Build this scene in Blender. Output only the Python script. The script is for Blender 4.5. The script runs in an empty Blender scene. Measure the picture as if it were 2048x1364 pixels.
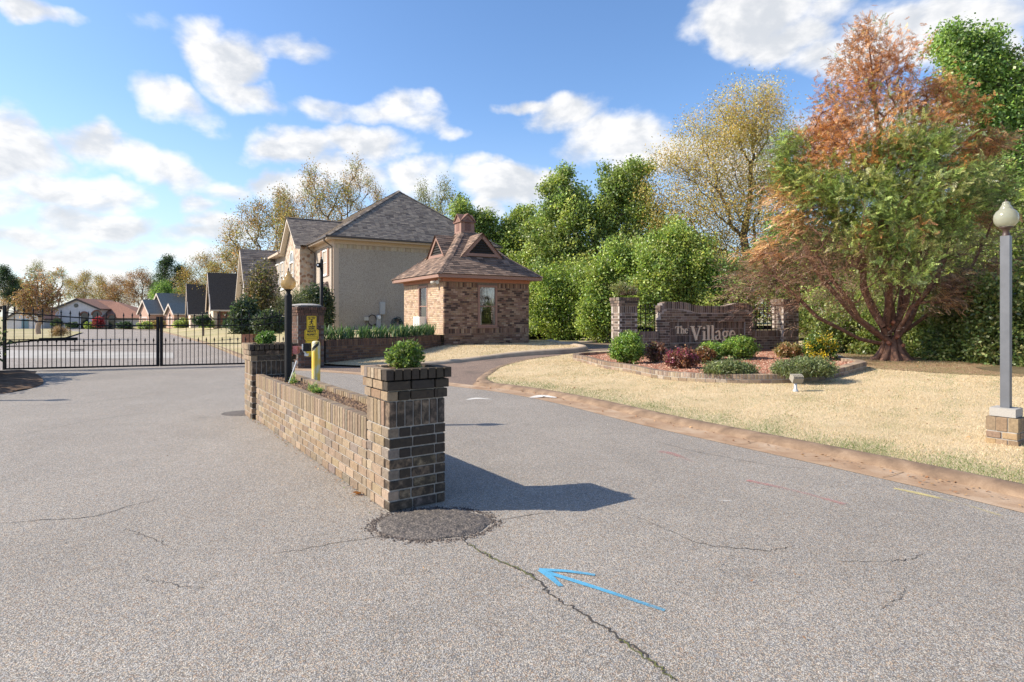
import bpy, bmesh, math, random
import numpy as np
from mathutils import Vector, Matrix
from mathutils.geometry import delaunay_2d_cdt

random.seed(7)
RNG = np.random.default_rng(7)
SC = bpy.context.scene
COL = SC.collection

# ---------------------------------------------------------------- measured camera (2048 x 1364 photograph)
F, CX, HY, EYE = 1180.0, 1024.0, 632.0, 1.63          # focal length in px, principal column, horizon row, eye height

def gp(px, py, z=0.0):
    """photo pixel -> ground point at height z"""
    Y = (EYE - z) * F / (py - HY)
    return ((px - CX) * Y / F, Y)

def wp(px, py, Y):
    """photo pixel at distance Y -> world point"""
    return Vector(((px - CX) * Y / F, Y, EYE - (py - HY) * Y / F))

cam_data = bpy.data.cameras.new('camera')
cam_data.sensor_width = 36.0
cam_data.lens = F / 2048.0 * 36.0
cam_data.shift_y = -(682.0 - HY) / 2048.0
cam_data.clip_start = 0.05
cam_data.clip_end = 6000.0
cam = bpy.data.objects.new('camera', cam_data)
cam.location = (0, 0, EYE)
cam.rotation_euler = (math.pi / 2, 0, 0)
COL.objects.link(cam)
SC.camera = cam

SUN_DIR = Vector((1.65, 0.10, -1.19)).normalized()      # the way the light travels
SUN_EL = math.asin(-SUN_DIR.z)
SUN_ROT = math.atan2(-SUN_DIR.x, -SUN_DIR.y)            # clockwise from +Y
sun_data = bpy.data.lights.new('sun', 'SUN')
sun_data.energy = 5.0
sun_data.angle = math.radians(0.53)
sun_data.color = (1.0, 0.91, 0.76)
sun = bpy.data.objects.new('sun', sun_data)
sun.rotation_euler = SUN_DIR.to_track_quat('-Z', 'Y').to_euler()
sun.location = (-30, 0, 40)
COL.objects.link(sun)

SC.view_settings.view_transform = 'Standard'
SC.view_settings.look = 'None'
SC.view_settings.exposure = 0.67
SC.view_settings.gamma = 1.0
SC.view_settings.use_curve_mapping = False
SC.cycles.max_bounces = 7
SC.cycles.diffuse_bounces = 3
SC.cycles.transparent_max_bounces = 10

# ---------------------------------------------------------------- node helpers
class NT:
    def __init__(s, tree):
        s.t = tree; s.n = tree.nodes; s.l = tree.links
    def node(s, typ, **kw):
        n = s.n.new(typ)
        for k, v in kw.items():
            setattr(n, k, v)
        return n
    def link(s, a, b):
        s.l.new(a, b)
    def put(s, sock, v):
        if isinstance(v, bpy.types.NodeSocket):
            s.l.new(v, sock)
        elif v is not None:
            sock.default_value = v
    def math(s, op, a, b=None, c=None, clamp=False):
        n = s.node('ShaderNodeMath', operation=op, use_clamp=clamp)
        s.put(n.inputs[0], a)
        if b is not None: s.put(n.inputs[1], b)
        if c is not None: s.put(n.inputs[2], c)
        return n.outputs[0]
    def vmath(s, op, a, b=None, c=None):
        n = s.node('ShaderNodeVectorMath', operation=op)
        s.put(n.inputs[0], a)
        if b is not None: s.put(n.inputs[1], b)
        if c is not None: s.put(n.inputs[2], c)
        return n.outputs['Value'] if op in ('DOT_PRODUCT', 'LENGTH', 'DISTANCE') else n.outputs['Vector']
    def noise(s, vec, scale, detail=4, rough=0.55, dist=0.0, dim='3D'):
        n = s.node('ShaderNodeTexNoise', noise_dimensions=dim)
        s.put(n.inputs['Vector'], vec)
        n.inputs['Scale'].default_value = scale
        n.inputs['Detail'].default_value = detail
        n.inputs['Roughness'].default_value = rough
        n.inputs['Distortion'].default_value = dist
        return n.outputs['Fac']
    def ramp(s, fac, stops, interp='LINEAR'):
        n = s.node('ShaderNodeValToRGB')
        cr = n.color_ramp; cr.interpolation = interp
        while len(cr.elements) > 1: cr.elements.remove(cr.elements[-1])
        for i, (p, c) in enumerate(stops):
            e = cr.elements[0] if i == 0 else cr.elements.new(p)
            e.position = p
            e.color = tuple(c) + (1.0,) if len(c) == 3 else c
        s.put(n.inputs[0], fac)
        return n.outputs[0]
    def mix(s, fac, a, b, mode='MIX'):
        n = s.node('ShaderNodeMix', data_type='RGBA', blend_type=mode)
        s.put(n.inputs[0], fac)
        for sock, v in ((n.inputs[6], a), (n.inputs[7], b)):
            if isinstance(v, (tuple, list)) and len(v) == 3: v = tuple(v) + (1.0,)
            s.put(sock, v)
        return n.outputs[2]
    def smooth(s, v, lo, hi, a=0.0, b=1.0):
        n = s.node('ShaderNodeMapRange', interpolation_type='SMOOTHSTEP')
        s.put(n.inputs[0], v)
        n.inputs[1].default_value = lo; n.inputs[2].default_value = hi
        n.inputs[3].default_value = a; n.inputs[4].default_value = b
        return n.outputs[0]
    def sep(s, v):
        n = s.node('ShaderNodeSeparateXYZ'); s.put(n.inputs[0], v); return n.outputs
    def comb(s, x, y, z):
        n = s.node('ShaderNodeCombineXYZ')
        for i, v in enumerate((x, y, z)): s.put(n.inputs[i], v)
        return n.outputs[0]
    def bump(s, h, strength, dist, normal=None):
        n = s.node('ShaderNodeBump')
        n.inputs['Strength'].default_value = strength; n.inputs['Distance'].default_value = dist
        s.put(n.inputs['Height'], h)
        if normal is not None: s.put(n.inputs['Normal'], normal)
        return n.outputs[0]

# ---------------------------------------------------------------- sky with fair-weather clouds
world = bpy.data.worlds.new('World')
SC.world = world
world.use_nodes = True
W = NT(world.node_tree)
W.n.clear()
sky = W.node('ShaderNodeTexSky', sky_type='NISHITA', sun_disc=False)
sky.sun_elevation = SUN_EL
sky.sun_rotation = SUN_ROT
sky.altitude = 100.0
sky.air_density = 1.0
sky.dust_density = 0.6
sky.ozone_density = 2.2
skyc = W.node('ShaderNodeHueSaturation')
skyc.inputs['Saturation'].default_value = 1.12
skyc.inputs['Value'].default_value = 1.0
W.link(sky.outputs[0], skyc.inputs['Color'])
tc = W.node('ShaderNodeTexCoord')
dirv = tc.outputs['Generated']
sx, sy, sz = W.sep(dirv)
az = W.math('ARCTAN2', sx, sy)
hyp = W.math('SQRT', W.math('ADD', W.math('MULTIPLY', sx, sx), W.math('MULTIPLY', sy, sy)))
el = W.math('ARCTAN2', sz, hyp)
ae = W.comb(az, el, 0.0)
# drifting edge: shift the lookup by noise so that no outline is an ellipse
nz1 = W.node('ShaderNodeTexNoise'); W.put(nz1.inputs['Vector'], dirv)
nz1.inputs['Scale'].default_value = 7.0; nz1.inputs['Detail'].default_value = 5.0
wob = W.vmath('MULTIPLY', W.vmath('SUBTRACT', nz1.outputs['Color'], (0.5, 0.5, 0.5)), (0.22, 0.12, 0.0))
aew = W.vmath('ADD', ae, wob)
# (px, py, half width, half height, strength) of the clouds seen over the entrance, as directions
CLOUDS = [
 (385, 75, 85, 46, .85), (460, 125, 80, 52, .85), (500, 190, 85, 30, .72), (545, 210, 60, 20, .55), (365, 218, 88, 34, .92),
 (660, 210, 70, 26, .8), (745, 230, 115, 38, 1.0), (800, 245, 55, 28, .8), (882, 275, 50, 22, .8), (830, 262, 70, 24, .7),
 (590, 297, 95, 38, 1.0), (735, 297, 95, 38, 1.0),
 (20, 300, 130, 85, 1.3), (75, 330, 90, 50, 1.0), (195, 300, 95, 50, 1.1), (300, 320, 105, 48, 1.05), (350, 350, 90, 36, .95), (450, 365, 80, 24, .75),
 (145, 388, 120, 38, 1.0), (30, 400, 80, 25, .6), (410, 398, 48, 24, .8), (210, 445, 130, 34, 1.0), (60, 470, 110, 22, .8), (455, 450, 70, 45, 1.0), (400, 470, 110, 28, .9),
 (90, 510, 160, 26, .95), (260, 500, 150, 26, .9), (400, 515, 150, 30, .9), (150, 560, 400, 22, .6), (560, 365, 75, 30, 1.0),
 (690, 350, 120, 40, .9), (830, 352, 90, 40, .95), (1015, 382, 95, 42, 1.1), (1060, 395, 70, 40, .95), (975, 425, 48, 28, 1.0), (950, 350, 40, 26, .7),
 (1040, 210, 55, 20, .75), (1130, 235, 105, 45, 1.05), (1230, 275, 125, 55, 1.15), (1300, 320, 110, 42, 1.0), (1200, 320, 110, 40, .9),
 (1510, 30, 130, 55, 1.1), (1580, 85, 120, 50, 1.0), (1680, 120, 140, 55, .95), (1800, 60, 170, 75, .95), (1930, 40, 140, 60, .7), (2040, 90, 80, 50, .9), (1640, 30, 110, 40, .9),
 (60, 6, 90, 22, .8), (260, 55, 60, 30, .45), (600, 98, 90, 20, .36), (1480, 330, 140, 60, .8), (1700, 300, 200, 90, .8), (2000, 250, 160, 90, .8),
]
fld = None
for (px, py, rx, ry, st) in CLOUDS:
    rx *= .90; ry *= .84
    a0 = math.atan((px - CX) / F); ca = math.cos(a0)
    e0 = math.atan((HY - py) / F * ca)
    ra = rx / F * ca * ca; re = ry / F * ca
    q = W.vmath('MULTIPLY_ADD', aew, (1 / ra, 1 / re, 0), (-a0 / ra, -e0 / re, 0))
    d2 = W.vmath('DOT_PRODUCT', q, q)
    v = W.math('MULTIPLY_ADD', d2, -st * 0.62, st)
    fld = v if fld is None else W.math('SMOOTH_MAX', fld, v, 0.10)
# similar cover goes on all round outside this view, thinned to lower the fill light
planar = W.vmath('DIVIDE', dirv, W.comb(W.math('ADD', W.math('ABSOLUTE', sz), .16), W.math('ADD', W.math('ABSOLUTE', sz), .16), W.math('ADD', W.math('ABSOLUTE', sz), .16)))
cover = W.math('MULTIPLY_ADD', W.noise(planar, 1.1, 3, .5), 5.0, -2.85)
outside = W.math('MAXIMUM', W.smooth(W.math('ABSOLUTE', az), .74, .86), W.smooth(el, .50, .60))
fld = W.math('MAXIMUM', W.math('MULTIPLY_ADD', outside, 6.0, W.math('ADD', fld, -6.0)) if False else W.math('SUBTRACT', fld, W.math('MULTIPLY', outside, 3.0)),
             W.math('SUBTRACT', cover, W.math('MULTIPLY_ADD', outside, -4.0, 4.0)))
fine = W.noise(W.vmath('MULTIPLY', dirv, (1.0, 1.0, 1.8)), 6.5, 11, .56, .15)
fine_up = W.noise(W.vmath('ADD', W.vmath('MULTIPLY', dirv, (1.0, 1.0, 1.7)), (-.018, 0, .034)), 6.5, 7, .5, .15)
dens_raw = W.math('ADD', fld, W.math('MULTIPLY_ADD', fine, 2.6, -1.36))
dens = W.smooth(dens_raw, -.12, .78)
dens = W.math('MULTIPLY', dens, W.smooth(el, -.03, .03))
lit = W.smooth(W.math('ADD', W.math('MULTIPLY', W.math('SUBTRACT', fine, fine_up), 5.0), W.math('MULTIPLY', dens_raw, -.06)), -.55, .30)
cloudc = W.mix(lit, (4.9, 5.1, 5.4), (7.3, 7.2, 7.1))
hazec = W.smooth(el, -.02, .34, .55, 0.0)
skyt = W.mix(1.0, skyc.outputs[0], (1.46, 1.46, 1.54), 'MULTIPLY')
skyh = W.mix(hazec, skyt, (4.5, 5.4, 6.4))
final = W.mix(W.math('MULTIPLY', dens, .96), skyh, cloudc)
bg = W.node('ShaderNodeBackground')
W.link(final, bg.inputs['Color'])
bg.inputs['Strength'].default_value = 0.095
wout = W.node('ShaderNodeOutputWorld')
W.link(bg.outputs[0], wout.inputs['Surface'])
world.cycles.sampling_method = 'MANUAL'
world.cycles.sample_map_resolution = 1024

# ---------------------------------------------------------------- materials
def new_mat(name):
    m = bpy.data.materials.new(name)
    m.use_nodes = True
    t = NT(m.node_tree)
    b = t.n['Principled BSDF']
    return m, t, b

def simple(name, col, rough=.6, metal=0.0, spec=.5, var=.12, scale=14.0, bump=0.0, bscale=60.0):
    m, t, b = new_mat(name)
    tcn = t.node('ShaderNodeTexCoord')
    f = t.noise(tcn.outputs['Object'], scale, 5, .6)
    lo = tuple(c * (1 - var) for c in col); hi = tuple(min(1, c * (1 + var)) for c in col)
    t.put(b.inputs['Base Color'], t.ramp(f, [(.3, lo), (.7, hi)]))
    b.inputs['Roughness'].default_value = rough
    b.inputs['Metallic'].default_value = metal
    b.inputs['Specular IOR Level'].default_value = spec
    if bump:
        t.put(b.inputs['Normal'], t.bump(t.noise(tcn.outputs['Object'], bscale, 5, .6), bump, .01))
    return m

def asphalt_mat(name, stops, dark=.9, big=.22, scale=140.0, stain=None):
    m, t, b = new_mat(name)
    co = t.node('ShaderNodeNewGeometry').outputs['Position']
    vo = t.node('ShaderNodeTexVoronoi', feature='F1')
    t.put(vo.inputs['Vector'], co); vo.inputs['Scale'].default_value = scale; vo.inputs['Randomness'].default_value = 1.0
    v2 = t.node('ShaderNodeTexVoronoi', feature='F1')
    t.put(v2.inputs['Vector'], co); v2.inputs['Scale'].default_value = scale * .55
    rnd = t.sep(vo.outputs['Color'])[0]
    stone = t.ramp(rnd, stops, 'CONSTANT')
    rnd2 = t.sep(v2.outputs['Color'])[1]
    stone2 = t.ramp(rnd2, stops[::-1] and [(p, c) for p, (q, c) in zip([s[0] for s in stops], stops[::-1])], 'CONSTANT')
    col = t.mix(.35, stone, stone2)
    gap = t.smooth(vo.outputs['Distance'], .28, .62)
    col = t.mix(t.math('MULTIPLY', gap, .62), col, (.04, .037, .034))
    n1 = t.noise(co, .35, 5, .62)
    n2 = t.noise(co, 2.3, 4, .6)
    lane = t.noise(t.vmath('MULTIPLY', co, (.9, .16, 1)), 1.0, 3, .5)
    blot = t.smooth(t.noise(co, .9, 6, .7, .5), .60, .74)
    n2 = t.math('ADD', n2, t.math('MULTIPLY_ADD', lane, .9, t.math('MULTIPLY_ADD', blot, -1.3, -.45)))
    k = t.math('ADD', t.math('MULTIPLY_ADD', n1, big * 2.4, 1 - big * 1.2), t.math('MULTIPLY_ADD', n2, big, -big * .5))
    col = t.mix(1.0, col, t.comb(k, k, k), 'MULTIPLY')
    if stain:
        sc, colr, lo, hi, amt = stain
        col = t.mix(t.math('MULTIPLY', t.smooth(t.noise(co, sc, 5, .6), lo, hi), amt), col, colr)
    t.put(b.inputs['Base Color'], col)
    b.inputs['Roughness'].default_value = .82
    b.inputs['Specular IOR Level'].default_value = .35
    h = t.math('MULTIPLY', vo.outputs['Distance'], -1.0)
    t.put(b.inputs['Normal'], t.bump(h, .6, .006))
    return m

ASPH = [(0, (.20, .18, .155)), (.14, (.385, .345, .295)), (.34, (.48, .43, .37)), (.52, (.32, .30, .285)), (.64, (.54, .435, .315)), (.74, (.365, .36, .36)), (.86, (.63, .58, .505)), (.95, (.48, .315, .20))]
M_asphalt = asphalt_mat('asphalt_aggregate', ASPH)
M_street = asphalt_mat('asphalt_street', [(p, (c[0] * .95, c[1] * .93, c[2] * .95)) for p, c in ASPH], scale=60)
M_drive = asphalt_mat('asphalt_reddish', [(0, (.20, .13, .10)), (.2, (.30, .20, .15)), (.45, (.37, .26, .19)), (.7, (.27, .19, .15)), (.88, (.40, .31, .24))], scale=80, stain=(1.1, (.11, .085, .07), .52, .72, .7))
M_patch = asphalt_mat('asphalt_patch_dark', [(0, (.085, .075, .07)), (.3, (.14, .12, .11)), (.6, (.19, .16, .14)), (.85, (.24, .20, .165))], scale=75)

def concrete_mat(name, a, b_, c, sc=1.4):
    m, t, b = new_mat(name)
    co = t.node('ShaderNodeNewGeometry').outputs['Position']
    n1 = t.noise(co, sc, 6, .65, .4)
    n2 = t.noise(co, 90, 3, .6)
    col = t.ramp(n1, [(.32, a), (.5, b_), (.68, c)])
    k = t.math('MULTIPLY_ADD', n2, .5, .75)
    col = t.mix(1.0, col, t.comb(k, k, k), 'MULTIPLY')
    t.put(b.inputs['Base Color'], col)
    b.inputs['Roughness'].default_value = .9
    t.put(b.inputs['Normal'], t.bump(n2, .4, .006))
    return m
M_gutter = concrete_mat('stained_gutter_concrete', (.25, .15, .085), (.34, .225, .14), (.42, .31, .215), 2.2)
M_curb = concrete_mat('rusty_curb_concrete', (.13, .085, .055), (.205, .135, .085), (.29, .20, .13), 3.2)
M_tancurb = concrete_mat('tan_curb_concrete', (.36, .27, .19), (.44, .34, .24), (.50, .40, .29), 2.0)
M_pale = concrete_mat('pale_concrete', (.30, .28, .26), (.35, .33, .305), (.39, .37, .34), .6)

def grass_mat(name, stops, sc=.8):
    m, t, b = new_mat(name)
    co = t.node('ShaderNodeNewGeometry').outputs['Position']
    n1 = t.noise(co, sc, 6, .65)
    n2 = t.noise(co, 55, 4, .7)
    col = t.ramp(n1, stops)
    k = t.math('MULTIPLY_ADD', n2, 1.1, .45)
    col = t.mix(1.0, col, t.comb(k, k, k), 'MULTIPLY')
    t.put(b.inputs['Base Color'], col)
    b.inputs['Roughness'].default_value = .95
    b.inputs['Specular IOR Level'].default_value = .1
    t.put(b.inputs['Normal'], t.bump(n2, .8, .03))
    return m
M_lawn = grass_mat('dormant_lawn', [(.28, (.36, .31, .16)), (.42, (.54, .43, .265)), (.6, (.63, .50, .32)), (.75, (.55, .43, .275))])
M_lawn2 = grass_mat('greening_lawn', [(.28, (.24, .25, .11)), (.45, (.36, .32, .18)), (.65, (.46, .385, .25))], .12)
M_floor = grass_mat('woodland_floor', [(.3, (.10, .08, .045)), (.5, (.17, .13, .075)), (.7, (.11, .12, .045))], .6)
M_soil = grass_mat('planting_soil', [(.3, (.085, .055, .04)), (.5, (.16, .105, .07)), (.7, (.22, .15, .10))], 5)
M_litter = grass_mat('leaf_litter', [(.3, (.22, .13, .075)), (.5, (.31, .20, .12)), (.7, (.24, .19, .09))], 1.5)
M_mulch = grass_mat('red_mulch', [(.3, (.24, .10, .06)), (.5, (.33, .155, .10)), (.7, (.42, .23, .16))], 6)

def tinted(name, rough=.85, stain=False, src='attr', bump=.35):
    """colour from the face attribute 'tint' (or the object's colour); alpha steers the black algae stains"""
    m, t, b = new_mat(name)
    if src == 'attr':
        a = t.node('ShaderNodeAttribute', attribute_name='tint'); c, al = a.outputs['Color'], a.outputs['Alpha']
    else:
        a = t.node('ShaderNodeObjectInfo'); c, al = a.outputs['Color'], a.outputs['Alpha']
    co = t.node('ShaderNodeNewGeometry').outputs['Position']
    n1 = t.noise(co, 34, 5, .65)
    n0 = t.noise(co, 13, 5, .7)
    k = t.math('MULTIPLY_ADD', n1, 1.3, .35)
    col = t.mix(1.0, c, t.comb(k, k, k), 'MULTIPLY')
    if stain:
        s = t.smooth(t.math('ADD', t.math('MULTIPLY_ADD', n0, 1.3, -.65), t.math('MULTIPLY_ADD', al, 1.0, -.5)), -.18, .26)
        s2 = t.math('MULTIPLY', s, t.math('MULTIPLY_ADD', n1, .5, .62), clamp=True)
        col = t.mix(s2, col, (.026, .022, .019))
    t.put(b.inputs['Base Color'], col)
    b.inputs['Roughness'].default_value = rough
    b.inputs['Specular IOR Level'].default_value = .25
    if bump: t.put(b.inputs['Normal'], t.bump(n1, bump, .006))
    return m
M_brick = tinted('brick', stain=True, src='obj')
M_brickj = tinted('brick_joined', stain=True, src='attr')
M_tint = tinted('tinted_surface', bump=.2)
M_shingle = tinted('asphalt_shingle', .95)
M_mortar = simple('mortar', (.34, .31, .275), .95, var=.25, scale=20, bump=.4)
M_mortar_br = simple('mortar_brown', (.17, .14, .115), .95, var=.25, scale=20, bump=.4)
M_mortar_lt = simple('mortar_pale', (.40, .35, .31), .95, var=.25, scale=20, bump=.4)
M_mortar_dk = simple('mortar_weathered', (.12, .105, .095), .95, var=.4, scale=16, bump=.4)

def leaf_mat(name='leaf', trans=.48):
    m, t, b = new_mat(name)
    a = t.node('ShaderNodeAttribute', attribute_name='tint')
    d = t.node('ShaderNodeBsdfDiffuse'); t.link(a.outputs['Color'], d.inputs['Color'])
    tr = t.node('ShaderNodeBsdfTranslucent')
    t.put(tr.inputs['Color'], t.mix(1.0, a.outputs['Color'], (1.15, 1.12, .75), 'MULTIPLY'))
    gl = t.node('ShaderNodeBsdfGlossy'); gl.inputs['Roughness'].default_value = .45
    gl.inputs['Color'].default_value = (1, 1, 1, 1)
    m1 = t.node('ShaderNodeMixShader'); m1.inputs[0].default_value = trans
    t.link(d.outputs[0], m1.inputs[1]); t.link(tr.outputs[0], m1.inputs[2])
    m2 = t.node('ShaderNodeMixShader'); m2.inputs[0].default_value = .035
    t.link(m1.outputs[0], m2.inputs[1]); t.link(gl.outputs[0], m2.inputs[2])
    t.link(m2.outputs[0], t.n['Material Output'].inputs['Surface'])
    return m
M_leaf = leaf_mat()
M_straw = leaf_mat('grass_blade', .25)
M_bark = simple('bark_grey_brown', (.13, .10, .08), .95, var=.45, scale=12, bump=.8, bscale=30)
M_bark_red = simple('bark_cedar', (.20, .105, .07), .95, var=.45, scale=9, bump=.9, bscale=24)
M_black = simple('black_painted_steel', (.012, .012, .013), .6, spec=.25, var=.25, bump=.15)
M_bronze = simple('bronze_fitting', (.06, .035, .028), .5)
M_steel = simple('weathered_grey_pole', (.125, .13, .145), .5, .25, var=.15, scale=5)
M_trim = simple('mauve_brown_trim', (.28, .16, .12), .6, var=.1)
M_fascia = simple('tan_trim', (.52, .40, .30), .6, var=.08)
M_gutterm = simple('dark_gutter_metal', (.06, .042, .034), .45)
M_void = simple('dark_louver', (.02, .016, .014), .9)
M_white = simple('white_plastic', (.78, .77, .74), .5, var=.05)
M_greybox = simple('grey_utility_metal', (.45, .46, .47), .5, .2, var=.06)
M_beige = simple('beige_box_plastic', (.55, .52, .46), .5, var=.06)
M_redbox = simple('faded_red_box', (.50, .16, .14), .55, var=.2)
M_hose = simple('green_hose', (.02, .06, .06), .4)
M_yellow = None
M_stucco = None
# more materials
def stucco_mat():
    m, t, b = new_mat('cream_stucco')
    co = t.node('ShaderNodeNewGeometry').outputs['Position']
    n = t.noise(co, 21, 4, .7); n2 = t.noise(co, 7, 4, .6); n3 = t.noise(co, .5, 3, .5)
    col = t.ramp(n, [(.34, (.20, .16, .13)), (.45, (.36, .305, .25)), (.62, (.46, .395, .33))])
    col = t.mix(t.smooth(n2, .6, .75), col, (.36, .28, .215))
    k = t.math('MULTIPLY_ADD', n3, .3, .85)
    col = t.mix(1.0, col, t.comb(k, k, k), 'MULTIPLY')
    t.put(b.inputs['Base Color'], col)
    b.inputs['Roughness'].default_value = .95
    t.put(b.inputs['Normal'], t.bump(n, .9, .02))
    return m
M_stucco = stucco_mat()

def stone_mat():
    m, t, b = new_mat('rough_fieldstone')
    co = t.node('ShaderNodeNewGeometry').outputs['Position']
    v = t.node('ShaderNodeTexVoronoi'); t.put(v.inputs['Vector'], co); v.inputs['Scale'].default_value = 4.5
    col = t.ramp(t.sep(v.outputs['Color'])[0], [(0, (.24, .15, .10)), (.3, (.42, .31, .22)), (.55, (.33, .22, .16)), (.8, (.48, .39, .30))], 'CONSTANT')
    col = t.mix(t.smooth(v.outputs['Distance'], .45, .62), col, (.42, .36, .29))
    t.put(b.inputs['Base Color'], col); b.inputs['Roughness'].default_value = .95
    t.put(b.inputs['Normal'], t.bump(t.math('MULTIPLY', v.outputs['Distance'], -1), .8, .04))
    return m
M_stone = stone_mat()

def yellow_mat():
    m, t, b = new_mat('chipped_yellow_paint')
    co = t.node('ShaderNodeNewGeometry').outputs['Position']
    st = t.vmath('MULTIPLY', co, (1.0, 1.0, .35))
    n = t.noise(st, 11, 5, .65); n2 = t.noise(co, 45, 4, .6)
    col = t.ramp(n, [(.36, (.74, .46, .03)), (.50, (.72, .52, .10)), (.60, (.62, .57, .42))])
    col = t.mix(t.smooth(n2, .63, .72), col, (.45, .33, .16))
    t.put(b.inputs['Base Color'], col); b.inputs['Roughness'].default_value = .5
    return m
M_yellow = yellow_mat()
M_signyel = simple('sign_yellow', (.78, .54, .02), .4, var=.06)
M_signblk = simple('sign_black_print', (.015, .014, .012), .5, var=.02)
M_letter = simple('tan_letter', (.82, .68, .50), .6, var=.08)
M_glassd = None

def pane_mat(name, col=(.02, .025, .03), rough=.04):
    m, t, b = new_mat(name)
    b.inputs['Base Color'].default_value = col + (1,)
    b.inputs['Roughness'].default_value = rough
    b.inputs['Specular IOR Level'].default_value = .8
    co = t.node('ShaderNodeNewGeometry').outputs['Position']
    t.put(b.inputs['Normal'], t.bump(t.noise(co, 1.4, 2, .5), .06, .05))
    return m
M_pane = pane_mat('window_pane_dark')
M_panelt = pane_mat('window_pane_blinds', (.36, .40, .42), .08)

def clear_pane():
    m, t, b = new_mat('clear_window_glass')
    tr = t.node('ShaderNodeBsdfTransparent'); gl = t.node('ShaderNodeBsdfGlossy'); gl.inputs['Roughness'].default_value = .02
    fr = t.node('ShaderNodeFresnel'); fr.inputs[0].default_value = 1.5
    mx = t.node('ShaderNodeMixShader'); t.put(mx.inputs[0], t.math('MULTIPLY_ADD', fr.outputs[0], 1.2, .10, clamp=True))
    t.link(tr.outputs[0], mx.inputs[1]); t.link(gl.outputs[0], mx.inputs[2])
    t.link(mx.outputs[0], t.n['Material Output'].inputs['Surface'])
    return m
M_clear = clear_pane()
M_curtain = simple('sheer_white_curtain', (.50, .48, .45), .9, var=.15, scale=9)

def globe_mat(name, col, tcol):
    m, t, b = new_mat(name)
    d = t.node('ShaderNodeBsdfDiffuse'); d.inputs[0].default_value = col + (1,)
    tr = t.node('ShaderNodeBsdfTranslucent'); tr.inputs[0].default_value = tcol + (1,)
    m1 = t.node('ShaderNodeMixShader'); m1.inputs[0].default_value = .55
    t.link(d.outputs[0], m1.inputs[1]); t.link(tr.outputs[0], m1.inputs[2])
    gl = t.node('ShaderNodeBsdfGlossy'); gl.inputs['Roughness'].default_value = .15
    tp = t.node('ShaderNodeBsdfTransparent')
    m3 = t.node('ShaderNodeMixShader'); m3.inputs[0].default_value = .18
    t.link(m1.outputs[0], m3.inputs[1]); t.link(tp.outputs[0], m3.inputs[2])
    fr = t.node('ShaderNodeFresnel'); fr.inputs[0].default_value = 1.45
    m2 = t.node('ShaderNodeMixShader'); t.link(fr.outputs[0], m2.inputs[0])
    t.link(m3.outputs[0], m2.inputs[1]); t.link(gl.outputs[0], m2.inputs[2])
    t.link(m2.outputs[0], t.n['Material Output'].inputs['Surface'])
    return m
M_globe_y = globe_mat('yellowed_globe', (.66, .46, .20), (.72, .50, .20))
M_globe_w = globe_mat('frosted_globe', (.62, .62, .48), (.68, .66, .46))

def paint_mat(name, col, cover=.5, sc=120):
    """sprayed paint: the aggregate shows through where it did not take"""
    m, t, b = new_mat(name)
    co = t.node('ShaderNodeNewGeometry').outputs['Position']
    b.inputs['Base Color'].default_value = col + (1,); b.inputs['Roughness'].default_value = .8
    tp = t.node('ShaderNodeBsdfTransparent')
    a = t.node('ShaderNodeAttribute', attribute_name='tint')
    n = t.math('ADD', t.noise(co, sc, 4, .75), t.math('MULTIPLY', t.noise(co, 11, 4, .7), .5))
    al = t.smooth(t.math('SUBTRACT', n, t.math('MULTIPLY_ADD', a.outputs['Alpha'], -.8, 1.0 + .42 - cover)), -.30, .34)
    mx = t.node('ShaderNodeMixShader'); t.put(mx.inputs[0], al)
    t.link(tp.outputs[0], mx.inputs[1]); t.link(b.outputs[0], mx.inputs[2])
    t.link(mx.outputs[0], t.n['Material Output'].inputs['Surface'])
    return m
M_pblue = paint_mat('blue_survey_paint', (.09, .33, .51), .20)
M_pred = paint_mat('red_survey_paint', (.48, .21, .19), .24)
M_pyel = paint_mat('yellow_survey_paint', (.66, .55, .22), .24)
M_pwhite = paint_mat('white_survey_paint', (.70, .67, .62), .30)
M_crack = paint_mat('crack_filler', (.05, .042, .036), .42, 70)
M_moss = paint_mat('moss_in_crack', (.12, .125, .04), .30, 60)

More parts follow.
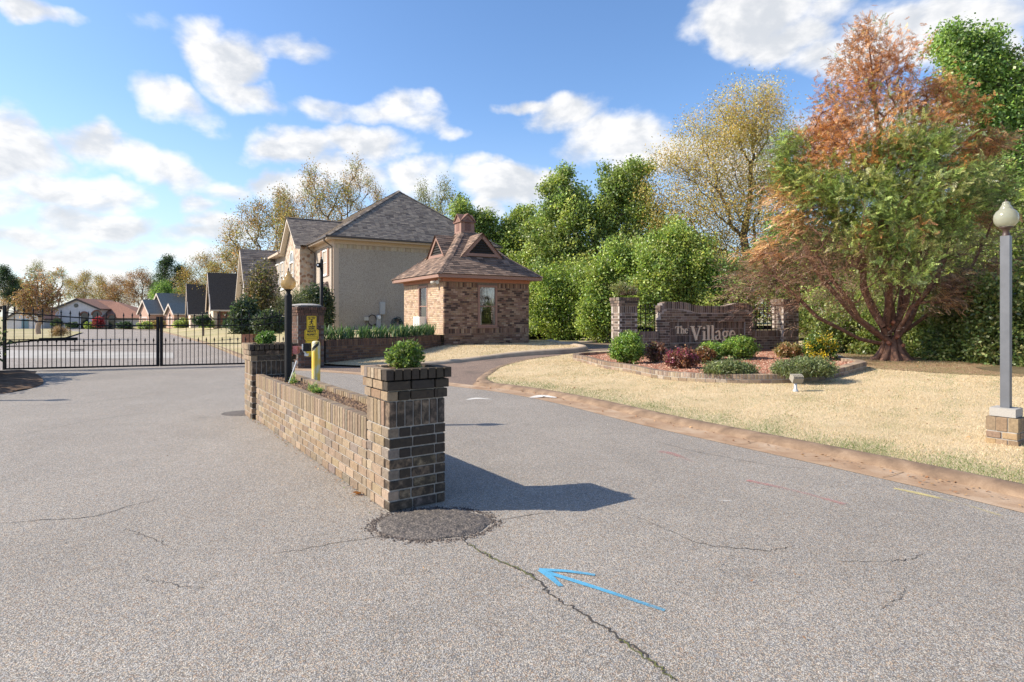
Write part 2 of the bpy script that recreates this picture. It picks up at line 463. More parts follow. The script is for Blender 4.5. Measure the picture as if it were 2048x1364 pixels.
# ---------------------------------------------------------------- mesh builders
BASE = {}
class MB:
    def __init__(s):
        s.v = []; s.f = []; s.m = []; s.t = []; s.mi = 0; s.tint = (1, 1, 1, 0)
    def add(s, vs, fs):
        b = len(s.v)
        s.v += [tuple(v) for v in vs]
        s.f += [tuple(b + i for i in f) for f in fs]
        s.m += [s.mi] * len(fs); s.t += [s.tint] * len(fs)
    def hexa(s, p):
        """8 points: bottom ring 0-3, top ring 4-7"""
        s.add(p, [(3, 2, 1, 0), (4, 5, 6, 7), (0, 1, 5, 4), (1, 2, 6, 5), (2, 3, 7, 6), (3, 0, 4, 7)])
    def box(s, c, d, rz=0.0):
        cx, cy, cz = c; hx, hy, hz = d[0] / 2, d[1] / 2, d[2] / 2
        co, si = math.cos(rz), math.sin(rz)
        s.hexa([(cx + x * co - y * si, cy + x * si + y * co, cz + z) for z in (-hz, hz) for x, y in ((-hx, -hy), (hx, -hy), (hx, hy), (-hx, hy))])
    def bar(s, p, q, w, h, up=(0, 0, 1)):
        p, q, up = Vector(p), Vector(q), Vector(up)
        d = (q - p).normalized(); sd = d.cross(up)
        if sd.length < 1e-4: sd = d.cross(Vector((1, 0, 0)))
        sd.normalize(); u2 = sd.cross(d)
        a, b = sd * (w / 2), u2 * (h / 2)
        s.hexa([p - a - b, p + a - b, q + a - b, q - a - b, p - a + b, p + a + b, q + a + b, q - a + b])
    def tube(s, pts, r, n=8, cap=True):
        pts = [Vector(p) for p in pts]
        if not hasattr(r, '__len__'): r = [r] * len(pts)
        rings = []
        for i, p in enumerate(pts):
            d = (pts[min(i + 1, len(pts) - 1)] - pts[max(i - 1, 0)]).normalized()
            a = d.orthogonal().normalized() if i == 0 else (prev - d * prev.dot(d)).normalized()
            prev = a
            b = d.cross(a)
            rings.append([p + (a * math.cos(2 * math.pi * k / n) + b * math.sin(2 * math.pi * k / n)) * r[i] for k in range(n)])
        vs = [v for rg in rings for v in rg]
        fs = [(i * n + k, i * n + (k + 1) % n, (i + 1) * n + (k + 1) % n, (i + 1) * n + k) for i in range(len(pts) - 1) for k in range(n)]
        if cap: fs += [tuple(range(n))[::-1], tuple((len(pts) - 1) * n + k for k in range(n))]
        s.add(vs, fs)
    def lathe(s, c, prof, n=18):
        cx, cy, cz = c
        vs = [(cx + r * math.cos(2 * math.pi * k / n), cy + r * math.sin(2 * math.pi * k / n), cz + z) for r, z in prof for k in range(n)]
        fs = [(i * n + k, i * n + (k + 1) % n, (i + 1) * n + (k + 1) % n, (i + 1) * n + k) for i in range(len(prof) - 1) for k in range(n)]
        s.add(vs, fs)
    def prism(s, poly, vec):
        n = len(poly); vec = Vector(vec)
        vs = [Vector(p) for p in poly] + [Vector(p) + vec for p in poly]
        s.add(vs, [tuple(range(n))[::-1], tuple(range(n, 2 * n))] + [(i, (i + 1) % n, n + (i + 1) % n, n + i) for i in range(n)])
    def poly(s, pts):
        s.add(pts, [tuple(range(len(pts)))])
    def build(s, name, mats, parent=None, smooth=False, fix=True):
        base = BASE.get(parent.name, Vector((0, 0, 0))) if parent else Vector((0, 0, 0))
        me = bpy.data.meshes.new(name)
        me.from_pydata([(v[0] - base[0], v[1] - base[1], v[2] - base[2]) for v in s.v], [], s.f)
        mats = mats if isinstance(mats, (list, tuple)) else [mats]
        for m in mats: me.materials.append(m)
        if len(mats) > 1: me.polygons.foreach_set('material_index', s.m)
        at = me.attributes.new('tint', 'FLOAT_COLOR', 'FACE')
        at.data.foreach_set('color', np.array(s.t, dtype=np.float32).ravel())
        if fix and len(s.f) < 4000:
            bm = bmesh.new(); bm.from_mesh(me); bmesh.ops.recalc_face_normals(bm, faces=bm.faces); bm.to_mesh(me); bm.free()
        if smooth:
            me.polygons.foreach_set('use_smooth', [True] * len(me.polygons))
        return link(name, me, parent)

def link(name, me, parent=None):
    o = bpy.data.objects.new(name, me)
    COL.objects.link(o)
    if parent is not None:
        o.parent = parent
        BASE[o.name] = BASE.get(parent.name, Vector((0, 0, 0)))
    return o

def thing(name, label, cat, loc=(0, 0, 0), group=None):
    o = bpy.data.objects.new(name, None)
    o.empty_display_size = .2
    o.location = loc
    COL.objects.link(o)
    BASE[o.name] = Vector(loc)
    return tag(o, label, cat, group)

def tag(o, label, cat=None, group=None):
    o['label'] = label
    if cat: o['category'] = cat
    if group: o['group'] = group
    return o

def kind(o, k):
    o['kind'] = k
    return o

def np_mesh(name, V, Fc, tint=None, mat=None, parent=None, smooth=False):
    """numpy mesh: V (n,3); Fc (m,k) with constant k; one tint per face"""
    me = bpy.data.meshes.new(name)
    V = np.asarray(V, dtype=np.float32); Fc = np.asarray(Fc, dtype=np.int32)
    m, k = Fc.shape
    me.vertices.add(len(V)); me.vertices.foreach_set('co', V.ravel())
    me.loops.add(m * k); me.loops.foreach_set('vertex_index', Fc.ravel())
    me.polygons.add(m)
    me.polygons.foreach_set('loop_start', np.arange(0, m * k, k, dtype=np.int32))
    if smooth: me.polygons.foreach_set('use_smooth', np.ones(m, dtype=bool))
    me.update(calc_edges=True)
    if tint is not None:
        tint = np.asarray(tint, dtype=np.float32)
        if tint.shape[1] == 3: tint = np.concatenate([tint, np.ones((len(tint), 1), np.float32)], 1)
        me.attributes.new('tint', 'FLOAT_COLOR', 'FACE').data.foreach_set('color', tint.ravel())
    if mat: me.materials.append(mat)
    return me if parent is False else link(name, me, parent)

# ---------------------------------------------------------------- ground shape
def ss(x, a, b):
    t = np.clip((np.asarray(x, float) - a) / (b - a), 0, 1)
    return t * t * (3 - 2 * t)

def catmull(pts, n=8, closed=False):
    P = [np.array(p, float) for p in pts]; out = []
    m = len(P)
    rng = range(m) if closed else range(m - 1)
    for i in rng:
        if closed: p0, p1, p2, p3 = P[(i - 1) % m], P[i], P[(i + 1) % m], P[(i + 2) % m]
        else: p0, p1, p2, p3 = P[max(i - 1, 0)], P[i], P[i + 1], P[min(i + 2, m - 1)]
        for k in range(n):
            t = k / n
            out.append(.5 * ((2 * p1) + (-p0 + p2) * t + (2 * p0 - 5 * p1 + 4 * p2 - p3) * t * t + (-p0 + 3 * p1 - 3 * p2 + p3) * t ** 3))
    if not closed: out.append(P[-1])
    return np.array(out)

# edge between the asphalt and the stained gutter, walked from the gate pillar towards the camera
RE = catmull([(-7.6, 18.35), (-6.6, 17.75), (-5.44, 17.15), (-4.01, 16.16), (-1.44, 13.74), (-.24, 12.6), (.83, 11.05), (1.95, 8.85), (2.92, 7.23), (3.71, 5.93), (4.215, 4.95), (5.3, 2.6), (6.6, -.5), (8.0, -4.5)], 8)

def offset(path, d):
    """shift a polyline to its left by d (left of the walk = away from the asphalt)"""
    t = np.gradient(path, axis=0); t /= np.linalg.norm(t, axis=1)[:, None]
    return path + np.stack([-t[:, 1], t[:, 0]], 1) * d

def s_right(x, y):
    """distance from the asphalt edge, positive on the lawn side"""
    x = np.asarray(x, float); y = np.asarray(y, float)
    best = np.full(x.shape, 1e9); sgn = np.ones(x.shape)
    for i in range(0, len(RE) - 1, 2):
        a = RE[i]; b = RE[min(i + 2, len(RE) - 1)]
        d = b - a; L2 = d @ d
        t = np.clip(((x - a[0]) * d[0] + (y - a[1]) * d[1]) / L2, 0, 1)
        dx = x - a[0] - t * d[0]; dy = y - a[1] - t * d[1]
        dd = dx * dx + dy * dy
        m = dd < best
        best = np.where(m, dd, best); sgn = np.where(m, np.sign(d[0] * dy - d[1] * dx), sgn)
    return np.sqrt(best) * sgn

def h_drive(x, y): return .15 * ss(s_right(x, y), .3, 9)
def h_island(x, y):
    x = np.asarray(x, float); y = np.asarray(y, float)
    b = .022 * np.sin(x * 1.3 + y * .7) + .015 * np.sin(y * 1.9 - x * .8)
    return h_drive(x, y) + .07 + .10 * ss(s_right(x, y), .7, 6) * ss(x, 2.5, 9) + .25 * ss(x, 11, 24) + b * ss(s_right(x, y), .9, 2.5)
def h_bank(x, y): return h_drive(x, y) + .06 + .15 * ss(y, 19.5, 25.5)
def h_far(x, y): return h_drive(x, y) + .06
def h_street(x, y): return -.0052 * (np.asarray(y, float) - 18.0)
CURB_R = np.array([(-7.6, 19.0), (-10, 22.2), (-19.8, 37.8), (-38.8, 66), (-52, 86), (-62, 92)], float)
def d_curb(x, y):
    x = np.asarray(x, float); y = np.asarray(y, float); best = np.full(x.shape, 1e9)
    for a, b in zip(CURB_R[:-1], CURB_R[1:]):
        d = b - a; t = np.clip(((x - a[0]) * d[0] + (y - a[1]) * d[1]) / (d @ d), 0, 1)
        best = np.minimum(best, np.hypot(x - a[0] - t * d[0], y - a[1] - t * d[1]))
    return best
def h_rlawn(x, y):
    x = np.asarray(x, float); y = np.asarray(y, float); hs = h_street(x, y)
    h = hs + .06 + np.minimum(d_curb(x, y) * .11, .82 - hs)
    k = ss(x, -8.6, -6.8) * (1 - ss(y, 38, 50))
    return h * (1 - k) + .82 * k
def h_llawn(x, y): return h_street(x, y) + .10
def h_wood(x, y): return np.where(np.asarray(x) > 11, h_island(x, y) + .0, -.5 + .5 * ss(np.asarray(x, float), 7, 12))

def inside(poly, P):
    poly = np.asarray(poly, float); x, y = P[:, 0], P[:, 1]
    c = np.zeros(len(P), bool); n = len(poly)
    for i in range(n):
        x1, y1 = poly[i]; x2, y2 = poly[(i + 1) % n]
        if y1 == y2: continue
        m = ((y1 > y) != (y2 > y)) & (x < (x2 - x1) * (y - y1) / (y2 - y1) + x1)
        c ^= m
    return c

def patch(name, poly, hf, step, mat, k='structure', parent=None, lift=0.0):
    poly = np.asarray(poly, float)
    x0, y0 = poly.min(0); x1, y1 = poly.max(0)
    gx, gy = np.meshgrid(np.arange(x0 + step / 2, x1, step), np.arange(y0 + step / 2, y1, step))
    G = np.stack([gx.ravel(), gy.ravel()], 1)
    G = G + RNG.uniform(-.1, .1, G.shape) * step
    G = G[inside(poly, G)]
    P = np.concatenate([poly, G])
    n = len(poly)
    vs, es, fs, *_ = delaunay_2d_cdt([Vector(p) for p in P], [(i, (i + 1) % n) for i in range(n)], [], 1, 1e-5)
    V = np.array([(v.x, v.y) for v in vs]); Fc = np.array([f for f in fs if len(f) == 3])
    V3 = np.column_stack([V, np.asarray(hf(V[:, 0], V[:, 1])) + lift * np.ones(len(V))])
    a = V[Fc[:, 1]] - V[Fc[:, 0]]; b = V[Fc[:, 2]] - V[Fc[:, 0]]
    flip = a[:, 0] * b[:, 1] - a[:, 1] * b[:, 0] < 0
    Fc[flip] = Fc[flip][:, ::-1]
    o = np_mesh(name, V3, Fc, None, mat, parent, smooth=True)
    if k: o['kind'] = k
    return o

def sweep(name, path, prof, hf, mat, parent=None, k='structure', closed=False):
    """profile [(lateral to the left of the walk, z above hf)] along a ground polyline"""
    path = np.asarray(path, float); n = len(path); m = len(prof)
    V = []
    for lat, z in prof:
        q = offset(path, lat)
        if closed: q[0] = q[-1] = (q[0] + q[-1]) / 2
        V.append(np.column_stack([q, np.asarray(hf(q[:, 0], q[:, 1])) + z]))
    V = np.concatenate(V)
    Fc = [(j * n + i, j * n + i + 1, (j + 1) * n + i + 1, (j + 1) * n + i) for j in range(m - 1) for i in range(n - 1)]
    o = np_mesh(name, V, np.array(Fc), None, mat, parent, smooth=True)
    if k: o['kind'] = k
    return o
zero = lambda x, y: np.zeros(np.shape(x))
# ================================================================ ground
ground = np_mesh('ground', [(-2500, -400, -1.2), (2500, -400, -1.2), (2500, 2500, -1.2), (-2500, 2500, -1.2)], np.array([(0, 1, 2, 3)]), None, M_lawn2)
ground['kind'] = 'structure'
RES = RE
road_poly = [(-70, 17.95), (-20, 17.95), (-9.0, 18.6)] + [tuple(p) for p in RES] + [(8.5, -6), (8, -12), (-70, -12)]
patch('road', road_poly, zero, 2.5, M_asphalt)
street_poly = [(-70, 17.95), (-20, 17.95), (-9.0, 18.6), (-7.6, 18.35), (-7.6, 19.0), (-10, 22.2), (-19.8, 37.8), (-38.8, 66), (-52, 86), (-70, 93), (-66, 84), (-48, 66), (-36.5, 48.5), (-34.6, 45.5), (-32, 38), (-28, 31.6), (-36, 29), (-70, 28)]
patch('street', street_poly, h_street, 3, M_street)
# pale strip where the side street meets
patch('street_apron', [(-60, 22.9), (-13.2, 23.0), (-15.5, 27.0), (-26, 29.5), (-36, 28.6), (-60, 27.6)], h_street, 3, M_pale, lift=.006)
patch('left_lawn', [(-28, 31.6), (-32, 38), (-34.6, 45.5), (-36.5, 48.5), (-48, 66), (-66, 84), (-70, 93), (-75, 99), (-200, 170), (-200, 28), (-70, 28), (-36, 29)], h_llawn, 4, M_lawn2)
rl = [tuple(p) for p in CURB_R] + [(-75, 99), (-120, 150), (60, 150), (60, 60), (8, 44), (3, 37), (-2, 33), (-1.2, 30.5), (-5.3, 30.0), (-2.95, 25.6), (-3.6, 23.25), (-4.41, 21.65), (-5.4, 20.65), (-6.15, 19.55), (-6.2, 19.2)]
patch('house_lawn', rl, h_rlawn, 1.6, M_lawn2)
sweep('street_curb', catmull([tuple(p) for p in CURB_R], 6)[::-1], [(-.02, -.14), (-.02, .05), (.08, .085), (.30, .08), (.34, .02)], h_street, M_curb)
drive_poly = [tuple(p) for p in offset(RE, .40)[2:34]] + [(3, 16), (6, 24), (14, 28.5), (40, 30.5), (40, 44), (2, 44), (-1.5, 31), (-7.0, 21.0), (-7.1, 19.0)]
patch('driveway', drive_poly, h_drive, .8, M_drive)
sweep('gutter', RE, [(-.02, .004), (.0, .006), (.18, -.004), (.44, .006)], zero, M_gutter)
isl_road = offset(RE, .62)[33:][::-1]                    # from the near end back to the nose
isl_back = [(-.50, 13.75), (-.70, 14.6), (-.66, 15.8), (-.35, 17.7), (.25, 19.2), (.95, 20.35), (2.28, 22.2), (4.0, 24.2), (6.5, 26.6), (9.5, 28.6), (14, 30.2), (40, 32)]
isl = catmull([tuple(p) for p in isl_road[-1:]] + isl_back, 5)
island_edge = np.concatenate([isl_road[:-1], isl])
island_poly = [tuple(p) for p in island_edge] + [(70, 32), (70, -8)]
patch('sign_lawn', island_poly, h_island, .55, M_lawn)
curb_edge = island_edge[::-1]
sweep('island_curb', curb_edge[len(curb_edge) - 105 if len(curb_edge) > 105 else 0:], [(-.20, -.09), (-.17, -.035), (-.08, .005), (.02, .012), (.10, .0), (.13, -.04)], h_island, M_curb)
bank_front = catmull([(-6.4, 19.5), (-5.6, 19.0), (-4.62, 18.6), (-3.4, 18.75), (-2.06, 19.75), (-.8, 21.1), (.32, 22.15), (1.6, 23.0), (2.5, 23.6), (2.95, 24.3), (3.0, 25.2), (2.7, 26.6), (2.3, 28.5), (2.0, 31.0)], 5)
bank_poly = [tuple(p) for p in bank_front] + [(-2, 31.2), (-5.2, 30.0), (-2.95, 25.6), (-3.6, 23.25), (-4.41, 21.65), (-5.4, 20.65), (-6.15, 19.55)]
patch('grass_bank', bank_poly, h_bank, .5, M_lawn)
sweep('bank_curb', bank_front[12:], [(-.16, -.16), (-.15, -.02), (-.07, .045), (.06, .05), (.22, .02), (.30, -.05)], h_bank, M_tancurb)
far_front = catmull([(-2.4, 31.9), (.9, 31.6), (3.4, 31.9), (4.4, 32.5), (4.9, 33.8), (5.6, 37)], 6)
patch('far_lawn', [tuple(p) for p in far_front] + [(6, 38), (-2.0, 38)], h_far, 1.0, M_lawn2)
sweep('far_curb', far_front, [(-.16, -.14), (-.15, -.0), (-.06, .06), (.10, .06), (.2, -.03)], h_far, M_tancurb)
patch('woodland_floor', [(11.2, 8), (70, 6), (120, 60), (120, 160), (-10, 160), (-2, 38.2), (6, 38.2), (9, 33.5), (16, 32.6), (40, 32.2), (26, 27), (13.2, 24), (12.2, 20.5), (12.5, 17), (11.5, 14.5), (11.0, 11)], h_wood, 1.5, M_floor, lift=.03)
patch('leaf_litter', catmull([(8.9, 14.6), (9.6, 13.9), (10.8, 13.2), (11.5, 12.6), (12.4, 12.9), (12.6, 16), (12.6, 20), (11.6, 22), (9.9, 20.6), (10.2, 18.6), (9.5, 16.4)], 5, True), h_island, .5, M_litter, lift=.012)
patch('verge', catmull([(-12.5, 11.2), (-10.9, 11.9), (-10.7, 12.8), (-11.1, 13.9), (-11.7, 14.7), (-12.6, 15.6), (-13.2, 16.3), (-14.5, 16.7), (-18, 17.0), (-22, 16.5), (-22, 11.2)], 5, True), lambda x, y: np.zeros(np.shape(x)) + .015 + .09 * ss(-np.asarray(x, float), 10.9, 12.3) + .02 * np.sin(np.asarray(x) * 4) * np.sin(np.asarray(y) * 5), .25, M_soil)  # dirt verge; soil colour chosen dark to carry the shade lying over it

# ---------------------------------------------------------------- marks and cracks on the asphalt
def ribbon(name, pts, w, mat, z=.004, jit=.0, fade=None, sub=6, parent=None):
    P = catmull(pts, sub) if len(pts) > 2 else np.linspace(pts[0], pts[1], 14)
    n = len(P); t = np.gradient(P, axis=0); t /= np.linalg.norm(t, axis=1)[:, None]
    N = np.stack([-t[:, 1], t[:, 0]], 1)
    if jit: P = P + N * RNG.normal(0, jit, n)[:, None]
    ww = np.interp(np.linspace(0, 1, n), np.linspace(0, 1, len(w)), w) if hasattr(w, '__len__') else np.full(n, w)
    ww = ww * (RNG.uniform(.55, 1.35, n) if jit else 1)
    V = np.concatenate([np.column_stack([P + N * ww[:, None] / 2, np.full(n, z)]), np.column_stack([P - N * ww[:, None] / 2, np.full(n, z)])])
    Fc = np.array([(i, n + i, n + i + 1, i + 1) for i in range(n - 1)])
    a = np.interp(np.linspace(0, 1, n - 1), np.linspace(0, 1, len(fade)), fade) if fade else np.full(n - 1, .8)
    o = np_mesh(name, V, Fc, np.column_stack([np.ones((n - 1, 3)), a]), mat, parent)
    o['kind'] = 'structure'
    return o
g = gp
ribbon('painted_arrow', [g(1083, 1142), g(1160, 1166), g(1240, 1192), g(1330, 1222)], [.040, .040, .034, .03], M_pblue, fade=[.95, .85, .75, .6])
ribbon('painted_arrow', [g(1078, 1141), g(1130, 1143), g(1190, 1151)], [.05, .035, .03], M_pblue, z=.0052, fade=[1, .8, .7])
ribbon('painted_arrow', [g(1082, 1141), g(1100, 1155), g(1122, 1174)], [.055, .045, .03], M_pblue, z=.0064, fade=[1, .9, .7])
ribbon('painted_line', [g(1494, 961), g(1590, 982), g(1690, 1009)], [.07, .05, .06], M_pred, fade=[.55, .35, .5])
ribbon('painted_line', [g(1318, 903), g(1345, 908), g(1385, 924)], [.10, .10, .04], M_pred, fade=[.4, .5, .25])
ribbon('painted_line', [g(1788, 977), g(1845, 989), g(1920, 1007), g(2003, 1032)], [.05, .07, .04, .04], M_pyel, fade=[.55, .6, .25, .4])
ribbon('painted_mark', [g(1062, 797), g(1085, 793), g(1115, 796)], [.10, .30, .16], M_pwhite, z=.012, fade=[.45, .8, .6])
ribbon('painted_mark', [g(935, 800), g(953, 797), g(985, 799)], [.06, .16, .05], M_pwhite, fade=[.5, .75, .4])
ribbon('painted_mark', [g(1435, 1001), g(1470, 1003)], .035, M_pwhite, fade=[.3, .5, .2])
def crack(pts, w, mat=M_crack, z=.003): ribbon('crack', pts, [q_ * .66 for q_ in w] if hasattr(w, '__len__') else w * .7, mat, z, jit=.009, sub=14)
crack([g(925, 1080), g(975, 1112), g(1060, 1150), g(1105, 1190), g(1165, 1228), g(1235, 1272), g(1300, 1318), g(1350, 1362)], [.010, .016, .02, .018, .022, .02, .018])
crack([g(940, 1088), g(985, 1117), g(1040, 1140), g(1072, 1160)], .016, M_moss, .0045)
crack([g(1240, 1280), g(1300, 1322), g(1345, 1360)], .014, M_moss, .0045)
crack([g(-40, 1052), g(60, 1042), g(180, 1034), g(260, 1012), g(330, 995)], [.006, .013, .012, .006])
crack([g(545, 1107), g(610, 1098), g(700, 1082), g(790, 1068)], [.005, .009, .009])
crack([g(250, 1058), g(300, 1075), g(350, 1100)], [.005, .008, .004])
crack([g(1000, 1040), g(1060, 1030), g(1110, 1024)], [.005, .010, .005])
crack([g(1230, 1022), g(1290, 1040), g(1400, 1086), g(1530, 1100), g(1590, 1092)], [.004, .006, .010, .006])
crack([g(1680, 1122), g(1800, 1122), g(1845, 1108)], [.004, .009, .005])
crack([g(1760, 1220), g(1800, 1195), g(1812, 1172)], [.004, .006, .004])
crack([g(1300, 880), g(1400, 905), g(1540, 930), g(1620, 938)], [.006, .010, .006])
crack([g(280, 1160), g(340, 1167), g(390, 1178)], [.004, .007, .004])
crack([g(0, 880), g(180, 842), g(330, 822), g(470, 815)], [.006, .014, .008])
crack([g(30, 812), g(180, 805), g(300, 790)], [.008, .014, .008])

for k_ in range(36, len(RE) - 6, 9):      # construction joints across the gutter
    a_, b_ = offset(RE, .02)[k_], offset(RE, .42)[k_]
    ribbon('gutter_joint', [tuple(a_), tuple(b_)], .009, M_litter, .010, fade=[.9, .9])
# dark patch heaped round the foot of the planter
def mound(x, y):
    r = np.hypot((x - pc[0]) / .44, (y - pc[1]) / .34)
    return .022 * (1 - np.clip(r, 0, 1) ** 3) + .002 + (.005 * np.sin(x * 37) * np.sin(y * 41) + np.random.default_rng(3).uniform(0, .012, np.shape(r))) * (r < .93)
pc = np.array(gp(868, 1047))
patch('asphalt_patch', [(pc[0] + .44 * math.cos(a) * (1 + .05 * math.sin(5 * a) + RNG.normal(0, .016)), pc[1] + .34 * math.sin(a) * (1 + .06 * math.cos(3 * a) + RNG.normal(0, .016))) for a in np.linspace(0, 2 * math.pi, 90, endpoint=False)], mound, .022, M_patch)
grit_r = np.random.default_rng(8)
def sp_grit():
    a = grit_r.uniform(0, 6.283); r = 1 + abs(grit_r.normal(0, .09))
    return pc[0] + .45 * r * math.cos(a), pc[1] + .345 * r * math.sin(a)
PEND_GRIT = sp_grit
pc2 = np.array(gp(487, 826)); pc_old = pc
def mound2(x, y): return .02 * (1 - np.clip(np.hypot((x - pc2[0]) / .35, (y - pc2[1]) / .3), 0, 1) ** 2) + .002
patch('asphalt_patch', [(pc2[0] + .35 * math.cos(a), pc2[1] + .3 * math.sin(a)) for a in np.linspace(0, 2 * math.pi, 28, endpoint=False)], mound2, .08, M_patch)

# ================================================================ masonry
BRICK_MESH = {}
def brick_mesh(l, d, h):
    key = (round(l, 3), round(d, 3), round(h, 3))
    if key in BRICK_MESH: return BRICK_MESH[key]
    c = .0045
    X, Y, Z = l / 2, d / 2, h / 2
    vs = []; idx = {}
    for sx in (-1, 1):
        for sy in (-1, 1):
            for sz in (-1, 1):
                for ax in range(3):
                    p = [sx * (X - c), sy * (Y - c), sz * (Z - c)]
                    p[ax] = (sx * X, sy * Y, sz * Z)[ax]
                    idx[(sx, sy, sz, ax)] = len(vs); vs.append(p)
    I = lambda sx, sy, sz, ax: idx[(sx, sy, sz, ax)]
    fs = []
    for s in (-1, 1):
        fs.append([I(s, a, b, 0) for a, b in ((-1, -1), (1, -1), (1, 1), (-1, 1))])
        fs.append([I(a, s, b, 1) for a, b in ((-1, -1), (1, -1), (1, 1), (-1, 1))])
        fs.append([I(a, b, s, 2) for a, b in ((-1, -1), (1, -1), (1, 1), (-1, 1))])
    for a in (-1, 1):
        for b in (-1, 1):
            fs.append([I(a, b, -1, 0), I(a, b, 1, 0), I(a, b, 1, 1), I(a, b, -1, 1)])
            fs.append([I(a, -1, b, 0), I(a, 1, b, 0), I(a, 1, b, 2), I(a, -1, b, 2)])
            fs.append([I(-1, a, b, 1), I(1, a, b, 1), I(1, a, b, 2), I(-1, a, b, 2)])
            for e in (-1, 1):
                fs.append([I(a, b, e, 0), I(a, b, e, 1), I(a, b, e, 2)])
    me = bpy.data.meshes.new('brick')
    me.from_pydata(vs, [], fs)
    bm = bmesh.new(); bm.from_mesh(me); bmesh.ops.recalc_face_normals(bm, faces=bm.faces); bm.to_mesh(me); bm.free()
    me.materials.append(M_brick)
    BRICK_MESH[key] = me
    return me

class Masonry:
    def __init__(s, pal, seed=1):
        s.b = []; s.pal = pal; s.r = random.Random(seed)
    def tint(s, side, z, stain):
        r = s.r
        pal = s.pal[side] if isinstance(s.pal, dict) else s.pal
        c = r.choices(pal, [p[3] for p in pal])[0]
        k = r.uniform(.88, 1.11)
        st = stain(side, z) if callable(stain) else stain
        return (c[0] * k, c[1] * k * r.uniform(.96, 1.04), c[2] * k * r.uniform(.93, 1.06), max(0, min(1, st + r.uniform(-.06, .06))))
    def lay(s, p, d, n_in, L, z, h, bl, off=0.0, depth=.095, side='a', stain=0, vis=True, j=.0135, openings=(), tilt=None):
        """one course from p along d; bricks start at face p and reach inward"""
        rz = math.atan2(d[1], d[0])
        x = -off
        while x < L - 1e-4:
            a, b = max(x, 0), min(x + bl, L)
            x += bl
            segs = [(a, b)]
            for (o0, o1, z0, z1) in openings:
                if z + h > z0 + .01 and z < z1 - .01:
                    ns = []
                    for (q0, q1) in segs:
                        if q1 <= o0 or q0 >= o1: ns.append((q0, q1)); continue
                        if q0 < o0: ns.append((q0, o0))
                        if q1 > o1: ns.append((o1, q1))
                    segs = ns
            for a, b in segs:
                if b - a < .028: continue
                m = (a + b) / 2; proud = s.r.uniform(-.002, .002)
                c = (p[0] + d[0] * m + n_in[0] * (depth / 2 + proud), p[1] + d[1] * m + n_in[1] * (depth / 2 + proud), z + h / 2)
                s.b.append((c, (b - a - j, depth, h - j), rz, s.tint(side, z, stain), vis))
    def pillar(s, p, v, u, wv, wu, z0, courses, stain=0, bl=.222, sw=.0745, vis=(True, True, False, False)):
        z = z0
        for i, (h, kd, out) in enumerate(courses):
            q = (p[0] - out * (v[0] + u[0]), p[1] - out * (v[1] + u[1]))
            lv, lu = wv + 2 * out, wu + 2 * out
            D = .095
            B = bl if kd == 'r' else sw
            fullv = i % 2 == 0
            of = (bl / 2 if i % 2 else 0) if kd == 'r' else 0
            if kd != 'r':
                nv = max(1, round(lv / sw)); Bv = lv / nv; nu = max(1, round((lu - 2 * D) / sw)); Bu = (lu - 2 * D) / nu; fullv = True
            else: Bv = Bu = bl
            a, L1 = (0, lv) if fullv else (D, lv - 2 * D)
            b, L2 = (D, lu - 2 * D) if fullv else (0, lu)
            pt = lambda x, y: (q[0] + v[0] * x + u[0] * y, q[1] + v[1] * x + u[1] * y)
            nv_ = (-v[0], -v[1]); nu_ = (-u[0], -u[1])
            s.lay(pt(a, 0), v, u, L1, z, h, Bv, of, D, 'v', stain, vis[0])
            s.lay(pt(0, b), u, v, L2, z, h, Bu, of * .6, D, 'u', stain, vis[1])
            s.lay(pt(a, lu), v, nu_, L1, z, h, Bv, of, D, 'x', stain, vis[2])
            s.lay(pt(lv, b), u, nv_, L2, z, h, Bu, of * .6, D, 'y', stain, vis[3])
            z += h
        return z
    def finish(s, parent, limit=300, minpx=0.0):
        base = BASE[parent.name]
        def size(b):
            return F * max(b[1][0], b[1][2]) / max(1.0, b[0][1])
        order = sorted(range(len(s.b)), key=lambda i: (-(s.b[i][4]), -size(s.b[i])))
        top = [i for i in order[:limit] if s.b[i][4] and size(s.b[i]) >= minpx]
        st = set(top)
        for i in top:
            c, dm, rz, tint, _ = s.b[i]
            o = bpy.data.objects.new('brick', brick_mesh(*dm))
            o.location = Vector(c) - base
            o.rotation_euler = (0, 0, rz)
            o.color = tint
            o.parent = parent
            COL.objects.link(o)
        rest = [b for i, b in enumerate(s.b) if i not in st]
        if rest:
            mb = MB()
            for c, dm, rz, tint, _ in rest:
                mb.tint = tint; mb.box(c, dm, rz)
            o = mb.build('brickwork', M_brickj, parent, fix=False)
            o['kind'] = 'stuff'

PAL_PLANTER = [(.285, .21, .14, 3), (.255, .185, .122, 3), (.225, .168, .118, 2), (.31, .235, .162, 1.6), (.20, .158, .125, 1.4), (.235, .16, .105, .7)]
PAL_GATE = [(.135, .078, .055, 3), (.10, .06, .046, 3), (.18, .10, .07, 2), (.075, .05, .042, 1.5)]
PAL_SIGN = [(.18, .135, .105, 3), (.125, .095, .076, 3), (.24, .185, .145, 2), (.082, .064, .054, 2.4), (.205, .18, .16, 1)]
PAL_BED = [(.29, .215, .155, 3), (.235, .17, .12, 3), (.185, .135, .105, 2), (.33, .26, .20, 1)]
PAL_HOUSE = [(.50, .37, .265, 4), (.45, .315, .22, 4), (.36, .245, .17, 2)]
PAL_HOUSE_DK = [(.30, .195, .13, 3), (.24, .145, .10, 3), (.17, .095, .066, 2.5), (.085, .052, .042, 2.4), (.36, .25, .18, 1.3)]

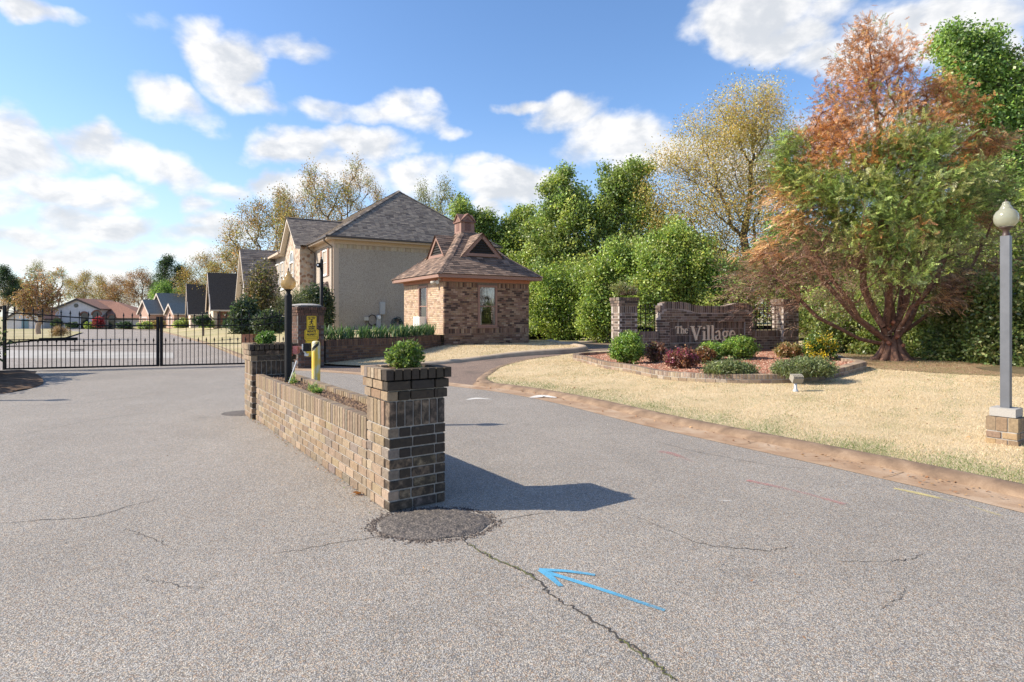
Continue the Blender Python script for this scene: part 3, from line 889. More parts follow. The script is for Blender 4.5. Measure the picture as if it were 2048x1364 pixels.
def unit(x, y):
    l = math.hypot(x, y); return (x / l, y / l)
def quad_prism(mb, p, v, u, v0, v1, u0, u1, z0, z1):
    P = lambda a, b, z: (p[0] + v[0] * a + u[0] * b, p[1] + v[1] * a + u[1] * b, z)
    mb.hexa([P(v0, u0, z0), P(v1, u0, z0), P(v1, u1, z0), P(v0, u1, z0), P(v0, u0, z1), P(v1, u0, z1), P(v1, u1, z1), P(v0, u1, z1)])

# ---------------------------------------------------------------- the brick planter between the two lanes
u = unit(-806, 1180); v = (u[1], -u[0])
v = (-v[0], -v[1]) if v[0] < 0 else v
PN = gp(777, 1026)
planter = thing('brick_planter', 'long low brick planter with square end pillars standing in the asphalt between the lanes', 'planter', (PN[0], PN[1], 0))
C1, SO, CAP = .087, .222, .10
def st_planter(side, z):
    if side in 'vy':
        if z > 1.08: return .94
        if z > .90: return .98
        if z > .68: return .64
        if z > .58: return .84
        if z > .42: return .90
        return .66
    return .24 if z > .9 else .18
M1 = Masonry(PAL_PLANTER, 3)
cs = [(C1, 'r', 0)] * 8 + [(SO, 's', 0), (C1, 'r', .014), (C1, 'r', .028), (CAP, 's', .042)]
M1.pillar(PN, v, u, .53, .51, 0, cs, st_planter)
T2 = 5.35
PF = (PN[0] + u[0] * T2 - v[0] * .06, PN[1] + u[1] * T2 - v[1] * .06)
M1.pillar(PF, v, u, .66, .60, 0, cs, lambda s_, z: .72 if s_ in 'vy' else .14)
WL = T2 - .51
pw = (PN[0] + u[0] * .51, PN[1] + u[1] * .51)
for i in range(6):
    M1.lay(pw, u, v, WL, i * .0845, .0845, .222, .111 * (i % 2), .095, 'u', .20)
ns = round(WL / .0745)
M1.lay(pw, u, v, WL, .507, .216, WL / ns, 0, .095, 'u', .20)
pr = (pw[0] + v[0] * .53, pw[1] + v[1] * .53); vn = (-v[0], -v[1])
for i in range(6):
    M1.lay(pr, u, vn, WL, i * .0845, .0845, .222, .111 * (i % 2), .095, 'y', .3, False)
M1.lay(pr, u, vn, WL, .507, .216, WL / ns, 0, .095, 'y', .25, False)
M1.finish(planter, 300)
mb = MB()
i_ = .013
quad_prism(mb, PN, v, u, i_, .53 - i_, i_, .51 - i_, 0.0, 1.06)
quad_prism(mb, PF, v, u, i_, .66 - i_, i_, .60 - i_, 0.0, 1.06)
quad_prism(mb, pw, v, u, i_, .089, 0, WL, 0.0, .705)
quad_prism(mb, pw, v, u, .53 - .089, .53 - i_, 0, WL, 0.0, .70)
mb.build('mortar', M_mortar, planter)
mb = MB()
quad_prism(mb, pw, v, u, .090, .53 - .090, 0.001, WL - .001, 0.0, .655)
quad_prism(mb, PN, v, u, .075, .455, .075, .435, 1.062, 1.165)
quad_prism(mb, PF, v, u, .075, .585, .075, .525, 1.062, 1.165)
o = mb.build('soil', M_soil, planter)
# crumbs of soil so that the bed is not a flat board
def crumbs(name, parent, spots, n, zf, sz, mat, tints):
    V = []; Fc = []; T = []
    for k in range(n):
        x, y = spots(); z = zf(x, y)
        r = sz * RNG.uniform(.4, 1.3); a = RNG.uniform(0, 6.28, 3)
        b = len(V)
        for q in range(3):
            th = a[0] + q * 2.1
            V.append((x + r * math.cos(th), y + r * math.sin(th), z - .2 * r))
        V.append((x, y, z + r * RNG.uniform(.4, 1.0)))
        Fc += [(b, b + 1, b + 3), (b + 1, b + 2, b + 3), (b + 2, b, b + 3)]
        c = np.array(tints[RNG.integers(len(tints))]) * RNG.uniform(.7, 1.3)
        T += [c] * 3
    V = np.array(V) - np.array(BASE[parent.name]) if parent else np.array(V)
    o = np_mesh(name, V, np.array(Fc), T, mat, parent)
    o['kind'] = 'stuff'
    return o
def sp_bed():
    a, b = RNG.uniform(.1, .43), RNG.uniform(0, WL)
    return pw[0] + v[0] * a + u[0] * b, pw[1] + v[1] * a + u[1] * b
crumbs('soil_crumbs', planter, sp_bed, 2600, lambda x, y: .655, .022, M_tint, [(.13, .085, .06), (.19, .12, .08), (.09, .06, .045), (.26, .17, .10)])

crumbs('loose_grit', None, PEND_GRIT, 900, lambda x, y: .002, .011, M_tint, [(.07, .06, .055), (.11, .09, .08), (.16, .13, .11)])
# ---------------------------------------------------------------- the brick gate pillar that carries the yellow signs
gu = unit(-.65, .76); gv = unit(.76, .65)
GP = (-6.64, 18.3)
gatepost = thing('gate_pillar', 'tall dark brick gate pillar carrying the yellow signs at the end of the iron gate', 'pillar', (GP[0], GP[1], 0))
M2 = Masonry(PAL_GATE, 5)
M2.pillar(GP, gv, gu, .84, .84, -.02, [(C1, 'r', 0)] * 8 + [(SO, 's', 0)] + [(C1, 'r', 0)] * 6 + [(SO, 's', 0), (C1, 'r', .018), (C1, 'r', .036), (.10, 's', .054)], lambda s_, z: (.34 if z > 1.5 else .22) if s_ in 'vy' else .03)
M2.finish(gatepost, 300)
mb = MB(); quad_prism(mb, GP, gv, gu, .006, .834, .006, .834, -.02, 1.95); mb.build('mortar', M_mortar_dk, gatepost)
mb = MB()
c0 = (GP[0] + gv[0] * .42 + gu[0] * .42, GP[1] + gv[1] * .42 + gu[1] * .42)
mb.lathe((c0[0], c0[1], 1.955), [(.0, 0), (.47, 0), (.47, .02), (.40, .045), (.2, .07), (0, .075)], 16); mb.build('cap_stone', M_pale, gatepost)
# its twin stands just out of view at the other end of the gate and throws its shadow over the road
g2 = thing('gate_pillar', 'dark brick gate pillar at the far left end of the iron gate', 'pillar', (-15.35, 15.85, 0))
M2b = Masonry(PAL_GATE, 6)
M2b.pillar((-15.35, 15.85), (1, 0), (0, 1), .84, .84, -.02, [(C1, 'r', 0)] * 8 + [(SO, 's', 0)] + [(C1, 'r', 0)] * 6 + [(SO, 's', 0), (C1, 'r', .018), (C1, 'r', .036), (.10, 's', .054)], .2, vis=(False,) * 4)
M2b.finish(g2, 0)

# ---------------------------------------------------------------- retaining wall of the iris bed
rw_path = catmull([(-6.15, 19.5), (-5.4, 20.6), (-4.41, 21.6), (-3.6, 23.2), (-3.06, 25.35)], 12)
def along(path, step):
    seg = np.linalg.norm(np.diff(path, axis=0), axis=1); cum = np.concatenate([[0], np.cumsum(seg)])
    n = int(cum[-1] / step); sv = (np.arange(n) + .5) * cum[-1] / n
    P = np.column_stack([np.interp(sv, cum, path[:, k]) for k in (0, 1)])
    Q = np.column_stack([np.interp(np.minimum(sv + .02, cum[-1]), cum, path[:, k]) for k in (0, 1)])
    R_ = np.column_stack([np.interp(np.maximum(sv - .02, 0), cum, path[:, k]) for k in (0, 1)])
    D = Q - R_; D /= np.linalg.norm(D, axis=1)[:, None]
    return P, D, cum[-1] / n
def curved_course(M, path, z, h, bl, off, depth, side, stain, vis=True, inward=1):
    P, D, b = along(path, bl)
    for p, d in zip(P, D):
        n = (-d[1] * inward, d[0] * inward)
        st = (p[0] - d[0] * b / 2 + d[0] * off, p[1] - d[1] * b / 2 + d[1] * off)
        zz = z(p[0], p[1]) if callable(z) else z
        M.lay(st, d, n, b, zz, h, b, 0, depth, side, stain, vis)
rwall = thing('retaining_wall', 'curved dark brick retaining wall in front of the iris bed beside the guard house', 'wall', (-6.15, 19.5, 0))
M3 = Masonry([(.145, .082, .055, 3), (.105, .062, .046, 3), (.20, .115, .07, 2)], 8)
for i in range(7):
    curved_course(M3, rw_path, i * C1, C1, .222, .111 * (i % 2), .095, 'v', lambda s_, z: .32)
curved_course(M3, rw_path, 7 * C1, SO, .0745, 0, .2, 'v', lambda s_, z: .36)
M3.finish(rwall, 300)
mb = MB()
q = offset(rw_path, .008); q2 = offset(rw_path, .19)
for a in range(len(q) - 1):
    mb.hexa([(q[a][0], q[a][1], -.05), (q[a + 1][0], q[a + 1][1], -.05), (q2[a + 1][0], q2[a + 1][1], -.05), (q2[a][0], q2[a][1], -.05),
             (q[a][0], q[a][1], .82), (q[a + 1][0], q[a + 1][1], .82), (q2[a + 1][0], q2[a + 1][1], .82), (q2[a][0], q2[a][1], .82)])
mb.build('mortar', M_mortar_dk, rwall)

# ---------------------------------------------------------------- low curved brick edging round the sign bed
bed_path = catmull([(3.6, 20.6), (2.5, 20.5), (2.02, 19.7), (2.2, 18.2), (2.88, 15.7), (3.65, 13.75), (4.66, 12.75), (6.10, 12.58), (7.36, 13.15), (8.45, 14.05)], 8)
bed_path2 = np.array([(8.45, 14.05), (8.75, 14.75), (9.25, 16.3), (10.0, 18.5), (9.9, 20.4)])
bedwall = thing('bed_edging', 'low curved brick edging round the red mulch bed of the entrance sign', 'edging', (4.66, 12.75, 0))
M4 = Masonry(PAL_BED, 9)
hb = lambda x, y: float(h_island(x, y))
def st_bed(s_, z): return .24
for path in (bed_path, bed_path2):
    curved_course(M4, path, lambda x, y: hb(x, y) - .005, .09, .225, 0, .10, 'v', st_bed, True, 1)
    curved_course(M4, path, lambda x, y: hb(x, y) + .085, .115, .0745, 0, .20, 'v', st_bed, True, 1)
M4.finish(bedwall, 300)
mb = MB()
for path in (bed_path, bed_path2):
    q = offset(path, .008); q2 = offset(path, .185)
    for a in range(len(q) - 1):
        z0, z1 = hb(*q[a]), hb(*q[a + 1])
        mb.hexa([(q[a][0], q[a][1], z0 - .1), (q[a + 1][0], q[a + 1][1], z1 - .1), (q2[a + 1][0], q2[a + 1][1], z1 - .1), (q2[a][0], q2[a][1], z0 - .1),
                 (q[a][0], q[a][1], z0 + .187), (q[a + 1][0], q[a + 1][1], z1 + .187), (q2[a + 1][0], q2[a + 1][1], z1 + .187), (q2[a][0], q2[a][1], z0 + .187)])
mb.build('mortar', M_mortar, bedwall)
h_mulch = lambda x, y: h_island(x, y) + .12 + .03 * np.sin(np.asarray(x) * 3.1) * np.sin(np.asarray(y) * 2.7)
mulch_poly = [tuple(p) for p in offset(bed_path, .15)] + [tuple(p) for p in offset(bed_path2, .15)[1:]] + [(9.8, 21.5), (4, 20.9)]
patch('mulch_bed', mulch_poly, h_mulch, .3, M_mulch)
MP = np.array(mulch_poly)
def sp_mulch():
    while True:
        p = np.array([[RNG.uniform(2, 10), RNG.uniform(12.6, 20)]])
        if inside(MP, p)[0]: return p[0]
crumbs('mulch_chips', None, sp_mulch, 9000, lambda x, y: float(h_mulch(x, y)), .035, M_tint, [(.34, .155, .10), (.42, .23, .16), (.25, .11, .07), (.48, .32, .23)])
# ================================================================ the entrance sign
sd = unit(.951, .309); sn = (sd[1], -sd[0]); sb = (-sn[0], -sn[1])
S0 = (3.7, 19.0)
def SP(s, q=0.0, z=0.0):      # along the sign, q towards the camera
    return (S0[0] + sd[0] * s + sn[0] * q, S0[1] + sd[1] * s + sn[1] * q, z)
sign = thing('entrance_sign', 'dark brick entrance wall with raised letters reading The Village between two pillars', 'sign', SP(3, 0, .15))
M5 = Masonry(PAL_SIGN, 11)
zb = .12
PCS = [(C1, 'r', 0)] * 8 + [(SO, 's', 0)] + [(C1, 'r', 0)] * 7 + [(SO, 's', 0), (C1, 'r', .016), (C1, 'r', .032), (.11, 's', .048)]
ZP = .20
for s0, w in ((-.34, .66), (6.12, .68)):
    p = SP(s0, .12)
    M5.pillar((p[0], p[1]), sd, sb, w, .55, ZP, PCS, lambda s_, z: (.20 if z > 1.6 else .10) if s_ in 'vy' else .02)
def top_outline(s):
    t = (s - 1.22) / (4.91 - 1.22)
    if t < .07: return 2.11 - .17 * (1 - t / .07) ** 2
    if t > .93: return 2.08 - .17 * ((t - .93) / .07) ** 2
    base = 2.11 + (2.08 - 2.11) * t
    dip = .115 * (ss(t, .22, .42) - ss(t, .66, .84))
    return float(base - dip)
def bow(s): return 0.0
# rowlock that follows the wavy top
s_ = 1.22
while s_ < 4.905:
    zt = top_outline(s_ + .039)
    p = SP(s_); M5.lay((p[0], p[1]), sd, sb, .078, zt - .245, .245, .078, 0, .30, 'v', .22)
    s_ += .0785
zr = 1.445; i = 0
while zr < 1.87:
    a0, a1 = 1.25, 4.88
    x = a0 - (.111 if i % 2 else 0)
    while x < a1:
        q0, q1 = max(x, a0), min(x + .222, a1); x += .222
        lim = min(top_outline(q0), top_outline(q1), top_outline((q0 + q1) / 2)) - .25
        hh = min(C1, lim - zr)
        if hh > .03 and q1 - q0 > .03:
            p = SP(q0); M5.lay((p[0], p[1]), sd, sb, q1 - q0, zr, hh, q1 - q0, 0, .28, 'v', .16)
    zr += C1; i += 1
i = 0; zr = ZP
while zr < 1.44:
    for a0, a1 in ((1.22, 1.60), (4.60, 4.91)):
        p = SP(a0); M5.lay((p[0], p[1]), sd, sb, a1 - a0, zr, C1, .222, .111 * (i % 2), .28, 'v', .14)
    if zr < .70:
        p = SP(1.60, -.0); M5.lay((p[0], p[1]), sd, sb, 3.0, zr, C1, .222, .111 * (i % 2), .28, 'v', .14)
    zr += C1; i += 1
nst = 38
for k in range(3):
    p = SP(1.60, -.06); M5.lay((p[0], p[1]), sd, sb, 3.0, .735 + k * .2365, .2365, 3.0 / nst, 0, .20, 'v', .22)
for a0, a1 in ((.32, 1.22), (4.91, 6.12)):
    for i in range(8):
        p = SP(a0, -.06); M5.lay((p[0], p[1]), sd, sb, a1 - a0, ZP + i * C1, C1, .222, .111 * (i % 2), .22, 'v', .2)
    p = SP(a0, -.06); M5.lay((p[0], p[1]), sd, sb, a1 - a0, ZP + 8 * C1, .235, .076, 0, .22, 'v', .32)
M5.finish(sign, 300)
mb = MB()
for s0, w in ((-.34, .66), (6.12, .68)):
    p = SP(s0, .12); quad_prism(mb, p, sd, sb, .006, w - .006, .006, .544, ZP - .3, 2.22)
def sbox(mb, a0, a1, q0, q1, z0, z1): mb.hexa([SP(a0, q1, z0), SP(a1, q1, z0), SP(a1, q0, z0), SP(a0, q0, z0), SP(a0, q1, z1), SP(a1, q1, z1), SP(a1, q0, z1), SP(a0, q0, z1)])
sbox(mb, 1.235, 4.895, -.29, -.075, ZP - .3, 1.45)
sbox(mb, 1.235, 1.595, -.075, -.007, ZP - .3, 1.45); sbox(mb, 4.605, 4.895, -.075, -.007, ZP - .3, 1.45)
xs = np.linspace(1.235, 4.895, 40)
for a, b in zip(xs[:-1], xs[1:]):
    sbox(mb, a, b, -.285, -.007, 1.44, min(top_outline(a), top_outline(b)) - .01)
sbox(mb, .32, 1.22, -.26, -.067, ZP - .3, 1.11); sbox(mb, 4.91, 6.12, -.26, -.067, ZP - .3, 1.11)
mb.build('mortar', M_mortar_lt, sign)
# iron panels either side
for a0, a1 in ((.34, 1.20), (4.93, 6.10)):
    mb = MB(); n = max(4, round((a1 - a0) / .17))
    for k in range(n):
        s_ = a0 + (k + .5) * (a1 - a0) / n
        mb.bar(SP(s_, -.16, 1.125), SP(s_, -.16, 1.93), .022, .022)
        mb.lathe(SP(s_, -.16, 1.93), [(.0, 0), (.022, .0), (.028, .03), (.014, .07), (0, .11)], 6)
    for zz in (1.20, 1.72, 1.86):
        mb.bar(SP(a0, -.16, zz), SP(a1, -.16, zz), .028, .028)
    mb.build('iron_panel', M_black, sign)

# ---- raised letters drawn as strokes in letter units (x right, y up, cap height 1)
def arc(cx, cy, rx, ry, a0, a1, n=14):
    return [(cx + rx * math.cos(math.radians(a0 + (a1 - a0) * k / n)), cy + ry * math.sin(math.radians(a0 + (a1 - a0) * k / n))) for k in range(n + 1)]
def stroke_poly(pts, w):
    P = np.array(pts, float); n = len(P)
    t = np.gradient(P, axis=0); t /= np.linalg.norm(t, axis=1)[:, None]
    N = np.stack([-t[:, 1], t[:, 0]], 1)
    ww = np.interp(np.linspace(0, 1, n), np.linspace(0, 1, len(w)), w) if hasattr(w, '__len__') else np.full(n, w)
    return P + N * ww[:, None] / 2, P - N * ww[:, None] / 2
TH, TN = .17, .065
GL = {
 'T': (.86, [([(.04, .965), (.82, .965)], .07), ([(.43, .97), (.43, 0.0)], TH), ([(.25, .03), (.61, .03)], .055), ([(.05, 1.0), (.03, .74)], [.09, .03]), ([(.81, 1.0), (.83, .74)], [.09, .03])]),
 'h': (.74, [([(.16, 1.05), (.16, 0)], TH * .85), ([(.03, 1.02), (.16, 1.05)], .05), ([(.16, .45)] + arc(.37, .42, .21, .22, 150, 0, 8) + [(.58, .03)], [.04, .07, .12, .145, .145]), ([(.03, .03), (.31, .03)], .05), ([(.45, .03), (.73, .03)], .05)]),
 'e': (.62, [(arc(.31, .33, .235, .31, 8, 330, 26), [.06, .075, .14, .16, .14, .08, .04]), ([(.09, .37), (.55, .37)], .05)]),
 'V': (1.02, [([(.17, .97), (.53, .02)], [.21, .20]), ([(.50, .03), (.86, .97)], [.06, .075]), ([(.0, .972), (.36, .972)], .055), ([(.68, .972), (1.02, .972)], .055)]),
 'i': (.36, [([(.19, .64), (.19, 0)], TH), ([(.05, .62), (.19, .645)], .05), ([(.03, .03), (.35, .03)], .055), (arc(.18, .86, .045, .045, 0, 360, 12), .09)]),
 'l': (.36, [([(.19, 1.03), (.19, 0)], TH), ([(.05, 1.01), (.19, 1.035)], .05), ([(.03, .03), (.35, .03)], .055)]),
 'a': (.62, [(arc(.27, .47, .17, .165, 165, 20, 8) + [(.445, .40), (.45, .10), (.50, .04), (.60, .07)], [.13, .06, .07, .15, .15, .10, .04]), ([(.44, .39), (.28, .33)] + arc(.22, .17, .14, .15, 110, 320, 10) + [(.43, .16)], [.04, .05, .13, .14, .07, .04])]),
 'g': (.66, [(arc(.30, .42, .185, .205, 0, 360, 20), [.13, .07, .13, .07, .13]), ([(.42, .56), (.52, .63), (.62, .60)], [.05, .07, .09]), ([(.22, .23), (.14, .13), (.22, .06), (.42, .03)], [.04, .06, .09, .11]), (arc(.31, -.13, .26, .14, 40, 400, 22), [.12, .07, .06, .08, .07, .08, .12])]),
}
def put_letters(text, s0, z0, sc, gap):
    x = s0
    for ch in text:
        wid, strokes = GL[ch]
        mb = MB(); k = 0
        for pts, w in strokes:
            if len(pts) == 2: pts = [pts[0], ((pts[0][0] + pts[1][0]) / 2, (pts[0][1] + pts[1][1]) / 2), pts[1]]
            A, B = stroke_poly(pts, w); n = len(A)
            dq = .022 + k * .0012; k += 1
            f = lambda p, q: SP(x + p[0] * sc * .90, q, z0 + p[1] * sc)
            vs = [f(p, -.058) for p in A] + [f(p, -.058) for p in B] + [f(p, -.06 + dq + .02) for p in A] + [f(p, -.06 + dq + .02) for p in B]
            fs = []
            for i in range(n - 1):
                fs += [(2 * n + i, 2 * n + i + 1, 3 * n + i + 1, 3 * n + i), (i, i + 1, 2 * n + i + 1, 2 * n + i), (n + i + 1, n + i, 3 * n + i, 3 * n + i + 1)]
            fs += [(0, n, 3 * n, 2 * n), (n - 1, 2 * n - 1, 4 * n - 1, 3 * n - 1)]
            mb.add(vs, fs)
        mb.build('letter', M_letter, sign)
        x += wid * sc * .90 + gap
put_letters('The', 1.83, 1.046, .24, .006)
put_letters('Village', 2.41, .81, .485, .012)

# ================================================================ roofs
def tri_tabs(mb, O, al, up, left, right, H, row=.145, w=.31, thick=.014, pal=None, rnd=None, nrm=None):
    """rows of overlapping shingle tabs; left(t)/right(t) bound the row at upslope distance t"""
    O, al, up = Vector(O), Vector(al), Vector(up)
    n = al.cross(up).normalized()
    if n.z < 0: n = -n
    t = 0.0; r = 0
    while t < H - 1e-4:
        t1 = min(t + row, H)
        a0, a1 = left(t), right(t); b0, b1 = left(t1), right(t1)
        x = a0 - (w / 2 if r % 2 else 0) - rnd.uniform(0, .1)
        while x < max(a1, b1):
            x0, x1 = x, x + w - .006; x += w
            lo0, lo1 = max(x0, a0), min(x1, a1); hi0, hi1 = max(x0, b0), min(x1, b1)
            if lo1 - lo0 < .01: continue
            if hi1 < hi0: hi0 = hi1 = min(max((lo0 + lo1) / 2, b0), b1)
            c = rnd.choices(pal, [p[3] for p in pal])[0]; k = rnd.uniform(.85, 1.15)
            mb.tint = (c[0] * k, c[1] * k, c[2] * k, 0)
            th = thick * rnd.uniform(.7, 1.3)
            A = O + al * lo0 + up * t; B = O + al * lo1 + up * t
            Cc = O + al * hi1 + up * t1; D = O + al * hi0 + up * t1
            mb.add([A, B, A + n * th, B + n * th, Cc + n * .002, D + n * .002], [(2, 3, 4, 5), (0, 1, 3, 2)])
        t = t1; r += 1
RRND = random.Random(4)
PAL_ROOF_G = [(.215, .148, .112, 4), (.165, .115, .09, 3), (.265, .185, .14, 2), (.11, .08, .066, 1.4)]
PAL_ROOF_B = [(.225, .19, .16, 4), (.18, .15, .13, 3), (.27, .225, .185, 2), (.13, .11, .10, 1)]
class Fr:
    def __init__(s, o, v, u): s.o = o; s.v = v; s.u = u
    def P(s, a, b, z): return Vector((s.o[0] + s.v[0] * a + s.u[0] * b, s.o[1] + s.v[1] * a + s.u[1] * b, z))
    def D(s, a, b, z=0): return Vector((s.v[0] * a + s.u[0] * b, s.v[1] * a + s.u[1] * b, z))
def fbox(mb, fr, a0, a1, b0, b1, z0, z1):
    mb.hexa([fr.P(a0, b0, z0), fr.P(a1, b0, z0), fr.P(a1, b1, z0), fr.P(a0, b1, z0), fr.P(a0, b0, z1), fr.P(a1, b0, z1), fr.P(a1, b1, z1), fr.P(a0, b1, z1)])

def window(parent, fr, face, x0, x1, z0, z1, fw=.06, style='double', mat=None, pane=None, curtain=False, depth=.0, sill=True, at=0.0):
    """window on the face a = at ('a': looks to -a, runs along b) or b = at ('b': looks to -b, runs along a)"""
    mat = mat or M_trim; pane = pane or M_pane
    def bx(mb, p0, p1, q0, q1, zz0, zz1):          # q outward-positive
        if face == 'b': fbox(mb, fr, p0, p1, at - q1, at - q0, zz0, zz1)
        else: fbox(mb, fr, at - q1, at - q0, p0, p1, zz0, zz1)
    mb = MB()
    q0, q1 = depth - .05, depth + .03
    bx(mb, x0, x0 + fw, q0, q1, z0, z1); bx(mb, x1 - fw, x1, q0, q1, z0, z1)
    bx(mb, x0 + fw, x1 - fw, q0, q1, z1 - fw, z1); bx(mb, x0 + fw, x1 - fw, q0, q1, z0, z0 + fw)
    zm = (z0 + z1) / 2
    if style == 'double': bx(mb, x0 + fw, x1 - fw, q0, q1 - .02, zm - .022, zm + .022)
    o = mb.build('window', mat, parent)
    for k in range(2 if style == 'double' else 1):
        a, b = (z0 + fw, zm - .022) if k == 0 and style == 'double' else ((zm + .022, z1 - fw) if style == 'double' else (z0 + fw, z1 - fw))
        pb = MB(); bx(pb, x0 + fw, x1 - fw, depth - .035, depth - .03, a, b)
        pb.build('pane', M_clear if curtain else pane, o)
    if sill:
        sb_ = MB(); bx(sb_, x0 - .05, x1 + .05, depth - .05, depth + .07, z0 - .05, z0 - .002); sb_.build('sill', mat, o)
    if curtain:
        cb = MB()
        n = 26; W_ = x1 - x0 - 2 * fw
        for lo, hi in ((z0 + fw, zm), (zm, z1 - fw)):
            pass
        for half in (0, 1):
            for k in range(9):
                t0, t1 = k / 9, (k + 1) / 9
                def edge(t, zt):          # tied-back curtain
                    pull = .5 - .5 * math.cos(min(1, max(0, (1 - zt) * 1.35)) * math.pi)
                    return t * (.50 - .36 * pull * (1 if zt < 1 else 0))
                for r in range(6):
                    za, zb_ = r / 6, (r + 1) / 6
                    qs = []
                    for (t, zt) in ((t0, za), (t1, za), (t1, zb_), (t0, zb_)):
                        e = edge(t, zt) * W_
                        px = x0 + fw + (e if half == 0 else W_ - e)
                        off = -.045 + .016 * math.sin(t * 40 + half)
                        zz = z0 + fw + zt * (z1 - z0 - 2 * fw)
                        qs.append(fr.P(px, at - depth - off, zz) if face == 'b' else fr.P(at - depth - off, px, zz))
                    cb.poly(qs)
        c = cb.build('curtain', M_curtain, o, fix=False)
    return o

# ================================================================ guard house
GU = unit(-.515, .857); GV = unit(.857, .515)
gh = Fr((-2.95, 25.6), GV, GU)
GA, GB, GZ, GE = 4.38, 4.85, .15, 3.29
guard = thing('guard_house', 'small square brick guard house with brown pyramid roof and little cupola', 'guard house', gh.P(2.19, 2.42, .3))
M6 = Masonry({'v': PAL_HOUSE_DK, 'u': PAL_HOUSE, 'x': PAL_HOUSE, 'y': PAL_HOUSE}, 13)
rows = []; z = .25
spec = [('r', C1)] * 7 + [('s', .215)] + [('r', C1)] * 21 + [('s', .215)]
opa = [(1.655, 2.648, 1.13, 3.02)]; opb = [(1.825, 2.92, 1.12, 3.04)]
for i, (kd, h) in enumerate(spec):
    bl = .222 if kd == 'r' else .0745; of = .111 * (i % 2) if kd == 'r' else 0
    h = min(h, GE - z)
    if h < .03: break
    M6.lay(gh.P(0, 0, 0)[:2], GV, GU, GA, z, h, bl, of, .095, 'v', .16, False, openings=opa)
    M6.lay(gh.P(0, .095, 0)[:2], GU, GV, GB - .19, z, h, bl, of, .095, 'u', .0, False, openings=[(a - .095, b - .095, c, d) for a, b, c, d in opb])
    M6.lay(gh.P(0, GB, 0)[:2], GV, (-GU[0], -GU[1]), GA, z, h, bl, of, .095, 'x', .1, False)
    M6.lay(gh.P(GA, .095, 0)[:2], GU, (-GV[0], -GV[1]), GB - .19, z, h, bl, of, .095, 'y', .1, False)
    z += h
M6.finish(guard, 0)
mb = MB()       # backing of the brick skin, open at the windows
for a0, a1, z0, z1 in ((.01, 1.655, GZ, GE), (2.648, GA - .01, GZ, GE), (1.655, 2.648, GZ, 1.13), (1.655, 2.648, 3.02, GE)):
    fbox(mb, gh, a0, a1, .008, .20, z0, z1)
for b0, b1, z0, z1 in ((.205, 1.825, GZ, GE), (2.92, GB - .2, GZ, GE), (1.825, 2.92, GZ, 1.12), (1.825, 2.92, 3.04, GE)):
    fbox(mb, gh, .008, .20, b0, b1, z0, z1)
fbox(mb, gh, .01, GA - .01, GB - .195, GB - .008, GZ, GE); fbox(mb, gh, GA - .2, GA - .008, .205, GB - .2, GZ, GE)
mb.build('wall', M_mortar_br, guard)
mb = MB(); fbox(mb, gh, -.03, GA + .03, -.03, -.002, 3.14, 3.288); fbox(mb, gh, -.03, -.002, -.002, GB, 3.14, 3.288); mb.build('frieze', simple('rust_frieze', (.36, .15, .09), .6), guard)
mb = MB(); fbox(mb, gh, .21, GA - .21, .21, GB - .2, GZ, .55); mb.build('floor_slab', M_void, guard)
window(guard, gh, 'b', 1.655, 2.648, 1.13, 3.02, .10, curtain=True, depth=.0)
window(guard, gh, 'a', 1.825, 2.92, 1.12, 3.04, .10, curtain=True, depth=-.02)
# eave: soffit, fascia
OV = .45; ZF0, ZF1 = 3.29, 3.43
mb = MB(); fbox(mb, gh, -OV + .03, GA + OV - .03, -OV + .03, GB + OV - .03, ZF0, ZF0 + .03); mb.build('soffit', simple('rust_soffit', (.33, .135, .085), .6), guard)
mb = MB()
for a0, a1, b0, b1 in ((-OV, GA + OV, -OV, -OV + .03), (-OV, GA + OV, GB + OV - .03, GB + OV), (-OV, -OV + .03, -OV + .03, GB + OV - .03), (GA + OV - .03, GA + OV, -OV + .03, GB + OV - .03)):
    fbox(mb, gh, a0, a1, b0, b1, ZF0 - .005, ZF1)
mb.build('fascia', M_trim, guard)
# pyramid roof with a slight flare
ca, cb_ = GA / 2, GB / 2
Z1, Z2, ZA = ZF1 + .005, 4.36, 5.95
def roof_pt(k, z): return k, z
prof = [(0.0, Z1), (.43, Z2), (1.0, ZA)]
mb = MB()
def ring(k, z):
    a0, a1 = -OV - .03 + (ca + OV) * k, GA + OV + .03 - (GA - ca + OV) * k
    b0, b1 = -OV - .03 + (cb_ + OV) * k, GB + OV + .03 - (GB - cb_ + OV) * k
    return [gh.P(a0, b0, z), gh.P(a1, b0, z), gh.P(a1, b1, z), gh.P(a0, b1, z)]
rings = [ring(k, z) for k, z in prof]
deck = MB()
for r0, r1 in zip(rings[:-1], rings[1:]):
    for k in range(4):
        A, B, Cq, D = r0[k], r0[(k + 1) % 4], r1[(k + 1) % 4], r1[k]
        deck.add([A, B, Cq, D], [(0, 1, 2, 3)])
        al = (B - A).normalized(); mid0 = (A + B) / 2; mid1 = (D + Cq) / 2
        up = mid1 - mid0; up = up - al * up.dot(al); H = up.length; up.normalize()
        L0 = (B - A).length
        dl = (D - A).dot(al); dr = (Cq - A).dot(al)
        tri_tabs(mb, A + Vector((0, 0, .012)), al, up, lambda t, dl=dl, H=H: dl * t / H, lambda t, dr=dr, L0=L0, H=H: L0 + (dr - L0) * t / H, H, .15, .32, .016, PAL_ROOF_G, RRND)
roof = deck.build('roof', M_void, guard)
sh = mb.build('shingles', M_shingle, roof, fix=False); sh['kind'] = 'stuff'
mb = MB(); rr = random.Random(9)
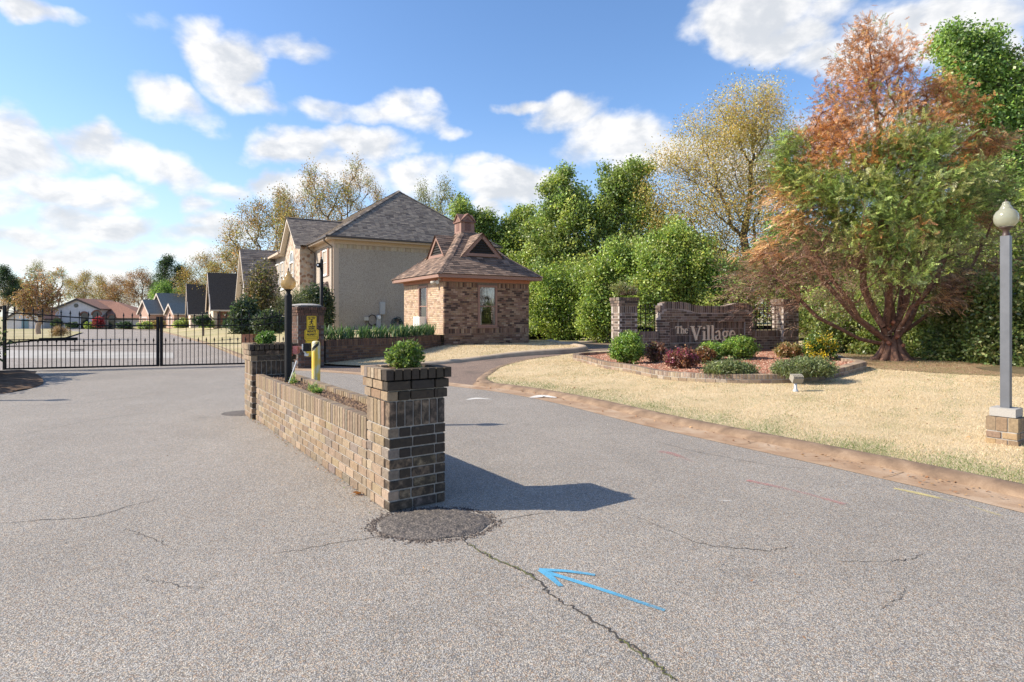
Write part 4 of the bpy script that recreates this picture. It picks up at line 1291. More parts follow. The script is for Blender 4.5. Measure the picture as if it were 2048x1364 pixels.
for k in range(4):       # hip caps, tile by tile
    pts = [rings[0][k], rings[1][k], rings[2][k]]
    for p0, p1 in zip(pts[:-1], pts[1:]):
        n = int((p1 - p0).length / .16)
        for i in range(n):
            a = p0 + (p1 - p0) * (i / n); b = p0 + (p1 - p0) * ((i + 1.25) / n)
            c = rr.choice(PAL_ROOF_G); kk = rr.uniform(.85, 1.2); mb.tint = (c[0] * kk, c[1] * kk, c[2] * kk, 0)
            up = Vector((0, 0, .035)); side = (b - a).cross(Vector((0, 0, 1))).normalized() * .13
            dn = Vector((0, 0, -.035))
            mb.add([a + up, b + up * .5, a + side + dn, b + side + dn, a - side + dn, b - side + dn], [(0, 1, 3, 2), (0, 1, 5, 4)])
hc = mb.build('hip_cap', M_shingle, roof, fix=False); hc['kind'] = 'stuff'
# gabled dormers with dark louvers
def dormer(face, at, c, half, zb_, zt, back):
    def P(x, y, z): return gh.P(x, at + y, z) if face == 'b' else gh.P(at + y, x, z)     # y inward
    t = MB(); fwid = .16
    A, B, T = (c - half, zb_), (c + half, zb_), (c, zt)
    # barge boards + sill as a triangular frame
    def board(p, q, w):
        d = Vector((q[0] - p[0], q[1] - p[1])).normalized(); n = Vector((-d.y, d.x)) * w
        if (n.y > 0): n = -n
        pts = [p, q, (q[0] + n.x, q[1] + n.y), (p[0] + n.x, p[1] + n.y)]
        vs = [P(x, -.04, z) for x, z in pts] + [P(x, .05, z) for x, z in pts]
        t.hexa(vs)
    board((A[0] - .12, A[1] - .09), (T[0], T[1] + .02), fwid); board((B[0] + .12, B[1] - .09), (T[0], T[1] + .02), fwid)
    t.hexa([P(A[0] + .10, -.06, zb_ - .04), P(B[0] - .10, -.06, zb_ - .04), P(B[0] - .10, .05, zb_ - .04), P(A[0] + .10, .05, zb_ - .04),
            P(A[0] + .20, -.06, zb_ + .10), P(B[0] - .20, -.06, zb_ + .10), P(B[0] - .20, .05, zb_ + .10), P(A[0] + .20, .05, zb_ + .10)])
    d = t.build('dormer', M_trim, guard)
    l = MB(); l.add([P(A[0], .04, zb_ - .05), P(B[0], .04, zb_ - .05), P(T[0], .04, zt - .06)], [(0, 1, 2)])
    for k in range(6):
        zz = zb_ + .12 + k * (zt - zb_ - .3) / 6; hw = half * (zt - .12 - zz) / (zt - zb_) - .03
        if hw > .03: l.hexa([P(c - hw, -.0, zz), P(c + hw, -.0, zz), P(c + hw, .03, zz + .05), P(c - hw, .03, zz + .05), P(c - hw, -.0, zz + .012), P(c + hw, -.0, zz + .012), P(c + hw, .03, zz + .062), P(c - hw, .03, zz + .062)])
    l.build('louver', M_void, d)
    r = MB()
    for sgn in (-1, 1):
        e0 = P(c + sgn * (half + .16), -.10, zb_ - .12); t0 = P(c, -.10, zt + .03)
        t1 = P(c, back, zt + .03)
        e1 = P(c + sgn * (half + .16), .02, zb_ - .12)
        al = (t1 - t0).normalized(); up = (t0 - e0).normalized(); H = (t0 - e0).length
        Lr = (t1 - t0).length; Le = .15
        tri_tabs(r, e0, al, up, lambda t: 0.0, lambda t, H=H, Lr=Lr, Le=Le: Le + (Lr - Le) * t / H, H, .145, .31, .016, PAL_ROOF_G, RRND)
        r.tint = (.15, .09, .07, 0)
        und = -.012
        q = [e0, e0 + al * Le, t1, t0]; r.add([Vector(x) + Vector((0, 0, und)) for x in q], [(0, 1, 2, 3)])
    rs = r.build('shingles', M_shingle, d, fix=False); rs['kind'] = 'stuff'
dormer('b', .72, 2.24, .98, 4.42, 5.45, 1.75)
dormer('a', .72, 2.42, .98, 4.42, 5.45, 1.60)
# cupola: a little cross-gabled box on the apex
cup = MB()
hw = .36; zc0, zc1 = 5.50, 6.24
fbox(cup, gh, ca - hw, ca + hw, cb_ - hw, cb_ + hw, zc0, zc1)
for axis in (0, 1):
    f = (lambda x, y, z: gh.P(ca + x, cb_ + y, z)) if axis == 0 else (lambda x, y, z: gh.P(ca + y, cb_ + x, z))
    cup.prism([f(-hw, -hw, zc1), f(hw, -hw, zc1), f(0, -hw, zc1 + .30)], f(0, hw, 0) - f(0, -hw, 0))
cupo = cup.build('cupola', M_trim, guard)
cr = MB()
for axis in (0, 1):
    f = (lambda x, y, z: gh.P(ca + x, cb_ + y, z)) if axis == 0 else (lambda x, y, z: gh.P(ca + y, cb_ + x, z))
    for sg in (-1, 1):
        cr.tint = (.20, .115, .09, 0)
        cr.hexa([f(sg * .42, -.42, zc1 - .09), f(sg * .42, .42, zc1 - .09), f(0, .42, zc1 + .305), f(0, -.42, zc1 + .305), f(sg * .42, -.42, zc1 - .045), f(sg * .42, .42, zc1 - .045), f(0, .42, zc1 + .355), f(0, -.42, zc1 + .355)])
cr.build('cupola_roof', M_shingle, cupo)
cl = MB()
for axis in (0, 1):
    f = (lambda x, y, z: gh.P(ca + x, cb_ + y, z)) if axis == 0 else (lambda x, y, z: gh.P(ca + y, cb_ + x, z))
    cl.prism([f(-.15, -hw - .012, zc0 + .25), f(.15, -hw - .012, zc0 + .25), f(.15, -hw - .012, zc1 + .0), f(0, -hw - .012, zc1 + .16), f(-.15, -hw - .012, zc1 + .0)], f(0, .01, 0) - f(0, 0, 0))
cl.build('louver', simple('brown_louver', (.17, .085, .065), .7), cupo)
# air conditioner and twin floodlight stay things of their own
ac = thing('air_conditioner', 'white window air conditioner sticking out of the guard house side window', 'air conditioner', gh.P(-.2, 2.3, 1.15))
mb = MB(); fbox(mb, gh, -.34, .03, 1.98, 2.74, 1.18, 1.60); mb.build('housing', M_white, ac)
mb = MB()
for k in range(9): fbox(mb, gh, -.352, -.338, 2.04, 2.68, 1.225 + k * .037, 1.243 + k * .037)
mb.build('grille', M_greybox, ac)
fl = thing('floodlight', 'twin floodlight under the guard house eave at its near corner', 'light', gh.P(-.06, .35, 3.2))
mb = MB(); fbox(mb, gh, -.10, -.0, .30, .42, 3.19, 3.28); mb.build('mount', M_beige, fl)
for b in (.2, .52):
    mb = MB(); a = gh.P(-.08, .36, 3.2); d = (gh.P(-.30, b - .36 + b, 3.09) - a)
    mb.tube([a, a + d * .45, a + d * .5, a + d], [.02, .02, .055, .085], 10); mb.build('lamp_head', M_beige, fl)

# ================================================================ the stucco house behind
SH = Fr((-10.56, 35.0), GV, GU)
house = thing('stucco_house', 'large two storey cream stucco house with grey hipped roof behind the guard house', 'house', SH.P(5, 5, .8))
SL, SB_, ZE0, ZE = 10.6, 19.0, .5, 6.2
mb = MB(); fbox(mb, SH, 0, SL, 0, SB_, ZE0, ZE); mb.build('wall', M_stucco, house)
mb = MB(); fbox(mb, SH, -.02, .0 + .28, -.012, .0, ZE0, ZE - .26); fbox(mb, SH, -.012, -.002, -.012, .3, ZE0, ZE - .26); mb.build('corner_quoin', M_fascia, house)
# frieze of brick soldiers under the eave
M7 = Masonry([(.46, .37, .27, 3), (.38, .29, .2, 2), (.5, .41, .31, 2)], 17)
M7.lay(SH.P(0, -.015, 0)[:2], GV, GU, SL, ZE - .52, .25, .085, 0, .05, 'v', 0, False)
M7.finish(house, 0)
OVH = .5
mb = MB()
fbox(mb, SH, -OVH, SL + OVH, -OVH, SB_ + OVH, ZE + .0, ZE + .04)
fbox(mb, SH, -.04, SL + .04, -.05, -.014, ZE - .26, ZE)
fbox(mb, SH, -.05, -.014, -.014, SB_, ZE - .26, ZE)
for a0, a1, b0, b1 in ((-OVH, SL + OVH, -OVH - .02, -OVH), (-OVH - .02, -OVH, -OVH, SB_ + OVH), (SL + OVH, SL + OVH + .02, -OVH, SB_ + OVH)):
    fbox(mb, SH, a0, a1, b0, b1, ZE - .06, ZE + .14)
mb.build('eave', M_fascia, house)
mb = MB()
fbox(mb, SH, -OVH - .12, SL + OVH + .12, -OVH - .13, -OVH - .021, ZE + .04, ZE + .15)
fbox(mb, SH, -OVH - .13, -OVH - .021, -OVH - .12, 4.7, ZE + .04, ZE + .15)
gut = mb.build('rain_gutter', M_gutterm, house)
mb = MB()
mb.tube([SH.P(-OVH - .06, .12, ZE + .05), SH.P(-OVH - .06, .12, ZE - .12), SH.P(-.08, .12, ZE - .45), SH.P(-.08, .12, 1.0)], .045, 6)
mb.tube([SH.P(-OVH - .06, 4.55, ZE + .05), SH.P(-OVH - .06, 4.55, ZE - .12), SH.P(-.08, 4.6, ZE - .45), SH.P(-.08, 4.6, 1.0)], .045, 6)
mb.build('downspout', M_gutterm, house)
AP = 3.5; ZR = 10.25
E = [SH.P(-OVH - .03, -OVH - .03, ZE + .13), SH.P(SL + OVH + .03, -OVH - .03, ZE + .13), SH.P(SL + OVH + .03, SB_ + OVH, ZE + .13), SH.P(-OVH - .03, SB_ + OVH, ZE + .13)]
R0, R1 = SH.P(SL / 2, AP, ZR), SH.P(SL / 2, SB_ - AP, ZR)
mb = MB(); deck = MB()
def roof_plane(deck, mb, A, B, Cq, D, row, w, th, pal, rnd):
    deck.add([A, B, Cq, D] if Cq != D else [A, B, Cq], [(0, 1, 2, 3)] if Cq != D else [(0, 1, 2)])
    al = (B - A).normalized(); up = (D - A); up = up - al * up.dot(al); H = up.length; up.normalize()
    L0 = (B - A).length; dl = (D - A).dot(al); dr = (Cq - A).dot(al)
    tri_tabs(mb, A + Vector((0, 0, .014)), al, up, lambda t: dl * t / H, lambda t: L0 + (dr - L0) * t / H, H, row, w, th, pal, rnd)
roof_plane(deck, mb, E[0], E[1], R0, R0, .145, .29, .016, PAL_ROOF_B, RRND)
roof_plane(deck, mb, E[3], E[0], R0, R1, .145, .29, .016, PAL_ROOF_B, RRND)
deck.add([E[1], E[2], R1, R0], [(0, 1, 2, 3)]); deck.add([E[2], E[3], R1], [(0, 1, 2)])
# gabled bay: ridge runs along a at b = 7.6
BB0, BB1, BP = 5.0, 10.2, .95
bz = 8.45; bc = (BB0 + BB1) / 2; hh = (BB1 - BB0) / 2 + .35
slope = (bz - (ZE + .05)) / hh
br0 = SH.P(-BP - .4, bc, bz); br1 = SH.P(2.8, bc, bz)
be0 = SH.P(-BP - .4, bc - hh, ZE + .05); be1 = SH.P(.3, bc - hh, ZE + .05)
roof_plane(deck, mb, be0, be1, br1, br0, .145, .29, .016, PAL_ROOF_B, RRND)
be2 = SH.P(-BP - .4, bc + hh, ZE + .05); be3 = SH.P(.3, bc + hh, ZE + .05)
roof_plane(deck, mb, be3, be2, br0, br1, .145, .29, .016, PAL_ROOF_B, RRND)
# far wing beyond the bay
roof = deck.build('roof', M_gutterm, house)
sh = mb.build('shingles', M_shingle, roof, fix=False); sh['kind'] = 'stuff'
mb = MB(); rr = random.Random(19)
for p0, p1 in ((E[0], R0), (E[1], R0), (R0, R1), (br0, br1)):
    n = int((p1 - p0).length / .25)
    for i in range(n):
        a = p0 + (p1 - p0) * (i / n); b = p0 + (p1 - p0) * ((i + 1.2) / n)
        c = rr.choice(PAL_ROOF_B); kk = rr.uniform(.8, 1.1); mb.tint = (c[0] * kk, c[1] * kk, c[2] * kk, 0)
        side = (b - a).cross(Vector((0, 0, 1))).normalized() * .14; upv = Vector((0, 0, .05)); dn = Vector((0, 0, -.02))
        mb.add([a + upv, b + upv * .6, a + side + dn, b + side + dn, a - side + dn, b - side + dn], [(0, 1, 3, 2), (0, 1, 5, 4)])
h_ = mb.build('hip_cap', M_shingle, roof, fix=False); h_['kind'] = 'stuff'
mb = MB()
fbox(mb, SH, -BP, -.002, BB0, BB1, ZE0, ZE)
mb.prism([SH.P(-BP, BB0, ZE), SH.P(-BP, BB1, ZE), SH.P(-BP, bc, ZE + slope * (BB1 - BB0) / 2)], SH.D(2.0, 0))
bay = mb.build('stone_bay', M_stone, house)
mb = MB()
for sg in (-1, 1):      # barge boards of the bay
    p0 = SH.P(-BP - .36, bc + sg * (hh - .02), ZE - .05); p1 = SH.P(-BP - .36, bc, bz - .06)
    mb.hexa([p0 - Vector((0, 0, .14)), p1 - Vector((0, 0, .18)), p1 - Vector((0, 0, .18)) + SH.D(.34, 0), p0 - Vector((0, 0, .14)) + SH.D(.34, 0), p0 + Vector((0, 0, .07)), p1 + Vector((0, 0, .03)), p1 + Vector((0, 0, .03)) + SH.D(.34, 0), p0 + Vector((0, 0, .07)) + SH.D(.34, 0)])
mb.build('barge_board', simple('cream_trim', (.58, .50, .42), .6), house)
M_wwin = simple('white_window_frame', (.72, .72, .70), .5, var=.04)
window(house, SH, 'a', 1.6, 2.75, 4.15, 5.75, .10, mat=M_wwin, pane=M_panelt, at=0.0, depth=.02)
for b0 in (1.12, 2.80):          # shutters
    mb = MB(); fbox(mb, SH, -.055, -.005, b0, b0 + .42, 4.1, 5.8)
    for k in range(12): fbox(mb, SH, -.068, -.054, b0 + .06, b0 + .36, 4.2 + k * .128, 4.29 + k * .128)
    mb.build('shutter', simple('brown_shutter', (.28, .15, .10), .6), house)
aw = window(house, SH, 'a', bc - .75, bc + .75, 3.8, 5.4, .10, mat=M_wwin, pane=M_panelt, at=-BP, depth=.03)
mb = MB()
n = 12
for k in range(n):
    t0, t1 = math.pi * k / n, math.pi * (k + 1) / n
    f = lambda r, t, q: SH.P(-BP - q, bc + r * math.cos(t), 5.41 + r * math.sin(t))
    mb.hexa([f(.65, t0, -.02), f(.65, t1, -.02), f(.75, t1, -.02), f(.75, t0, -.02), f(.65, t0, .06), f(.65, t1, .06), f(.75, t1, .06), f(.75, t0, .06)])
mb.build('arched_head', M_wwin, aw)
mb = MB(); mb.poly([SH.P(-BP - .01, bc + .66 * math.cos(t), 5.41 + .66 * math.sin(t)) for t in np.linspace(0, math.pi, 14)]); mb.build('pane', M_panelt, aw, fix=False)
# projecting wing past the bay, same eave height
mb = MB(); fbox(mb, SH, -.9, -.004, BB1 + .004, 15.0, ZE0, ZE - .05); mb.build('wall', M_stucco, house)
mb = MB(); fbox(mb, SH, -1.45, .1, BB1 + .1, 15.4, ZE - .05, ZE + .1)
mb.hexa([SH.P(-1.45, BB1 + .4, ZE + .1), SH.P(.3, BB1 + .4, ZE + .1), SH.P(.3, 15.4, ZE + .1), SH.P(-1.45, 15.4, ZE + .1), SH.P(-.2, BB1 + .4, ZE + .9), SH.P(.3, BB1 + .4, ZE + .9), SH.P(.3, 15.4, ZE + .9), SH.P(-.2, 15.4, ZE + .9)])
mb.build('wing_eave', M_fascia, house)
window(house, SH, 'a', 10.9, 12.3, 3.6, 5.7, .10, mat=M_wwin, pane=M_panelt, at=-.9, depth=.02)
window(house, SH, 'a', 13.0, 14.4, 3.6, 5.7, .10, mat=M_wwin, pane=M_panelt, at=-.9, depth=.02)
# low garage wing with a gable to the street
mb = MB()
gz0, gz1 = 3.35, 6.9; g0, g1, gp_ = 12.6, 18.2, 3.0
fbox(mb, SH, -gp_, -.91, g0, g1, ZE0, gz0)
mb.prism([SH.P(-gp_, g0, gz0), SH.P(-gp_, g1, gz0), SH.P(-gp_, (g0 + g1) / 2, gz1 - .1)], SH.D(gp_ - .91, 0))
mb.build('garage_wing', M_stucco, house)
mb = MB(); dk = MB()
ra, rb = SH.P(-gp_ - .4, (g0 + g1) / 2, gz1), SH.P(-.5, (g0 + g1) / 2, gz1)
roof_plane(dk, mb, SH.P(-gp_ - .4, g0 - .4, gz0 - .35), SH.P(-.95, g0 - .4, gz0 - .35), rb, ra, .2, .45, .016, PAL_ROOF_B, RRND)
roof_plane(dk, mb, SH.P(-.95, g1 + .4, gz0 - .35), SH.P(-gp_ - .4, g1 + .4, gz0 - .35), ra, rb, .2, .45, .016, PAL_ROOF_B, RRND)
gr = dk.build('garage_roof', M_gutterm, house); q_ = mb.build('shingles', M_shingle, gr, fix=False); q_['kind'] = 'stuff'
mb = MB()
for sg, g_ in ((-1, g0 - .42), (1, g1 + .42)):
    p0 = SH.P(-gp_ - .43, g_, gz0 - .4); p1 = SH.P(-gp_ - .43, (g0 + g1) / 2, gz1 - .03)
    mb.hexa([p0 - Vector((0, 0, .2)), p1 - Vector((0, 0, .28)), p1 - Vector((0, 0, .28)) + SH.D(.4, 0), p0 - Vector((0, 0, .2)) + SH.D(.4, 0), p0, p1, p1 + SH.D(.4, 0), p0 + SH.D(.4, 0)])
mb.build('barge_board', simple('cream_trim', (.58, .50, .42), .6), house)
# ground floor bay window with its own little roof, near corner
mb = MB(); fbox(mb, SH, -.75, -.003, 1.0, 3.4, ZE0, 3.0); mb.build('bay_wall', M_stucco, house)
mb = MB(); mb.hexa([SH.P(-.95, .8, 3.0), SH.P(-.003, .8, 3.0), SH.P(-.003, 3.6, 3.0), SH.P(-.95, 3.6, 3.0), SH.P(-.1, 1.4, 3.75), SH.P(-.003, 1.4, 3.75), SH.P(-.003, 3.0, 3.75), SH.P(-.1, 3.0, 3.75)])
mb.build('bay_roof', simple('bay_shingle', (.22, .16, .13), .9, var=.3, scale=30), house)
# services on the stucco wall: each a thing that hangs there
def on_wall(px, py): # a position on the stucco wall under this pixel
    k = (px - CX) / F
    a = (k * 35.0 + 10.56) / (GV[0] - k * GV[1]); Y = 35.0 + GV[1] * a
    return a, EYE - (py - HY) * Y / F
a, z = on_wall(759, 604); a1, z1 = on_wall(769, 629)
eb = thing('utility_box', 'tall grey utility cabinet on the shaded stucco wall above the irises', 'utility box', SH.P(a, 0, z1))
mb = MB(); fbox(mb, SH, a, a1, -.16, -.001, z1, z); mb.build('cabinet', M_greybox, eb)
mb = MB(); fbox(mb, SH, a + .02, a1 - .02, -.175, -.161, z1 + .03, z - .03); mb.build('door', M_greybox, eb)
mb = MB(); xm = (a + a1) / 2; mb.tube([SH.P(xm, -.05, z1), SH.P(xm, -.05, z1 - .35), SH.P(xm - .25, -.05, z1 - .38)], .025, 6); mb.build('conduit', M_greybox, eb)
a, z = on_wall(727.5, 634); a1, z1 = on_wall(736, 641)
ub = thing('meter_box', 'small beige meter box on a thin pipe on the stucco wall', 'meter', SH.P(a, 0, z1))
mb = MB(); fbox(mb, SH, a, a1, -.14, -.001, z1, z); mb.build('box', M_beige, ub)
mb = MB(); mb.tube([SH.P((a + a1) / 2, -.06, z1), SH.P((a + a1) / 2, -.06, .7)], .02, 6); mb.build('pipe', M_gutterm, ub)
a, z = on_wall(754, 630); a1, z1 = on_wall(762, 664)
em = thing('electric_meter', 'grey electric meter pedestal with looped cable on the stucco wall', 'electric meter', SH.P(a, 0, .8))
mb = MB(); fbox(mb, SH, a - .06, a1 - .04, -.14, -.001, z1, z); mb.build('riser', M_greybox, em)
mb = MB(); c = SH.P((a + a1) / 2 - .05, -.15, z - .14); mb.tube([c, c + SH.D(0, -.09)], .11, 14); mb.build('dial', M_white, em)
mb = MB(); ac_ = a - .32; mb.tube([SH.P(ac_ + .26 * math.cos(t), -.06, z - .32 + .33 * math.sin(t)) for t in np.linspace(0, 5.6, 18)] + [SH.P(ac_ + .1, -.06, .7)], .022, 6); mb.build('cable', M_black, em)
a, z = on_wall(794, 648)
hz = thing('garden_hose', 'dark green coiled garden hose hanging low on the stucco wall', 'hose', SH.P(a, 0, z))
mb = MB(); r_ = random.Random(3)
for k in range(5):
    ra_, rb_ = .26 + r_.uniform(-.05, .05), .36 + r_.uniform(-.06, .06); ox, oz = r_.uniform(-.12, .12), r_.uniform(-.15, .1)
    mb.tube([SH.P(a + ox + ra_ * math.cos(t), -.05 - .02 * k, z + oz + rb_ * math.sin(t)) for t in np.linspace(0, 6.2, 18)], .022, 6)
mb.build('coil', M_hose, hz)
mb = MB(); fbox(mb, SH, a - .1, a + .1, -.14, -.001, z + .2, z + .34); mb.build('hanger', M_gutterm, hz)
# ================================================================ plants
def grow(trunk, pts, rg, bf=.45, jit=.07, first=1, bow=.04):
    nodes = [np.array(t, float) for t in trunk]; par = [i - 1 for i in range(len(trunk))]
    path = [0.0]
    for i in range(1, len(trunk)): path.append(path[-1] + np.linalg.norm(nodes[i] - nodes[i - 1]))
    pts = np.asarray(pts, float); n = len(pts)
    best = np.full(n, np.inf); bj = np.zeros(n, int); done = np.zeros(n, bool)
    def relax(j):
        d = np.linalg.norm(pts - nodes[j], axis=1)
        lift = np.maximum(0, nodes[j][2] - pts[:, 2]) * .5          # prefer to rise
        c = d + lift + bf * path[j]
        m = (c < best) & ~done
        best[m] = c[m]; bj[m] = j
    for j in range(first, len(nodes)): relax(j)
    for _ in range(n):
        i = int(np.argmin(np.where(done, np.inf, best))); j = int(bj[i]); done[i] = True
        p, q = nodes[j], pts[i]; L = np.linalg.norm(q - p)
        mid = (p + q) / 2 + rg.normal(0, jit, 3) * L; mid[2] -= bow * L * .5
        nodes.append(mid); par.append(j); path.append(path[j] + L / 2); m = len(nodes) - 1
        nodes.append(q); par.append(m); path.append(path[j] + L)
        relax(m); relax(m + 1)
    return np.array(nodes), np.array(par)

def radii(par, rtip, rbase, e=2.3):
    n = len(par); acc = np.zeros(n); r = np.zeros(n)
    for i in range(n - 1, -1, -1):
        r[i] = acc[i] ** (1 / e) if acc[i] > 0 else rtip
        if par[i] >= 0: acc[par[i]] += r[i] ** e
    if r[0] > rtip * 1.01:
        gm = math.log(rbase / rtip) / math.log(r[0] / rtip)
        r = rtip * (r / rtip) ** gm
    return r

def limb_mesh(nodes, par, r, mat, name, parent, base, flare=1.0, minr=0.0):
    idx = np.array([i for i in range(len(par)) if par[i] >= 0 and r[i] >= minr])
    P0, P1 = nodes[par[idx]], nodes[idx]; R0, R1 = np.minimum(r[par[idx]], r[idx] * 1.5), r[idx]
    Vs = []; Fs = []; off = 0
    for lo, hi, k in ((0, .03, 3), (.03, .1, 5), (.1, 9, 9)):
        m = (R1 >= lo) & (R1 < hi)
        if not m.any(): continue
        a, b, ra, rb = P0[m], P1[m], R0[m], R1[m]
        d = b - a; L = np.linalg.norm(d, axis=1); d /= np.maximum(L, 1e-6)[:, None]
        ref = np.where(np.abs(d[:, 2:3]) < .9, np.array([[0, 0, 1.]]), np.array([[1., 0, 0]]))
        s = np.cross(d, ref); s /= np.linalg.norm(s, axis=1)[:, None]; t = np.cross(d, s)
        th = np.linspace(0, 2 * np.pi, k, endpoint=False)
        ring = s[:, None, :] * np.cos(th)[None, :, None] + t[:, None, :] * np.sin(th)[None, :, None]
        A = a[:, None, :] + ring * ra[:, None, None]; B = b[:, None, :] + ring * rb[:, None, None]
        V = np.concatenate([A, B], 1).reshape(-1, 3); n = len(a)
        o = (np.arange(n) * 2 * k)[:, None]; i = np.arange(k)[None, :]
        Fq = np.stack([o + i, o + (i + 1) % k, o + k + (i + 1) % k, o + k + i], 2).reshape(-1, 4) + off
        Vs.append(V); Fs.append(Fq); off += len(V)
    V = np.concatenate(Vs) - np.array(base)
    return np_mesh(name, V, np.concatenate(Fs), None, mat, parent, smooth=True)

def leaf_quads(C, out, n, sig, l, w, col, rg, var=.28, spray=0.0, droop=0.0, flat=.0):
    """n rhombic leaves round each centre; spray in 0..1 lines them up with the outward direction"""
    K = len(C)
    c = np.repeat(C, n, 0); o = np.repeat(out, n, 0); col = np.repeat(col, n, 0)
    N = len(c)
    p = c + rg.normal(0, 1, (N, 3)) * (np.asarray(sig) if np.ndim(sig) else sig)
    d = rg.normal(0, 1, (N, 3)); d /= np.linalg.norm(d, axis=1)[:, None]
    d = d * (1 - spray) + o * spray; d[:, 2] -= droop
    d /= np.linalg.norm(d, axis=1)[:, None]
    q = rg.normal(0, 1, (N, 3)); q[:, 2] *= (1 - flat)
    s = np.cross(d, q); s /= np.maximum(np.linalg.norm(s, axis=1), 1e-6)[:, None]
    ll = (l * rg.uniform(.6, 1.35, N))[:, None]; ww = (w * rg.uniform(.6, 1.35, N))[:, None]
    V = np.stack([p - d * ll / 2, p + s * ww / 2, p + d * ll / 2, p - s * ww / 2], 1).reshape(-1, 3)
    Fc = np.arange(N * 4).reshape(-1, 4)
    k = np.exp(rg.normal(0, var, N))[:, None]
    T = np.clip(col * k * (1 + rg.normal(0, .06, (N, 3))), .004, .95)
    return V, Fc, T

def pick(pal, n, rg):
    w = np.array([p[3] for p in pal], float); w /= w.sum()
    i = rg.choice(len(pal), n, p=w)
    return np.array([p[:3] for p in pal])[i]

def lobes_to_pts(lobes, rg, shell=.45):
    P = []; O = []; PAL = []; cs = np.array([l[0] for l in lobes], float)
    for i, (c, R, n, pal) in enumerate(lobes):
        c = np.array(c, float); R = np.array(R, float) if np.ndim(R) else np.array([R, R, R])
        d = rg.normal(0, 1, (n, 3)); d /= np.linalg.norm(d, axis=1)[:, None]
        rr = rg.uniform(0, 1, n) ** shell
        P.append(c + d * rr[:, None] * R); O.append(d); PAL += [pal] * n
    return np.concatenate(P), np.concatenate(O), PAL

def tree(name, label, base, trunk, lobes, leaf, seed, rtip=.012, rbase=.25, bark=None, group=None, bf=.45, shell=.45, jit=.07, cat='tree', mat=None, extra=None, var=.28, bow=.04, colvar=.16):
    """leaf = (per cluster, sigma, length, width, spray, droop)"""
    rg = np.random.default_rng(seed)
    root = thing(name, label, cat, base, group)
    pts, out, pals = lobes_to_pts(lobes, rg, shell)
    nodes, par = grow(trunk, pts, rg, bf, jit, max(1, len(trunk) // 3), bow)
    r = radii(par, rtip, rbase)
    limb_mesh(nodes, par, r, bark or M_bark, 'trunk', root, base)
    col = np.array([pick(p, 1, rg)[0] if p else (0, 0, 0) for p in pals]) * np.exp(rg.normal(0, colvar, len(pals)))[:, None]
    keep = np.array([bool(p) for p in pals])
    n, sig, l, w, spr, dr = leaf
    V, Fc, T = leaf_quads(pts[keep], out[keep], n, sig, l, w, col[keep], rg, var, spr, dr)
    np_mesh('crown', V - np.array(base), Fc, T, mat or M_leaf, root)
    return root

def bush(name, label, base, lobes, leaf, seed, cat='bush', group=None, var=.28, shell=.33, twigs=True, parts=True):
    rg = np.random.default_rng(seed)
    root = thing(name, label, cat, base, group)
    pts, out, pals = lobes_to_pts(lobes, rg, shell)
    zf = base[2]
    pts[:, 2] = np.maximum(pts[:, 2], zf + .02)
    n, sig, l, w, spr, dr = leaf
    col = np.array([pick(p, 1, rg)[0] for p in pals]) * np.exp(rg.normal(0, .13, len(pals)))[:, None]
    V, Fc, T = leaf_quads(pts, out, n, sig, l, w, col, rg, var, spr, dr)
    V[:, 2] = np.maximum(V[:, 2], zf + .005)
    np_mesh('foliage', V - np.array(base), Fc, T, M_leaf, root)
    if twigs:
        k = rg.choice(len(pts), min(36, len(pts)), replace=False)
        b = np.array(base, float)
        nodes, par = grow([b, b + (0, 0, .08)], pts[k], rg, .2, .08, 0)
        limb_mesh(nodes, par, radii(par, .004, .03), M_bark, 'stem', root, base)
    return root

def copy_tree(root, loc, scale, rot, label, group=None):
    c = root.copy(); COL.objects.link(c)
    c.location = loc; c.scale = (scale, scale, scale) if np.ndim(scale) == 0 else scale; c.rotation_euler = (0, 0, rot)
    c['label'] = label
    if group: c['group'] = group
    for ch in list(root.children):
        d = ch.copy(); COL.objects.link(d); d.parent = c
    return c
def px_lobe(px, py, rpx, Y, n, pal, sy=1.0, sx=1.0, sz=1.0):
    c = wp(px, py, Y); R = rpx * Y / F
    return ((c.x, c.y, c.z), (R * sx, R * sy, R * sz), n, pal)

# palettes (linear albedo)
G_MID = [(.255, .335, .085, 3), (.33, .41, .105, 3), (.165, .24, .065, 2.4), (.42, .48, .14, 1.5)]
G_BRIGHT = [(.28, .38, .085, 3), (.35, .44, .105, 3), (.18, .275, .065, 2), (.42, .48, .13, 1.2)]
G_FRESH = [(.23, .36, .09, 3), (.30, .43, .11, 3), (.15, .26, .07, 2)]
G_DARK = [(.045, .085, .032, 3), (.065, .11, .04, 2), (.032, .06, .028, 2)]
BUD_Y = [(.56, .43, .13, 3), (.50, .42, .14, 3), (.60, .41, .14, 2), (.40, .37, .12, 2)]
BUD_O = [(.34, .235, .085, 3), (.27, .235, .085, 3), (.38, .23, .09, 2), (.24, .26, .085, 2.5)]
BUD_G = [(.24, .26, .10, 3), (.29, .27, .11, 2), (.20, .22, .09, 2)]
BUD_B = [(.31, .17, .09, 3), (.26, .16, .08, 3), (.36, .22, .12, 2), (.22, .20, .08, 2)]
C_ORANGE = [(.56, .255, .105, 3), (.47, .205, .085, 3), (.64, .33, .16, 2), (.33, .16, .08, 1.4)]
C_GREEN = [(.22, .29, .085, 3), (.16, .235, .07, 3), (.32, .37, .115, 2), (.40, .40, .16, 1.2)]
C_TAN = [(.56, .35, .20, 3), (.46, .27, .15, 2)]
C_BARE = [(.32, .20, .16, 3), (.25, .155, .125, 3), (.40, .27, .20, 1)]

def zi(x, y): return float(h_island(x, y))
